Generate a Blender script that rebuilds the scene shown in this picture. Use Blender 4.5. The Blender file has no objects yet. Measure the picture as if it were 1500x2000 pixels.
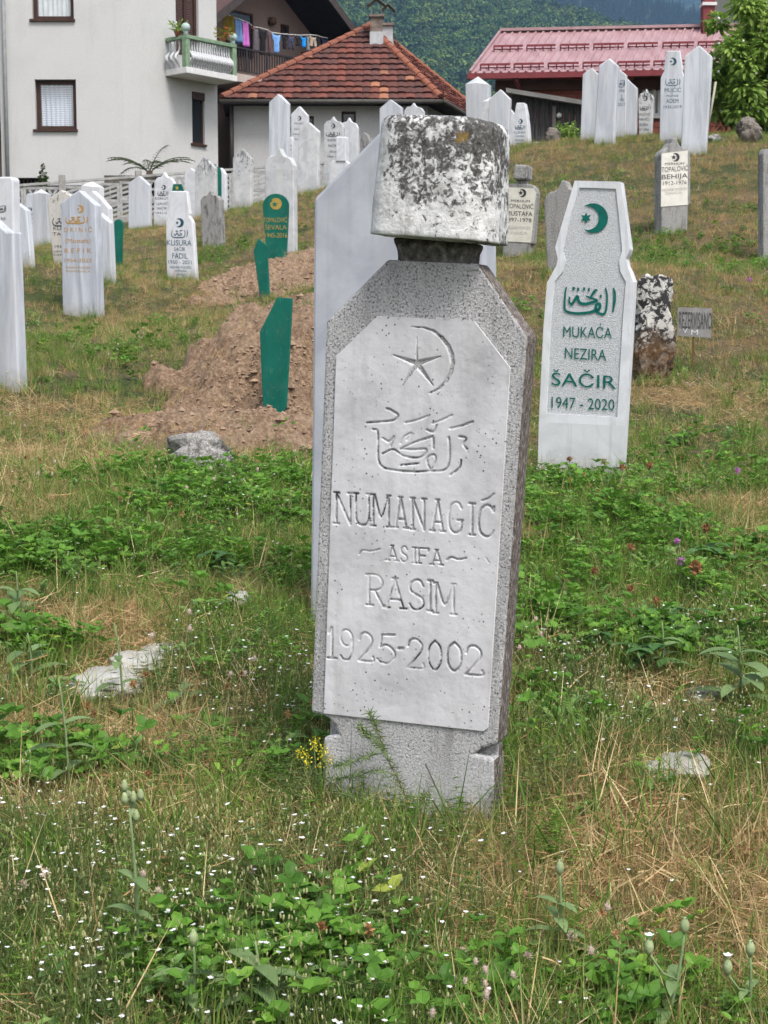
import bpy, bmesh, math, random
import numpy as np
from mathutils import Vector, Matrix

random.seed(7); RNG = np.random.default_rng(7)
sc = bpy.context.scene
R = math.radians
COL = sc.collection

# ------------------------------------------------------------------ camera, sky, sun, exposure
FPX, W0, H0 = 3000.0, 1500.0, 2000.0          # focal length in photograph pixels
CAMZ = 1.5
PITCH = math.atan(330 / 3000.0)
cam_d = bpy.data.cameras.new('camera'); cam = bpy.data.objects.new('camera', cam_d); COL.objects.link(cam)
cam.location = (0, 0, CAMZ); cam.rotation_euler = (R(90) - PITCH, 0, 0)
cam_d.sensor_fit = 'VERTICAL'; cam_d.sensor_height = 36; cam_d.sensor_width = 27; cam_d.lens = 36 * FPX / H0
cam_d.clip_start = 0.05; cam_d.clip_end = 30000
cam_d.dof.use_dof = True; cam_d.dof.focus_distance = 3.1; cam_d.dof.aperture_fstop = 32
sc.camera = cam

SUN_EL, SUN_AZ = R(58), R(150)                # azimuth clockwise from +Y (view direction): behind and to the right
world = bpy.data.worlds.new('World'); sc.world = world; world.use_nodes = True
wn = world.node_tree; wn.nodes.clear()
wo = wn.nodes.new('ShaderNodeOutputWorld'); bg = wn.nodes.new('ShaderNodeBackground')
sky = wn.nodes.new('ShaderNodeTexSky'); sky.sky_type = 'NISHITA'; sky.sun_disc = False
sky.sun_elevation = SUN_EL; sky.sun_rotation = SUN_AZ; sky.dust_density = 4.0; sky.air_density = 1.2; sky.ozone_density = 1.0
hsv = wn.nodes.new('ShaderNodeHueSaturation'); hsv.inputs['Saturation'].default_value = 0.32
bg.inputs['Strength'].default_value = 0.11
wn.links.new(sky.outputs[0], hsv.inputs['Color']); wn.links.new(hsv.outputs[0], bg.inputs['Color']); wn.links.new(bg.outputs[0], wo.inputs['Surface'])
sun_d = bpy.data.lights.new('sun', 'SUN'); sun = bpy.data.objects.new('sun', sun_d); COL.objects.link(sun)
sun_d.energy = 1.5; sun_d.angle = R(16); sun_d.color = (1.0, 0.96, 0.9)
sdir = Vector((math.sin(SUN_AZ) * math.cos(SUN_EL), math.cos(SUN_AZ) * math.cos(SUN_EL), math.sin(SUN_EL)))
sun.rotation_euler = sdir.to_track_quat('Z', 'Y').to_euler(); sun.location = sdir * 50
sc.view_settings.view_transform = 'Standard'; sc.view_settings.look = 'None'
sc.view_settings.exposure = 1.17; sc.view_settings.gamma = 1.0; sc.view_settings.use_curve_mapping = False
sc.render.engine = 'CYCLES'
sc.cycles.use_denoising = True
sc.cycles.max_bounces = 6; sc.cycles.diffuse_bounces = 3; sc.cycles.glossy_bounces = 2; sc.cycles.transmission_bounces = 3
sc.cycles.volume_bounces = 0; sc.cycles.transparent_max_bounces = 6
sc.cycles.use_adaptive_sampling = True; sc.cycles.adaptive_threshold = 0.02

# ------------------------------------------------------------------ pixel <-> place
_c, _s = math.cos(PITCH), math.sin(PITCH)
CAM = Vector((0, 0, CAMZ))
def ray(px, py):
    dx = (px - W0 / 2) / FPX; du = (H0 / 2 - py) / FPX
    y = _c + du * _s; z = -_s + du * _c
    return Vector((dx / y, 1.0, z / y))
def at(px, py, D):
    return CAM + ray(px, py) * D

# ------------------------------------------------------------------ numpy value noise
def _hash(ix, iy, seed):
    h = (ix.astype(np.int64) * 374761393 + iy.astype(np.int64) * 668265263 + seed * 1442695041) & 0xffffffff
    h = ((h ^ (h >> 13)) * 1274126177) & 0xffffffff
    return ((h ^ (h >> 16)) & 0xffff) / 65535.0
def vnoise(x, y, scale, seed=0):
    x = np.asarray(x, float) * scale; y = np.asarray(y, float) * scale
    ix = np.floor(x); iy = np.floor(y); fx = x - ix; fy = y - iy
    fx = fx * fx * (3 - 2 * fx); fy = fy * fy * (3 - 2 * fy)
    a = _hash(ix, iy, seed); b = _hash(ix + 1, iy, seed); c = _hash(ix, iy + 1, seed); d = _hash(ix + 1, iy + 1, seed)
    return (a * (1 - fx) + b * fx) * (1 - fy) + (c * (1 - fx) + d * fx) * fy
def fbm(x, y, scale, octs=3, seed=0):
    v = 0; amp = 1; tot = 0
    for k in range(octs):
        v = v + amp * vnoise(x, y, scale * 2 ** k, seed + 11 * k); tot += amp; amp *= .5
    return v / tot

# ------------------------------------------------------------------ terrain height field (thin-plate spline through ground contacts)
CTRL_PX = [(790, 1590, 3.0), (750, 2000, 2.2), (0, 2000, 2.2), (1500, 2000, 2.2), (1300, 1590, 3.02), (250, 1590, 3.0), (1135, 940, 7.0), (390, 925, 6.9), (1450, 930, 7.0),
    (20, 750, 10.2), (520, 850, 9.2), (160, 622, 15.6), (355, 548, 18.6), (415, 483, 22), (474, 408, 26), (272, 455, 28), (577, 507, 19),
    (600, 380, 27), (200, 440, 33), (1275, 736, 10), (1349, 735, 10.3), (1080, 532, 13), (1010, 502, 16.6), (1310, 455, 16.5), (1360, 303, 20.7),
    (1180, 285, 23), (1015, 287, 26), (992, 310, 23), (1495, 512, 15), (60, 520, 17), (80, 482, 24), (700, 370, 29)]
_pts = [tuple(at(*p)) for p in CTRL_PX]
_pts += [(-6, 40, 4.9), (0, 44, 5.2), (6, 39, 5.2), (9, 30, 4.9), (-12, 40, 4.6), (14, 44, 5.6), (-12, 20, 2.0), (12, 16, 2.7), (9, 8, 1.4), (-8, 8, .9), (0, -2, .18), (-5, -2, .1), (5, -2, .25),
         (0, 1, .42), (4, 34, 5.0), (-14, 30, 3.4)]
_P = np.array(_pts)
def _phi(r2):
    return np.where(r2 > 1e-12, .5 * r2 * np.log(np.maximum(r2, 1e-12)), 0)
_n = len(_P); _d2 = ((_P[:, None, :2] - _P[None, :, :2]) ** 2).sum(-1)
_A = np.zeros((_n + 3, _n + 3)); _A[:_n, :_n] = _phi(_d2) + np.eye(_n) * .15
_A[:_n, _n] = 1; _A[:_n, _n + 1:] = _P[:, :2]; _A[_n:, :_n] = _A[:_n, _n:].T
_wts = np.linalg.solve(_A, np.concatenate([_P[:, 2], [0, 0, 0]]))
def gz(x, y):
    x = np.clip(np.atleast_1d(np.asarray(x, float)), -15, 15); y = np.clip(np.atleast_1d(np.asarray(y, float)), -4, 46)
    out = np.empty(x.shape); f = x.ravel(); g = y.ravel(); o = out.ravel()
    for i in range(0, len(f), 20000):
        a = f[i:i + 20000]; b = g[i:i + 20000]
        d2 = (a[:, None] - _P[None, :, 0]) ** 2 + (b[:, None] - _P[None, :, 1]) ** 2
        o[i:i + 20000] = _phi(d2) @ _wts[:_n] + _wts[_n] + _wts[_n + 1] * a + _wts[_n + 2] * b
    o = o + (fbm(f, g, 2.2, 3, 5) - .5) * .07
    return o.reshape(out.shape)
def gz1(x, y): return float(gz([x], [y])[0])
def ground_at(px, py, d0=1.6, d1=45):
    d = ray(px, py); Ds = np.linspace(d0, d1, 1200)
    z = CAMZ + d.z * Ds; g = gz(d.x * Ds, Ds); k = np.argmax(z <= g)
    if z[k] > g[k]: k = len(Ds) - 1
    D = float(Ds[k]); return Vector((d.x * D, D, gz1(d.x * D, D)))

# ------------------------------------------------------------------ object helpers
def link(name, me, parent=None, mats=None):
    o = bpy.data.objects.new(name, me); COL.objects.link(o)
    if parent is not None: o.parent = parent
    if mats is not None and me is not None:
        for m in (mats if isinstance(mats, (list, tuple)) else [mats]): me.materials.append(m)
    return o
def tag(o, label=None, cat=None, group=None, kind=None):
    if label: o['label'] = label
    if cat: o['category'] = cat
    if group: o['group'] = group
    if kind: o['kind'] = kind
    return o
def empty(name, loc=(0, 0, 0), rz=0, label=None, cat=None, group=None):
    o = bpy.data.objects.new(name, None); COL.objects.link(o); o.location = loc; o.rotation_euler = (0, 0, rz); o.empty_display_size = .2
    return tag(o, label, cat, group)
def mesh(name, verts, faces, smooth=False):
    me = bpy.data.meshes.new(name); me.from_pydata([tuple(v) for v in verts], [], [tuple(f) for f in faces]); me.update()
    if smooth:
        me.polygons.foreach_set('use_smooth', [True] * len(me.polygons))
    return me
class MB:
    """collects shapes for one mesh"""
    def __init__(s): s.v = []; s.f = []
    def add(s, v, f):
        n = len(s.v); s.v += [tuple(p) for p in v]; s.f += [tuple(i + n for i in q) for q in f]; return s
    def box(s, x0, x1, y0, y1, z0, z1):
        return s.add([(x0, y0, z0), (x1, y0, z0), (x1, y1, z0), (x0, y1, z0), (x0, y0, z1), (x1, y0, z1), (x1, y1, z1), (x0, y1, z1)],
                     [(0, 3, 2, 1), (4, 5, 6, 7), (0, 1, 5, 4), (1, 2, 6, 5), (2, 3, 7, 6), (3, 0, 4, 7)])
    def bar(s, a, b, w, h=None, up=(0, 0, 1)):
        a = Vector(a); b = Vector(b); h = h or w; d = (b - a).normalized(); u = Vector(up)
        if abs(d.dot(u)) > .98: u = Vector((1, 0, 0))
        r = d.cross(u).normalized(); u = r.cross(d)
        vs = []
        for p in (a, b):
            for i, j in ((-1, -1), (1, -1), (1, 1), (-1, 1)): vs.append(p + r * (w / 2 * i) + u * (h / 2 * j))
        return s.add(vs, [(0, 1, 2, 3), (7, 6, 5, 4), (0, 4, 5, 1), (1, 5, 6, 2), (2, 6, 7, 3), (3, 7, 4, 0)])
    def tube(s, pts, rad, n=8):
        pts = [Vector(p) for p in pts]; rads = rad if isinstance(rad, (list, tuple)) else [rad] * len(pts); vs = []; fs = []
        for i, p in enumerate(pts):
            d = (pts[min(i + 1, len(pts) - 1)] - pts[max(i - 1, 0)]).normalized()
            u = Vector((0, 0, 1)) if abs(d.z) < .95 else Vector((1, 0, 0))
            r = d.cross(u).normalized(); u = r.cross(d)
            for k in range(n):
                a = 2 * math.pi * k / n; vs.append(p + r * (rads[i] * math.cos(a)) + u * (rads[i] * math.sin(a)))
        for i in range(len(pts) - 1):
            for k in range(n): fs.append((i * n + k, i * n + (k + 1) % n, (i + 1) * n + (k + 1) % n, (i + 1) * n + k))
        fs.append(tuple(range(n))[::-1]); fs.append(tuple(range((len(pts) - 1) * n, len(pts) * n)))
        return s.add(vs, fs)
    def lathe(s, prof, c=(0, 0, 0), n=12):
        vs = []; fs = []
        for (r, z) in prof:
            for k in range(n):
                a = 2 * math.pi * k / n; vs.append((c[0] + r * math.cos(a), c[1] + r * math.sin(a), c[2] + z))
        m = len(prof)
        for i in range(m - 1):
            for k in range(n): fs.append((i * n + k, i * n + (k + 1) % n, (i + 1) * n + (k + 1) % n, (i + 1) * n + k))
        fs.append(tuple(range(n))[::-1]); fs.append(tuple(range((m - 1) * n, m * n)))
        return s.add(vs, fs)
    def quad(s, a, b, c, d): return s.add([a, b, c, d], [(0, 1, 2, 3)])
    def build(s, name, mat, parent=None, smooth=False, fix=True):
        me = mesh(name, s.v, s.f, smooth)
        if fix:
            bm = bmesh.new(); bm.from_mesh(me); bmesh.ops.recalc_face_normals(bm, faces=bm.faces); bm.to_mesh(me); bm.free()
        return link(name, me, parent, mat)

# ------------------------------------------------------------------ material helpers
class NT:
    def __init__(s, name):
        s.m = bpy.data.materials.new(name); s.m.use_nodes = True; s.t = s.m.node_tree; s.t.nodes.clear()
        s.out = s.n('ShaderNodeOutputMaterial'); s.b = s.n('ShaderNodeBsdfPrincipled'); s.l(s.b.outputs[0], s.out.inputs['Surface'])
        s.co = s.n('ShaderNodeTexCoord').outputs['Object']
        s.b.inputs['Specular IOR Level'].default_value = .25
    def n(s, t): return s.t.nodes.new(t)
    def l(s, a, b): s.t.links.new(a, b)
    def map(s, scale=(1, 1, 1), rot=(0, 0, 0), loc=(0, 0, 0), src=None):
        n = s.n('ShaderNodeMapping'); n.inputs['Scale'].default_value = scale; n.inputs['Rotation'].default_value = rot; n.inputs['Location'].default_value = loc
        s.l(src or s.co, n.inputs['Vector']); return n.outputs[0]
    def noise(s, scale, detail=4, rough=.55, src=None, dist=0, col=False):
        n = s.n('ShaderNodeTexNoise'); n.inputs['Scale'].default_value = scale; n.inputs['Detail'].default_value = detail; n.inputs['Roughness'].default_value = rough
        n.inputs['Distortion'].default_value = dist; s.l(src or s.co, n.inputs['Vector']); return n.outputs['Color' if col else 'Fac']
    def voro(s, scale, src=None, feat='F1', out='Distance', rnd=1):
        n = s.n('ShaderNodeTexVoronoi'); n.feature = feat; n.inputs['Scale'].default_value = scale; n.inputs['Randomness'].default_value = rnd
        s.l(src or s.co, n.inputs['Vector']); return n.outputs[out]
    def ramp(s, fac, stops, interp='LINEAR'):
        n = s.n('ShaderNodeValToRGB'); n.color_ramp.interpolation = interp; e = n.color_ramp.elements
        while len(e) < len(stops): e.new(.5)
        for i, (p, c) in enumerate(stops):
            e[i].position = p; c = (c, c, c) if not isinstance(c, (tuple, list)) else c; e[i].color = (*c, 1)
        s.l(fac, n.inputs[0]); return n.outputs[0]
    def mix(s, fac, a, b, mode='MIX'):
        n = s.n('ShaderNodeMix'); n.data_type = 'RGBA'; n.blend_type = mode
        for v, i in ((fac, 0), (a, 6), (b, 7)):
            if hasattr(v, 'is_linked'): s.l(v, n.inputs[i])
            else: n.inputs[i].default_value = v if i == 0 else (*v, 1)
        return n.outputs[2]
    def math(s, op, a, b=None):
        n = s.n('ShaderNodeMath'); n.operation = op
        for i, v in enumerate((a, b)):
            if v is None: continue
            if hasattr(v, 'is_linked'): s.l(v, n.inputs[i])
            else: n.inputs[i].default_value = v
        return n.outputs[0]
    def attr(s, name):
        n = s.n('ShaderNodeAttribute'); n.attribute_name = name; return n.outputs['Fac']
    def sep(s, src, i):
        n = s.n('ShaderNodeSeparateXYZ'); s.l(src, n.inputs[0]); return n.outputs[i]
    def rand(s): return s.n('ShaderNodeObjectInfo').outputs['Random']
    def color(s, c):
        if hasattr(c, 'is_linked'): s.l(c, s.b.inputs['Base Color'])
        else: s.b.inputs['Base Color'].default_value = (*c, 1)
    def bump(s, h, strength=.5, dist=.01):
        n = s.n('ShaderNodeBump'); n.inputs['Strength'].default_value = strength; n.inputs['Distance'].default_value = dist
        s.l(h, n.inputs['Height']); s.l(n.outputs[0], s.b.inputs['Normal'])
    def rough(s, r):
        if hasattr(r, 'is_linked'): s.l(r, s.b.inputs['Roughness'])
        else: s.b.inputs['Roughness'].default_value = r
    def leaf(s, amount=.3):
        tr = s.n('ShaderNodeBsdfTranslucent'); mx = s.n('ShaderNodeMixShader'); mx.inputs[0].default_value = amount
        src = s.b.inputs['Base Color'].links[0].from_socket if s.b.inputs['Base Color'].is_linked else None
        if src: s.l(src, tr.inputs['Color'])
        else: tr.inputs['Color'].default_value = s.b.inputs['Base Color'].default_value
        s.l(s.b.outputs[0], mx.inputs[1]); s.l(tr.outputs[0], mx.inputs[2]); s.l(mx.outputs[0], s.out.inputs['Surface'])

def plain(name, c, rough=.7, var=.12, scale=6.0, bump=.15, bs=40.0, metal=0):
    n = NT(name); a = tuple(x * (1 - var) for x in c); b = tuple(min(1, x * (1 + var)) for x in c)
    n.color(n.ramp(n.noise(scale, 5), [(.3, a), (.7, b)])); n.rough(rough); n.b.inputs['Metallic'].default_value = metal
    if bump: n.bump(n.noise(bs, 4), bump, .004)
    return n.m
def marble(name, base=(.64, .65, .69), vein=(.42, .44, .49), amt=.6, streak=False, tint=None, seed=0, stain=0.0, rough=.45):
    base = tuple(x * .90 for x in base); vein = tuple(x * .72 for x in vein); n = NT(name); rv = n.n('ShaderNodeCombineXYZ'); rr = n.rand(); n.l(n.math('MULTIPLY', rr, 17.0), rv.inputs[0]); n.l(n.math('MULTIPLY', rr, 31.0), rv.inputs[2]); va = n.n('ShaderNodeVectorMath'); n.l(n.co, va.inputs[0]); n.l(rv.outputs[0], va.inputs[1]); co0 = n.co; n.co = va.outputs[0]; src = n.map(scale=(1, 1, .12) if streak else (1, 1, 1), loc=(seed * 3.1, seed * 1.7, seed))
    f = n.noise(9 if streak else 3.5, 6, .6, src, dist=.6 if streak else 1.8)
    c = n.mix(n.ramp(f, [(.42, 0), (.62, amt)]), base, vein)
    fine = n.noise(60, 3, .6)
    c = n.mix(n.ramp(fine, [(.35, .25), (.65, 0)]), c, tuple(x * .82 for x in base))
    c = n.mix(n.ramp(n.noise(2.3, 4, .6, n.map(scale=(3, 3, .5), loc=(seed, 2, 0))), [(.5, 0), (.75, .35)]), c, tint or (.55, .53, .49))
    if stain:
        z = n.sep(n.n('ShaderNodeTexCoord').outputs['Generated'], 2)
        top = n.ramp(z, [(.45, 0), (.95, 1)])
        sp = n.noise(26, 6, .75, n.map(scale=(1, 1, .38), loc=(seed * 2, 0, 1)))
        msk = n.ramp(n.math('ADD', n.math('MULTIPLY', sp, 1.0), n.math('MULTIPLY', top, .16 * stain)), [(.62, 0), (.72, 1)])
        c = n.mix(msk, c, (.05, .05, .052))
    # earth splashed up from the turf, and each stone its own tone
    sp_ = n.ramp(n.math('ADD', n.sep(co0, 2), n.math('MULTIPLY', n.noise(22, 5, .7), .22)), [(.10, .75), (.27, 0)])
    c = n.mix(sp_, c, (.24, .22, .16)); c = n.mix(n.math('MULTIPLY', rr, .28), c, (.36, .36, .36))
    run = n.ramp(n.noise(15, 5, .65, n.map(scale=(1.6, 1.6, .07), loc=(seed, 4, 1))), [(.54, 0), (.72, .42)]); c = n.mix(run, c, (.26, .265, .27))
    n.color(c); n.rough(rough); n.bump(fine, .12, .003); return n.m
# ------------------------------------------------------------------ stone materials
def terrazzo():
    n = NT('weathered terrazzo concrete')
    sp = n.noise(210, 3, .7); sp2 = n.voro(130, out='Color'); big = n.noise(5, 5, .6)
    base = n.ramp(sp, [(.35, (.028, .028, .029)), (.41, (.19, .187, .19)), (.48, (.42, .417, .426)), (.64, (.60, .596, .605))])
    g = n.n('ShaderNodeRGBToBW'); n.l(sp2, g.inputs[0])
    base = n.mix(n.ramp(g.outputs[0], [(.3, .55), (.55, 0)]), base, (.5, .49, .51))
    base = n.mix(n.ramp(big, [(.44, 0), (.68, .38)]), base, (.13, .126, .13))
    runs = n.ramp(n.noise(13, 5, .7, n.map(scale=(1.5, 1.5, .12))), [(.5, 0), (.66, .5)]); base = n.mix(runs, base, (.16, .155, .15)); base = n.mix(n.ramp(n.noise(26, 5, .7, n.map(loc=(4, 4, 4))), [(.56, 0), (.64, .5)]), base, (.5, .5, .48))
    # washed clean pale band low on the stone (object z), brown crust on the flank that faces +x
    z = n.sep(n.co, 2)
    low = n.ramp(n.math('ADD', z, n.math('MULTIPLY', n.noise(14, 4), .25)), [(.12, 1), (.36, 0)])
    base = n.mix(n.math('MULTIPLY', low, .6), base, (.56, .56, .57))
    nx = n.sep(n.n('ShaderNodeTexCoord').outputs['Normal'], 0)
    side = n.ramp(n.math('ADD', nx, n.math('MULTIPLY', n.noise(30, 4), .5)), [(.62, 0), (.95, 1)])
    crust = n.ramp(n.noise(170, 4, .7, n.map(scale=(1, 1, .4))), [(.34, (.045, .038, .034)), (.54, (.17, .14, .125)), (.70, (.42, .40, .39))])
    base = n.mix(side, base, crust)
    n.color(base); n.rough(.9); n.bump(n.noise(190, 4, .75), .9, .006); return n.m
def fez_mat():
    n = NT('lichen covered plaster')
    # black crust, thicker at the crown of the cap, in small clumps
    a = n.noise(62, 6, .72, dist=.6); patch = n.noise(7.5, 4, .6, n.map(loc=(3.3, 1.2, 7.7)))
    z = n.sep(n.co, 2)
    zr = n.ramp(z, [(.0, 0), (1.0, 1)])
    fl = n.noise(150, 3, .7)
    t = n.math('ADD', n.math('ADD', n.math('MULTIPLY', a, .48), n.math('MULTIPLY', patch, .52)), n.math('MULTIPLY', n.math('SUBTRACT', fl, .5), .14))
    zt = n.n('ShaderNodeMapRange'); zt.inputs[1].default_value = 1.13; zt.inputs[2].default_value = 1.36; zt.inputs[3].default_value = .015; zt.inputs[4].default_value = .085; n.l(z, zt.inputs[0])
    t = n.math('ADD', t, zt.outputs[0])
    t = n.math('ADD', t, n.math('MULTIPLY', n.math('SUBTRACT', n.sep(n.co, 0), .075), .42))
    msk = n.ramp(t, [(.575, 0), (.615, .95)])
    white = n.ramp(n.noise(60, 5, .7), [(.3, (.42, .42, .415)), (.5, (.62, .62, .62)), (.75, (.72, .72, .73))])
    dark = n.ramp(n.noise(120, 4, .7), [(.35, (.022, .021, .02)), (.55, (.075, .071, .068)), (.68, (.25, .24, .23)), (.8, (.5, .49, .48))])
    grey = n.ramp(n.noise(24, 5, .7, n.map(loc=(8, 1, 5))), [(.5, 0), (.64, .5)]); white = n.mix(grey, white, (.27, .27, .255))
    drip = n.ramp(n.noise(30, 4, .6, n.map(scale=(1, 1, .1), loc=(0, 3, 3))), [(.55, 0), (.7, .45)]); white = n.mix(drip, white, (.22, .215, .2))
    col = n.voro(75, n.map(loc=(2, 1, 0))); rim = n.math('MULTIPLY', n.ramp(col, [(.28, 1), (.42, 0)]), n.ramp(n.noise(11, 3, .5, n.map(loc=(6, 6, 2))), [(.52, 0), (.6, 1)])); white = n.mix(rim, white, (.11, .105, .1))
    c = n.mix(msk, white, dark)
    # two ochre lichen rosettes
    for k, (ox, oz, r) in enumerate(((.125, 1.335, .010), (.105, 1.135, .014), (.145, 1.13, .004))):
        vm = n.n('ShaderNodeVectorMath'); vm.operation = 'DISTANCE'; vm.inputs[1].default_value = (ox, -.06, oz)
        n.l(n.map(scale=(1, .25, 1)), vm.inputs[0]); vm.inputs[1].default_value = (ox, -.014, oz)
        d = n.math('ADD', vm.outputs['Value'], n.math('MULTIPLY', n.noise(90, 5, .75), .045))
        c = n.mix(n.ramp(d, [(r + .016, .9), (r + .026, 0)]), c, (.24, .15, .025))
    n.color(c); n.rough(.95); n.bump(n.math('ADD', n.noise(70, 5, .7), n.math('MULTIPLY', msk, .5)), .7, .006); return n.m
def neck_mat():  # mostly dark plaster blotched with paler grey
    n = NT('dark blotched plaster'); c = n.ramp(n.noise(60, 6, .7), [(.35, (.03, .028, .026)), (.55, (.12, .115, .11)), (.72, (.36, .35, .34))])
    n.color(c); n.rough(.95); n.bump(n.noise(90, 4), .5, .004); return n.m
def panel_mat():
    n = NT('inset marble plate')
    c = n.ramp(n.noise(5, 6, .6), [(.3, (.38, .375, .395)), (.5, (.53, .525, .55)), (.7, (.60, .60, .63))])
    c = n.mix(n.ramp(n.noise(2.2, 3), [(.5, 0), (.8, .35)]), c, (.50, .45, .465))
    c = n.mix(n.ramp(n.noise(11, 5, .65, n.map(scale=(1.6, 1.6, .25))), [(.52, 0), (.7, .4)]), c, (.30, .295, .29))
    sp = n.voro(85); pm = n.noise(7, 4, .6, n.map(loc=(5, 5, 5)))
    spots = n.math('MULTIPLY', n.ramp(sp, [(.11, 1), (.19, 0)]), n.ramp(pm, [(.47, 0), (.56, 1)]))
    c = n.mix(spots, c, (.05, .048, .05))
    fl = n.ramp(n.noise(130, 4, .75), [(.64, 0), (.7, .75)]); c = n.mix(n.math('MULTIPLY', fl, n.ramp(n.noise(6, 3, .5, n.map(loc=(1, 9, 2))), [(.45, .1), (.65, 1)])), c, (.12, .115, .12))
    # worn black letter paint, spread further to paint shade into the carving
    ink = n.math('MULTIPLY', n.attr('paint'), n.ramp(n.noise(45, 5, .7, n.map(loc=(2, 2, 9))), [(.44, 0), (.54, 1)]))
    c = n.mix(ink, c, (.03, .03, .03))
    n.color(c); n.rough(.6); n.bump(n.noise(160, 4), .25, .002); return n.m
def old_stone(name, dark=.5, seed=0, warm=0.0):
    n = NT(name); src = n.map(loc=(seed, seed * 2, 3))
    b = n.ramp(n.noise(120, 4, .7, src), [(.35, (.10, .098, .095)), (.5, (.25, .245, .24)), (.68, (.43, .425, .42))])
    st = n.noise(16, 6, .7, n.map(scale=(1, 1, .3), loc=(seed, 0, 0)))
    b = n.mix(n.ramp(st, [(.5, 0), (.62, dark)]), b, (.055, .05, .05))
    if warm: b = n.mix(warm, b, (.10, .072, .048))
    n.color(b); n.rough(.92); n.bump(n.noise(120, 4), .5, .004); return n.m
def mottled(name):
    n = NT(name); src = n.map(loc=(1, 2, 3)); z = n.sep(n.n('ShaderNodeTexCoord').outputs['Generated'], 2)
    a = n.noise(18, 6, .7, src, dist=.5)
    c = n.mix(n.ramp(a, [(.46, 0), (.5, 1)]), (.46, .45, .43), (.03, .028, .03))
    low = n.ramp(n.math('ADD', z, n.math('MULTIPLY', n.noise(9, 4), .35)), [(.52, 1), (.72, 0)])
    c = n.mix(n.math('MULTIPLY', low, .85), c, n.ramp(n.noise(25, 5, .7), [(.35, (.035, .025, .018)), (.55, (.14, .075, .03)), (.7, (.3, .26, .22))]))
    n.color(c); n.rough(.95); n.bump(n.noise(50, 5, .7), .7, .01); return n.m
def green_paint(name, gold=False):
    n = NT(name); c = n.ramp(n.noise(5, 5, .6, n.map(scale=(1, 1, .3))), [(.35, (.0, .085, .062)), (.65, (.006, .135, .10))])
    scr = n.noise(1, 3, .6, n.map(scale=(120, 120, 14)))
    c = n.mix(n.ramp(scr, [(.62, 0), (.72, .55)]), c, (.2, .34, .3)); c = n.mix(n.ramp(n.noise(9, 5, .7), [(.52, 0), (.68, .35)]), c, (.05, .11, .085)); c = n.mix(n.ramp(n.noise(60, 3, .6, n.map(loc=(3, 3, 3))), [(.68, 0), (.72, .8)]), c, (.3, .36, .3)); n.color(c); n.rough(.5); n.bump(n.noise(30, 4, .6, n.map(scale=(4, 4, .4))), .15, .003); return n.m

MT = dict(
    white=marble('white marble'), white2=marble('cool white marble', (.60, .62, .68), (.42, .45, .52), .6, True, seed=2),
    streak=marble('grey streaked marble', (.58, .61, .69), (.34, .37, .45), .75, True, seed=5),
    banded=marble('banded marble', (.64, .67, .73), (.46, .49, .56), .7, True, seed=9),
    stained=marble('stained white marble', (.60, .60, .61), stain=1.0, seed=3), stained2=marble('slightly stained marble', (.63, .64, .66), stain=.35, seed=6),
    slab=marble('pale grey slab marble', (.47, .49, .55), (.36, .38, .45), .6, False, seed=4),
    cream=marble('cream stained marble', (.62, .59, .55), (.5, .45, .4), .5, True, stain=.6, seed=8),
    terrazzo=terrazzo(), fez=fez_mat(), neck=neck_mat(), panel=panel_mat(), old=old_stone('old grey stone'), old2=old_stone('dark streaked stone', .85, 4), old3=old_stone('rough pinkish stone', .3, 7),
    brownrock=old_stone('brown weathered stone', .9, 9, .6), mott=mottled('black and white lichen stone'),
    green=green_paint('green painted wood'),
    ink=plain('black letter paint', (.035, .035, .04), .6, .3, 30), teal=plain('dark teal letter paint', (.02, .07, .10), .6, .3, 30), gold=plain('ochre letter paint', (.42, .24, .06), .5, .25, 20),
    lgreen=plain('green letter paint', (.0, .105, .085), .45, .2, 30), goldleaf=plain('gold paint', (.36, .26, .06), .45, .2, 30), fade=plain('faded letter paint', (.38, .37, .35), .8, .2, 30),
    plate=plain('light stone plate', (.58, .56, .52), .7, .12, 9), plate2=plain('cream stone plate', (.55, .53, .47), .7, .14, 9))
def hammered():
    n = NT('bush hammered marble'); a = n.noise(230, 3, .7)
    n.color(n.ramp(a, [(.32, (.26, .27, .29)), (.47, (.50, .51, .54)), (.65, (.58, .59, .62))])); n.rough(.85); n.bump(n.noise(190, 3, .7), .9, .006); return n.m
MT['hammer'] = hammered()
MT['white'] = marble('white marble clean', (.74, .75, .80), (.6, .62, .67), .5)

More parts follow.
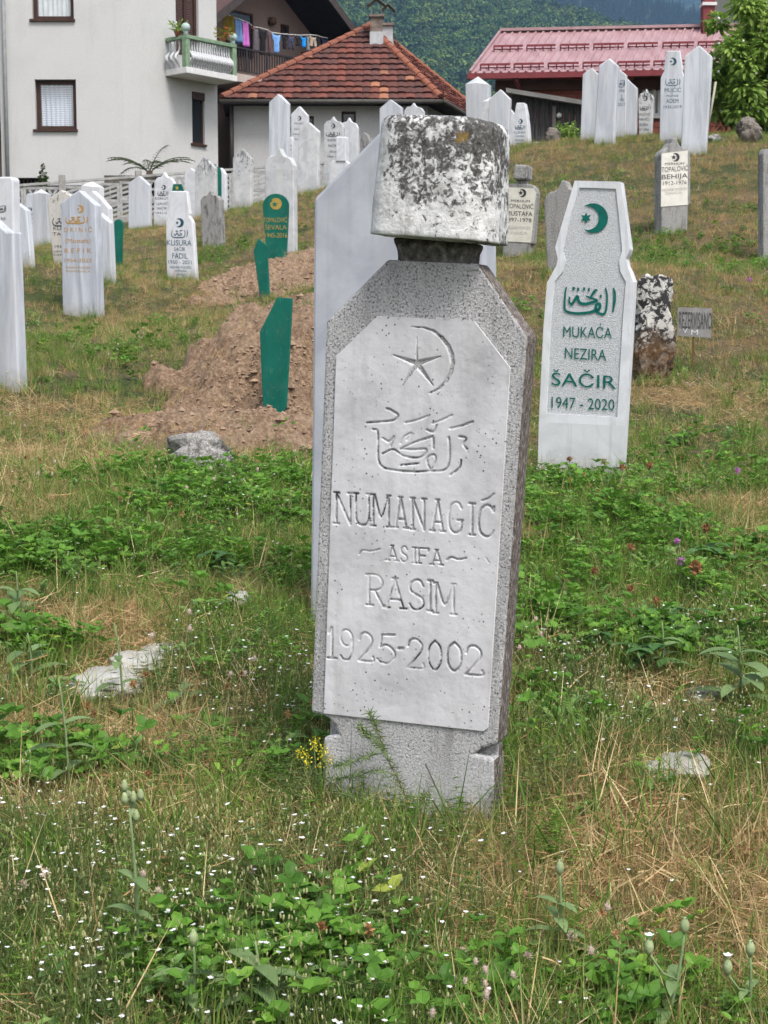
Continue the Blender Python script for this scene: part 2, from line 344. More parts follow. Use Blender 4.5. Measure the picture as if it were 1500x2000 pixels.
# ------------------------------------------------------------------ gravestones: outlines traced on the stone's own upright front plane
YAW = R(22)
FOOT = []                                    # footprints kept clear of grass: (x, y, yaw, half width, thickness)
class Stone:
    def __init__(s, name, D, anchor, label, cat='gravestone', group=None, yaw=YAW):
        s.yaw = yaw; s.r = Vector((math.cos(yaw), -math.sin(yaw), 0)); s.b = Vector((math.sin(yaw), math.cos(yaw), 0))
        O = at(anchor[0], anchor[1], D); s.z = gz1(O.x, O.y); O.z = s.z; s.O = O
        s.e = empty(name, O, -yaw, label, cat, group)
    def uv(s, px, py, w=0.0):
        d = ray(px, py); n = s.b; t = n.dot(s.O + s.b * w - CAM) / n.dot(d); P = CAM + d * t
        return ((P - s.O).dot(s.r), P.z - s.O.z)
    def poly(s, pts, w=0.0): return [s.uv(x, y, w) for x, y in pts]
    def prism(s, part, layers, mat, bevel=.012, foot=False):
        me_v = []; me_f = []; n = len(layers[0][1])
        for w, uvs in layers: me_v += [(u, w, v) for u, v in uvs]
        for k in range(len(layers) - 1):
            for i in range(n): j = (i + 1) % n; me_f.append((k * n + i, k * n + j, (k + 1) * n + j, (k + 1) * n + i))
        me_f.append(tuple(range(n))[::-1]); me_f.append(tuple(range((len(layers) - 1) * n, len(layers) * n)))
        m = MB().add(me_v, me_f); o = m.build(part, mat, s.e)
        if bevel:
            md = o.modifiers.new('edge', 'BEVEL'); md.width = bevel; md.segments = 2; md.limit_method = 'ANGLE'; md.angle_limit = R(25)
        if foot:
            us = [u for _, p in layers for u, _ in p]; ws = [w for w, _ in layers]
            c = (min(us) + max(us)) / 2; P = s.O + s.r * c
            FOOT.append((P.x, P.y, s.yaw, (max(us) - min(us)) / 2, min(ws), max(ws)))
        return o
    def body(s, top, mat, t=.1, lb=None, rb=None, hip=0, bevel=.012, part='slab', deep=.16):
        """top: outline from the lowest left point over the head to the lowest right point"""
        p = s.poly(top); 
        def down(a, b):
            if b is None: u0, v0 = a; return (u0, -deep)
            u1, v1 = s.uv(*b); u0, v0 = a; k = (-deep - v0) / (v1 - v0) if abs(v1 - v0) > 1e-6 else 0
            return (u0 + (u1 - u0) * k, -deep)
        full = [down(p[0], lb)] + p + [down(p[-1], rb)]
        if hip:
            i = max(range(len(full)), key=lambda k: full[k][1]); sh = max(full[1][1], full[-2][1]); fl = [q if k != i else (q[0], q[1] + (sh - q[1]) * .92) for k, q in enumerate(full)]
            lay = [(0, fl), (t * .5, full), (t, fl)]
            o = s.prism(part, lay, mat, .006, True)
        else: o = s.prism(part, [(0, full), (t, full)], mat, bevel, True)
        s.full = full; return o
    # lettering --------------------------------------------------------
    def text(s, body, a, b, cap, mat, w=-.0015, part='lettering', split=False):
        """body between baseline pixels a and b, capital height in pixels"""
        tv, tf, cw, ch = text_mesh(body); A = Vector(s.uv(*a, w)); B = Vector(s.uv(*b, w)); C = Vector(s.uv(a[0], a[1] - cap, w)); ex = B - A; ey = Vector((0, (C - A).length))
        vs = []
        x0, x1 = cw
        for (x, y) in tv:
            q = A + ex * ((x - x0) / (x1 - x0)) + ey * (y / ch); vs.append((q.x, w, q.y))
        if split:                                # each letter a part of its own
            par = list(range(len(vs)))
            def root(i):
                while par[i] != i: par[i] = par[par[i]]; i = par[i]
                return i
            for q in tf:
                for i in q[1:]: par[root(i)] = root(q[0])
            comp = {}
            for i in range(len(vs)): comp.setdefault(root(i), []).append(i)
            iv = sorted(([min(vs[i][0] for i in c), max(vs[i][0] for i in c), c] for c in comp.values()), key=lambda t: t[0]); groups = []
            for a_, b_, c in iv:
                if groups and a_ < groups[-1][1] - .25 * (b_ - a_): groups[-1][1] = max(groups[-1][1], b_); groups[-1][2] += c
                else: groups.append([a_, b_, list(c)])
            for _, _, c in groups:
                mp = {i: k for k, i in enumerate(c)}; MB().add([vs[i] for i in c], [tuple(mp[i] for i in q) for q in tf if q[0] in mp]).build('letter', mat, s.e, fix=False)
            return None
        m = MB().add(vs, tf); return m.build(part, mat, s.e, fix=False)
    def strokes(s, lines, width, mat, w=-.002, part='lettering', taper=True, close=False):
        m = MB()
        for k, ln in enumerate(lines):
            ww = w - .0003 * k; P = [Vector(s.uv(x, y, ww)) for x, y in ln]; P = smooth_line(P); n = len(P); sc_ = (Vector(s.uv(ln[0][0] + 10, ln[0][1])) - Vector(s.uv(*ln[0]))).length / 10
            h = width * sc_ / 2; vs = []; fs = []
            for i, p in enumerate(P):
                d = (P[min(i + 1, n - 1)] - P[max(i - 1, 0)]); d.normalize(); nn = Vector((-d.y, d.x)); tt = i / (n - 1)
                hh = h * (.55 + .45 * math.sin(math.pi * min(1, max(0, tt)))) if taper else h
                vs += [((p + nn * hh).x, ww, (p + nn * hh).y), ((p - nn * hh).x, ww, (p - nn * hh).y)]
            for i in range(n - 1): fs.append((2 * i, 2 * i + 1, 2 * i + 3, 2 * i + 2))
            m.add(vs, fs)
        return m.build(part, mat, s.e, fix=False)
    def crescent(s, cx, cy, r, mat, w=-.002, open_deg=0, inner=.86, shift=.3, part='crescent'):
        """crescent that opens towards -x; open_deg turns it"""
        m = MB(); N = 24; vs = []; fs = []
        a0 = R(130)
        out = [(cx + r * math.cos(-a0 + 2 * a0 * i / N), cy + r * math.sin(-a0 + 2 * a0 * i / N)) for i in range(N + 1)]
        y1 = r * math.sin(a0); x1 = r * math.cos(a0); ic = -shift * r; ir = math.hypot(x1 - ic, y1); a1 = math.atan2(y1, x1 - ic)
        inn = [(cx + ic + ir * math.cos(-a1 + 2 * a1 * i / N), cy + ir * math.sin(-a1 + 2 * a1 * i / N)) for i in range(N + 1)]
        for o_, i_ in zip(out, inn):
            a = s.uv(*o_, w); b = s.uv(*i_, w); vs += [(a[0], w, a[1]), (b[0], w, b[1])]
        for i in range(N): fs.append((2 * i, 2 * i + 1, 2 * i + 3, 2 * i + 2))
        m.add(vs, fs); return m.build(part, mat, s.e, fix=False)
    def star(s, cx, cy, r, mat, w=-.002, n=5, part='star', inr=.42):
        vs = []; 
        for k in range(2 * n):
            a = -math.pi / 2 + math.pi * k / n; rr = r if k % 2 == 0 else r * inr; u = s.uv(cx + rr * math.cos(a), cy + rr * math.sin(a), w); vs.append((u[0], w, u[1]))
        c = s.uv(cx, cy, w); vs.append((c[0], w, c[1]))
        return MB().add(vs, [(2 * n, (k + 1) % (2 * n), k) for k in range(2 * n)]).build(part, mat, s.e, fix=False)

def smooth_line(P, sub=5):
    if len(P) < 3: return [P[0].lerp(P[-1], t / 4) for t in range(5)]
    out = []; Q = [P[0] * 2 - P[1]] + P + [P[-1] * 2 - P[-2]]
    for i in range(1, len(Q) - 2):
        p0, p1, p2, p3 = Q[i - 1:i + 3]
        for k in range(sub):
            t = k / sub; out.append(.5 * ((2 * p1) + (p2 - p0) * t + (2 * p0 - 5 * p1 + 4 * p2 - p3) * t * t + (3 * p1 - p0 - 3 * p2 + p3) * t ** 3))
    out.append(P[-1]); return out

_tc = {}
def _raw_text(body):
    cu = bpy.data.curves.new('lettering_curve', 'FONT'); cu.body = body; cu.size = 1; cu.resolution_u = 3; cu.fill_mode = 'FRONT'
    o = bpy.data.objects.new('lettering_curve', cu); COL.objects.link(o); dg = bpy.context.evaluated_depsgraph_get(); dg.update()
    me = bpy.data.meshes.new_from_object(o.evaluated_get(dg)); v = [(p.co.x, p.co.y) for p in me.vertices]; f = [tuple(p.vertices) for p in me.polygons]
    bpy.data.meshes.remove(me); bpy.data.objects.remove(o); bpy.data.curves.remove(cu); return v, f
def text_mesh(body):
    if 'H' not in _tc:
        v, f = _raw_text('H'); _tc['H'] = max(y for _, y in v)
    if body not in _tc:
        v, f = _raw_text(body); _tc[body] = (v, f, (min(x for x, _ in v), max(x for x, _ in v)))
    v, f, cw = _tc[body]; return v, f, cw, _tc['H']

def pent(ax, ay, lx, ly, rx, ry): return [(lx, ly), (ax, ay), (rx, ry)]
def ogee(ax, ay, lx, ly, rx, ry, n=9):
    out = []
    for (sx, sy), order in (((lx, ly), 1), ((rx, ry), -1)):
        seg = []
        for k in range(n):
            t = k / n; f = t + .15 * math.sin(2 * math.pi * t); g = t; seg.append((sx + (ax - sx) * g, sy + (ay - sy) * f))
        out.append(seg)
    return out[0] + [(ax, ay)] + out[1][::-1]
def rounded(cx, top, lx, rx, y, n=12):
    return [(cx - (cx - lx) * math.cos(math.pi * k / n) if k <= n / 2 else cx + (rx - cx) * -math.cos(math.pi * k / n), y - (y - top) * math.sin(math.pi * k / n)) for k in range(n + 1)]
def shouldered(tlx, trx, ty, nlx, nrx, ny, slx, srx, sy):
    """flat top, slanting down to a waist, then wider shoulders"""
    d = (sy - ny)
    L = [(slx, sy), (slx + (nlx - slx) * .55, ny + d * .62), (nlx + .12 * (nlx - slx), ny + d * .3), (nlx, ny), (tlx, ty)]
    Rr = [(trx, ty), (nrx, ny), (nrx + .12 * (nrx - srx), ny + d * .3), (srx + (nrx - srx) * .55, ny + d * .62), (srx, sy)]
    return L + Rr

# ---- the main stone with the carved plate
def main_stone():
    s = Stone('gravestone', 3.0, (800, 1585), 'weathered terrazzo gravestone with lichen-covered fez cap and carved NUMANAGIĆ plate')
    T = .062
    body = [(607, 1392), (636.4, 629), (756, 507), (934, 515), (1031, 657), (973, 1453), (957, 1457), (940, 1463), (927, 1473), (966.5, 1484), (966, 1560), (629, 1560), (631.5, 1440), (661, 1435), (654, 1416), (643, 1404), (629, 1397)]
    p = s.poly(body); p = [(u, -.18) if k_ in (10, 11) else (u, v) for k_, (u, v) in enumerate(p)]; s.prism('body', [(0, p), (T, p)], MT['terrazzo'], .006)
    ped = s.poly([(631.5, 1405), (966.5, 1462)]); b0 = s.uv(629, 1560); b1 = s.uv(966, 1560)
    pp = [(b0[0], -.18), ped[0], s.uv(750, 1430), s.uv(850, 1445), ped[1], (b1[0], -.18)]
    s.prism('pedestal', [(.03, pp), (T - .004, pp)], MT['terrazzo'], .006, True)
    wm = T * .5
    nk = s.poly([(783, 520), (784, 492), (772, 464), (944, 478), (934, 497), (931, 528)], wm)
    s.prism('neck', [(.004, nk), (T * .85, nk)], MT['neck'], .01)
    # fez: superelliptic loft from rim to crown in the plane of the stone
    bl, br = Vector(s.uv(740, 460, wm)), Vector(s.uv(980, 478, wm)); tl, tr = Vector(s.uv(762, 230, wm)), Vector(s.uv(985, 240, wm))
    rings = []; N = 56
    def ring(t, k, kd):                      # t 0..1 up the cap, k shrink
        c = (bl + br) / 2 * (1 - t) + (tl + tr) / 2 * t; h = ((br - bl) / 2 * (1 - t) + (tr - tl) / 2 * t) * k; hd = (.098 * (1 - t) + .09 * t) * kd
        out = []
        for i in range(N):
            a = 2 * math.pi * i / N; ca, sa = math.cos(a), math.sin(a); ex = .55
            x = math.copysign(abs(ca) ** ex, ca); y = math.copysign(abs(sa) ** ex, sa)
            q = c + h * x; out.append((q.x, wm + hd * y, q.y))
        return out
    spec = [(.02, .55, .55), (.012, .9, .9), (0, .985, .985), (.012, 1.0, 1.0), (.05, .995, .995)] + [(t, 1, 1) for t in np.linspace(.1, .9, 18)] + [(.935, .99, .99), (.965, .965, .965), (.985, .92, .92), (1.0, .8, .8), (1.012, .5, .5), (1.016, .2, .2)]
    for t, k, kd in spec: rings.append(ring(t, k, kd))
    vs = [v for r_ in rings for v in r_]; fs = []
    for i in range(len(rings) - 1):
        for k in range(N): fs.append((i * N + k, i * N + (k + 1) % N, (i + 1) * N + (k + 1) % N, (i + 1) * N + k))
    fs.append(tuple(range(N))[::-1]); fs.append(tuple(range((len(rings) - 1) * N, len(rings) * N)))
    va = np.array(vs); amp = (fbm(va[:, 0] * 1 + va[:, 1] * .7, va[:, 2] + va[:, 1] * .5, 28, 3, 3) - .5) * .006
    ctr = va.mean(0); dv = va - ctr; dv /= np.linalg.norm(dv, axis=1)[:, None] + 1e-9; va = va + dv * amp[:, None]
    o = MB().add(va, fs).build('fez_cap', MT['fez'], s.e, smooth=True)
    # carved plate -------------------------------------------------
    K = 1 / 3.125
    plate = [(737, 617.5), (926, 627), (996.5, 718.5), (953, 1422), (944, 1429), (632, 1394), (656, 696)]
    q = [Vector(x) for x in s.poly(plate, -.003)]
    dx = (q[4] - q[5]).normalized(); dyv = Vector((-dx.y, dx.x)); O2 = q[5]
    loc = [((p_ - O2).dot(dx), (p_ - O2).dot(dyv)) for p_ in q]
    vmax = max(l[1] for l in loc); NV, NU = 560, 250
    vs_ = np.linspace(min(l[1] for l in loc) + 1e-4, vmax - 1e-4, NV)
    def span(v):
        xs = []
        for i in range(len(loc)):
            a, b = loc[i], loc[(i + 1) % len(loc)]
            if (a[1] - v) * (b[1] - v) <= 0 and abs(a[1] - b[1]) > 1e-9: xs.append(a[0] + (b[0] - a[0]) * (v - a[1]) / (b[1] - a[1]))
        return min(xs), max(xs)
    sp = np.array([span(v) for v in vs_]); tt = np.linspace(0, 1, NU)
    U = sp[:, :1] + (sp[:, 1:] - sp[:, :1]) * tt[None]; V = np.repeat(vs_[:, None], NU, 1)
    GU = O2.x + U * dx.x + V * dyv.x; GV = O2.y + U * dx.y + V * dyv.y
    G = {'N': [[(0, 0), (0, 1)], [(0, 1), (1, 0)], [(1, 0), (1, 1)], [(-.18, 1), (.18, 1)], [(.82, 1), (1.18, 1)], [(-.18, 0), (.18, 0)]],
         'U': [[(0, 1), (0, .3), (.15, .06), (.5, 0), (.85, .06), (1, .3), (1, 1)], [(-.18, 1), (.18, 1)], [(.82, 1), (1.18, 1)]],
         'M': [[(0, 0), (.05, 1), (.5, .3), (.95, 1), (1, 0)], [(-.15, 0), (.15, 0)], [(.85, 0), (1.15, 0)], [(-.1, 1), (.1, 1)], [(.9, 1), (1.1, 1)]],
         'A': [[(0, 0), (.5, 1)], [(.5, 1), (1, 0)], [(.2, .28), (.8, .28)], [(-.2, 0), (.2, 0)], [(.8, 0), (1.2, 0)], [(.35, 1), (.65, 1)]],
         'G': [[(1, .82), (.8, .97), (.5, 1), (.15, .85), (0, .5), (.1, .15), (.45, 0), (.85, .06), (1, .2)], [(1, .2), (1, .42)], [(.65, .42), (1.1, .42)]],
         'I': [[(.5, 0), (.5, 1)], [(.1, 1), (.9, 1)], [(.1, 0), (.9, 0)]],
         'C': [[(1, .82), (.8, .97), (.5, 1), (.15, .85), (0, .5), (.1, .15), (.45, 0), (.8, .04), (1, .2)], [(1, .82), (1.02, .97)]],
         'S': [[(.95, .8), (.75, .97), (.45, 1), (.1, .85), (.12, .62), (.5, .5), (.88, .37), (.95, .15), (.6, 0), (.25, .02), (.02, .18)]],
         'F': [[(.1, 0), (.1, 1)], [(0, 1), (1, 1), (1, .82)], [(.1, .5), (.7, .5)], [(-.1, 0), (.35, 0)]],
         'R': [[(.1, 0), (.1, 1)], [(-.1, 1), (.6, 1), (.95, .8), (.85, .58), (.5, .5), (.1, .5)], [(.45, .5), (1.0, 0), (1.1, .02)], [(-.1, 0), (.35, 0)]],
         '1': [[(.5, 0), (.5, 1), (.15, .85)], [(.0, 0), (1, 0)]],
         '9': [[(.95, .7), (.7, .48), (.3, .5), (.05, .7), (.2, .95), (.6, 1), (.95, .8), (.95, .35), (.7, .03), (.3, 0), (.05, .12)]],
         '2': [[(.05, .75), (.2, .95), (.55, 1), (.9, .85), (.9, .62), (.5, .32), (.0, .02)], [(.0, .02), (1, .02), (1.02, .18)]],
         '5': [[(.95, 1), (.25, .97)], [(.25, .97), (.15, .55)], [(.15, .55), (.5, .63), (.9, .45), (.95, .22), (.6, 0), (.2, .02), (.0, .12)]],
         '0': [[(.5, 1), (.1, .8), (0, .5), (.1, .2), (.5, 0), (.9, .2), (1, .5), (.9, .8), (.5, 1)]],
         '~': [[(0, .3), (.2, .6), (.6, .5), (1, .6)]], '.': [[(0, .1), (.6, 0)]]}
    zx, zy = 580, 940
    letters = [('N', 240, 325, 258, 190), ('U', 360, 438, 264, 190), ('M', 465, 560, 272, 190), ('A', 600, 665, 282, 185), ('N', 705, 775, 294, 190), ('A', 825, 890, 302, 190), ('G', 925, 1003, 312, 185), ('I', 1045, 1090, 326, 190), ('C', 1108, 1200, 334, 190),
               ('A', 552, 610, 482, 90), ('S', 632, 672, 490, 92), ('I', 700, 735, 498, 92), ('F', 735, 800, 500, 92), ('A', 822, 880, 508, 90),
               ('R', 430, 525, 755, 185), ('A', 545, 650, 770, 180), ('S', 685, 775, 780, 180), ('I', 795, 830, 792, 185), ('M', 845, 955, 806, 185),
               ('1', 185, 240, 1078, 180), ('9', 262, 340, 1086, 180), ('2', 377, 462, 1098, 175), ('5', 490, 600, 1106, 175), ('2', 672, 768, 1140, 180), ('0', 803, 880, 1150, 180), ('0', 918, 1002, 1156, 175), ('2', 1028, 1128, 1182, 180)]
    segs = []                                # px polyline, half width px, depth factor
    def add(poly, wpx, dep): segs.append(([(x, y) for x, y in poly], wpx, dep))
    for ch, x0, x1, yb, hh in letters:
        for ln in G[ch]:
            w_ = x1 - x0
            add([(zx + K * (x0 + a * w_), zy + K * (yb + (a * w_) * .075 - b * hh)) for a, b in ln], 2.7 if hh > 120 else 1.9, 1)
    add([(zx + K * x, zy + K * y) for x, y in ((1130, 118), (1170, 105), (1200, 78))], 2.6, 1)
    add([(zx + K * x, zy + K * y) for x, y in ((380, 445), (400, 422), (450, 428), (505, 415))], 2.2, 1)
    add([(zx + K * x, zy + K * y) for x, y in ((915, 480), (940, 465), (985, 478), (1030, 470))], 2.2, 1)
    add([(zx + K * x, zy + K * y) for x, y in ((618, 1022), (645, 1020))], 3.6, 1)
    add([(zx + K * x, zy + K * y) for x, y in ((1150, 465), (1175, 498))], 1.0, .5)
    ar = [[(395, 705), (480, 700), (560, 690), (585, 660), (560, 640), (535, 625), (515, 620)], [(630, 705), (700, 690), (765, 665)], [(795, 710), (850, 690), (915, 660)], [(905, 740), (970, 725), (1040, 700)],
          [(430, 745), (460, 760), (462, 860), (465, 930), (490, 975), (560, 995), (680, 1005), (790, 1000), (850, 1000), (890, 970), (900, 880), (895, 795)],
          [(790, 1000), (765, 960), (765, 920), (800, 900), (815, 930), (790, 985)], [(610, 860), (700, 820), (795, 790)],
          [(600, 865), (680, 870), (755, 868), (735, 910), (680, 920), (610, 905), (560, 870), (520, 880), (490, 895)], [(490, 800), (530, 820), (560, 790), (540, 850)], [(600, 830), (625, 790), (665, 770), (640, 810)],
          [(600, 965), (710, 955)], [(960, 790), (1000, 800), (985, 840), (1005, 865)], [(970, 935), (960, 980), (905, 1025)], [(800, 800), (800, 860)], [(760, 750), (800, 760), (820, 720)]]
    for ln in ar: add([(590 + K * x, 600 + K * y) for x, y in ln], 2.6, 1)
    cr = [(670, 120), (740, 125), (800, 145), (850, 185), (890, 235), (912, 290), (918, 345), (905, 400), (880, 450), (840, 495), (780, 525)]
    for i, wd in zip(range(len(cr) - 1), (1.5, 2.2, 3.2, 4.4, 5, 5, 4.6, 4, 3, 2)): add([(590 + K * x, 600 + K * y) for x, y in cr[i:i + 2]], wd, 1.2)
    hgt = np.zeros_like(GU); ink = np.zeros_like(GU)
    mm = (Vector(s.uv(810, 1000)) - Vector(s.uv(800, 1000))).length / 10      # metres per pixel
    def carve(P, wm_, dep, w1=None):
        nonlocal hgt, ink
        for a, b in zip(P[:-1], P[1:]):
            lo = np.minimum(a, b) - .012; hi = np.maximum(a, b) + .012
            idx = np.where((GU > lo[0]) & (GU < hi[0]) & (GV > lo[1]) & (GV < hi[1]))
            if not len(idx[0]): continue
            px_, py_ = GU[idx], GV[idx]; d = np.array(b) - np.array(a); L2 = max(1e-12, (d ** 2).sum()); t = np.clip(((px_ - a[0]) * d[0] + (py_ - a[1]) * d[1]) / L2, 0, 1)
            dist = np.hypot(px_ - a[0] - t * d[0], py_ - a[1] - t * d[1]); hw = wm_ if w1 is None else wm_ * (1 - t) + w1 * t
            k = np.clip(1 - dist / hw, 0, 1); k = np.minimum(1, k * 1.5)
            hgt[idx] = np.minimum(hgt[idx], -dep * k); ink[idx] = np.maximum(ink[idx], k)  # mask follows the cut depth: letter paint plus painted groove shade
    for ln, wpx, dep in segs:
        P = [Vector(s.uv(x, y, -.003)) for x, y in ln]; P = smooth_line(P) if len(P) > 2 else P
        carve([np.array(p_) for p_ in P], wpx * mm, .0042 * dep)
    c0 = (590 + K * 700, 600 + K * 345)
    for tx, ty in ((555, 292), (845, 300), (615, 478), (798, 478), (700, 185)):
        P = [np.array(s.uv(*c0, -.003)), np.array(s.uv(590 + K * tx, 600 + K * ty, -.003))]
        carve(P, (7 if ty != 185 else 3) * mm, .0055, .8 * mm)
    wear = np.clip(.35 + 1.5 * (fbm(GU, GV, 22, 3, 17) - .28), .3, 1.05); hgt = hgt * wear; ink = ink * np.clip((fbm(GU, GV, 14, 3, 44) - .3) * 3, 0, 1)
    hgt += (fbm(GU, GV, 60, 2, 8) - .5) * .0008 + (fbm(GU, GV, 9, 2, 5) - .5) * .002
    me_v = np.stack([GU.ravel(), (-.003 - hgt).ravel(), GV.ravel()], 1)
    ii = np.arange((NV - 1) * NU).reshape(NV - 1, NU)[:, :-1].ravel()
    F = np.stack([ii, ii + 1, ii + NU + 1, ii + NU], 1)
    rim = list(range(0, NU)) + [r_ * NU + NU - 1 for r_ in range(1, NV)] + list(range((NV - 1) * NU + NU - 2, (NV - 1) * NU - 1, -1)) + [r_ * NU for r_ in range(NV - 2, 0, -1)]
    back = me_v[rim].copy(); back[:, 1] = .01; nb = len(me_v); allv = np.concatenate([me_v, back]); m_ = len(rim)
    RF = np.array([(rim[i], nb + i, nb + (i + 1) % m_, rim[(i + 1) % m_]) for i in range(m_)])
    faces = np.concatenate([F, RF])
    me = bpy.data.meshes.new('plate'); me.vertices.add(len(allv)); me.vertices.foreach_set('co', allv.ravel())
    me.loops.add(faces.size); me.polygons.add(len(faces)); me.polygons.foreach_set('loop_start', np.arange(0, faces.size, 4)); me.polygons.foreach_set('loop_total', np.full(len(faces), 4))
    me.loops.foreach_set('vertex_index', faces.ravel()); me.update(calc_edges=True); me.validate()
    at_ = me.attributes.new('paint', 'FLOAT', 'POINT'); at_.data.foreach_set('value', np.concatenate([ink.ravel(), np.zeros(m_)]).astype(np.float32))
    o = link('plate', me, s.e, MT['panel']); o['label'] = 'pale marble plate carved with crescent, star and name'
    return s
# ------------------------------------------------------------------ ground sheet
def ground_mat():
    n = NT('dry turf soil'); pos = n.n('ShaderNodeNewGeometry').outputs['Position']
    a = n.noise(1.3, 5, .6, pos); b = n.noise(35, 5, .7, pos)
    dry = n.ramp(b, [(.3, (.035, .024, .014)), (.5, (.10, .072, .038)), (.7, (.21, .155, .085))])
    grn = n.ramp(b, [(.3, (.015, .02, .007)), (.5, (.036, .048, .015)), (.7, (.09, .095, .036))])
    n.color(n.mix(n.ramp(a, [(.42, 0), (.62, 1)]), grn, dry)); n.rough(1.0); n.bump(n.noise(60, 5, .7, pos), .8, .02); return n.m
def axis(segs):
    out = [segs[0][0]]
    for a, b, st in segs: out += list(np.linspace(a, b, max(1, int(round((b - a) / st))) + 1)[1:])
    return np.array(out)
def build_ground():
    xs = axis([(-7500, -500, 1400), (-500, -40, 92), (-40, -12, 4), (-12, -4, .4), (-4, 4, .07), (4, 12, .4), (12, 40, 4), (40, 500, 92), (500, 7500, 1400)])
    ys = axis([(-150, -6, 24), (-6, 1, .5), (1, 9, .07), (9, 30, .18), (30, 48, .8), (48, 200, 15), (200, 8500, 830)])
    X, Y = np.meshgrid(xs, ys); Z = gz(X, Y); nx, ny = len(xs), len(ys)
    i = np.arange(ny * nx).reshape(ny, nx)[:-1, :-1].ravel(); F = np.stack([i, i + 1, i + nx + 1, i + nx], 1)
    me = bpy.data.meshes.new('ground'); me.vertices.add(nx * ny); me.vertices.foreach_set('co', np.stack([X.ravel(), Y.ravel(), Z.ravel()], 1).ravel())
    me.loops.add(F.size); me.polygons.add(len(F)); me.polygons.foreach_set('loop_start', np.arange(0, F.size, 4)); me.polygons.foreach_set('loop_total', np.full(len(F), 4))
    me.loops.foreach_set('vertex_index', F.ravel()); me.polygons.foreach_set('use_smooth', np.ones(len(F), bool)); me.update(calc_edges=True)
    o = link('ground', me, None, ground_mat()); tag(o, 'dry grassy cemetery hillside', 'ground', kind='structure')
build_ground()
MAIN = main_stone()

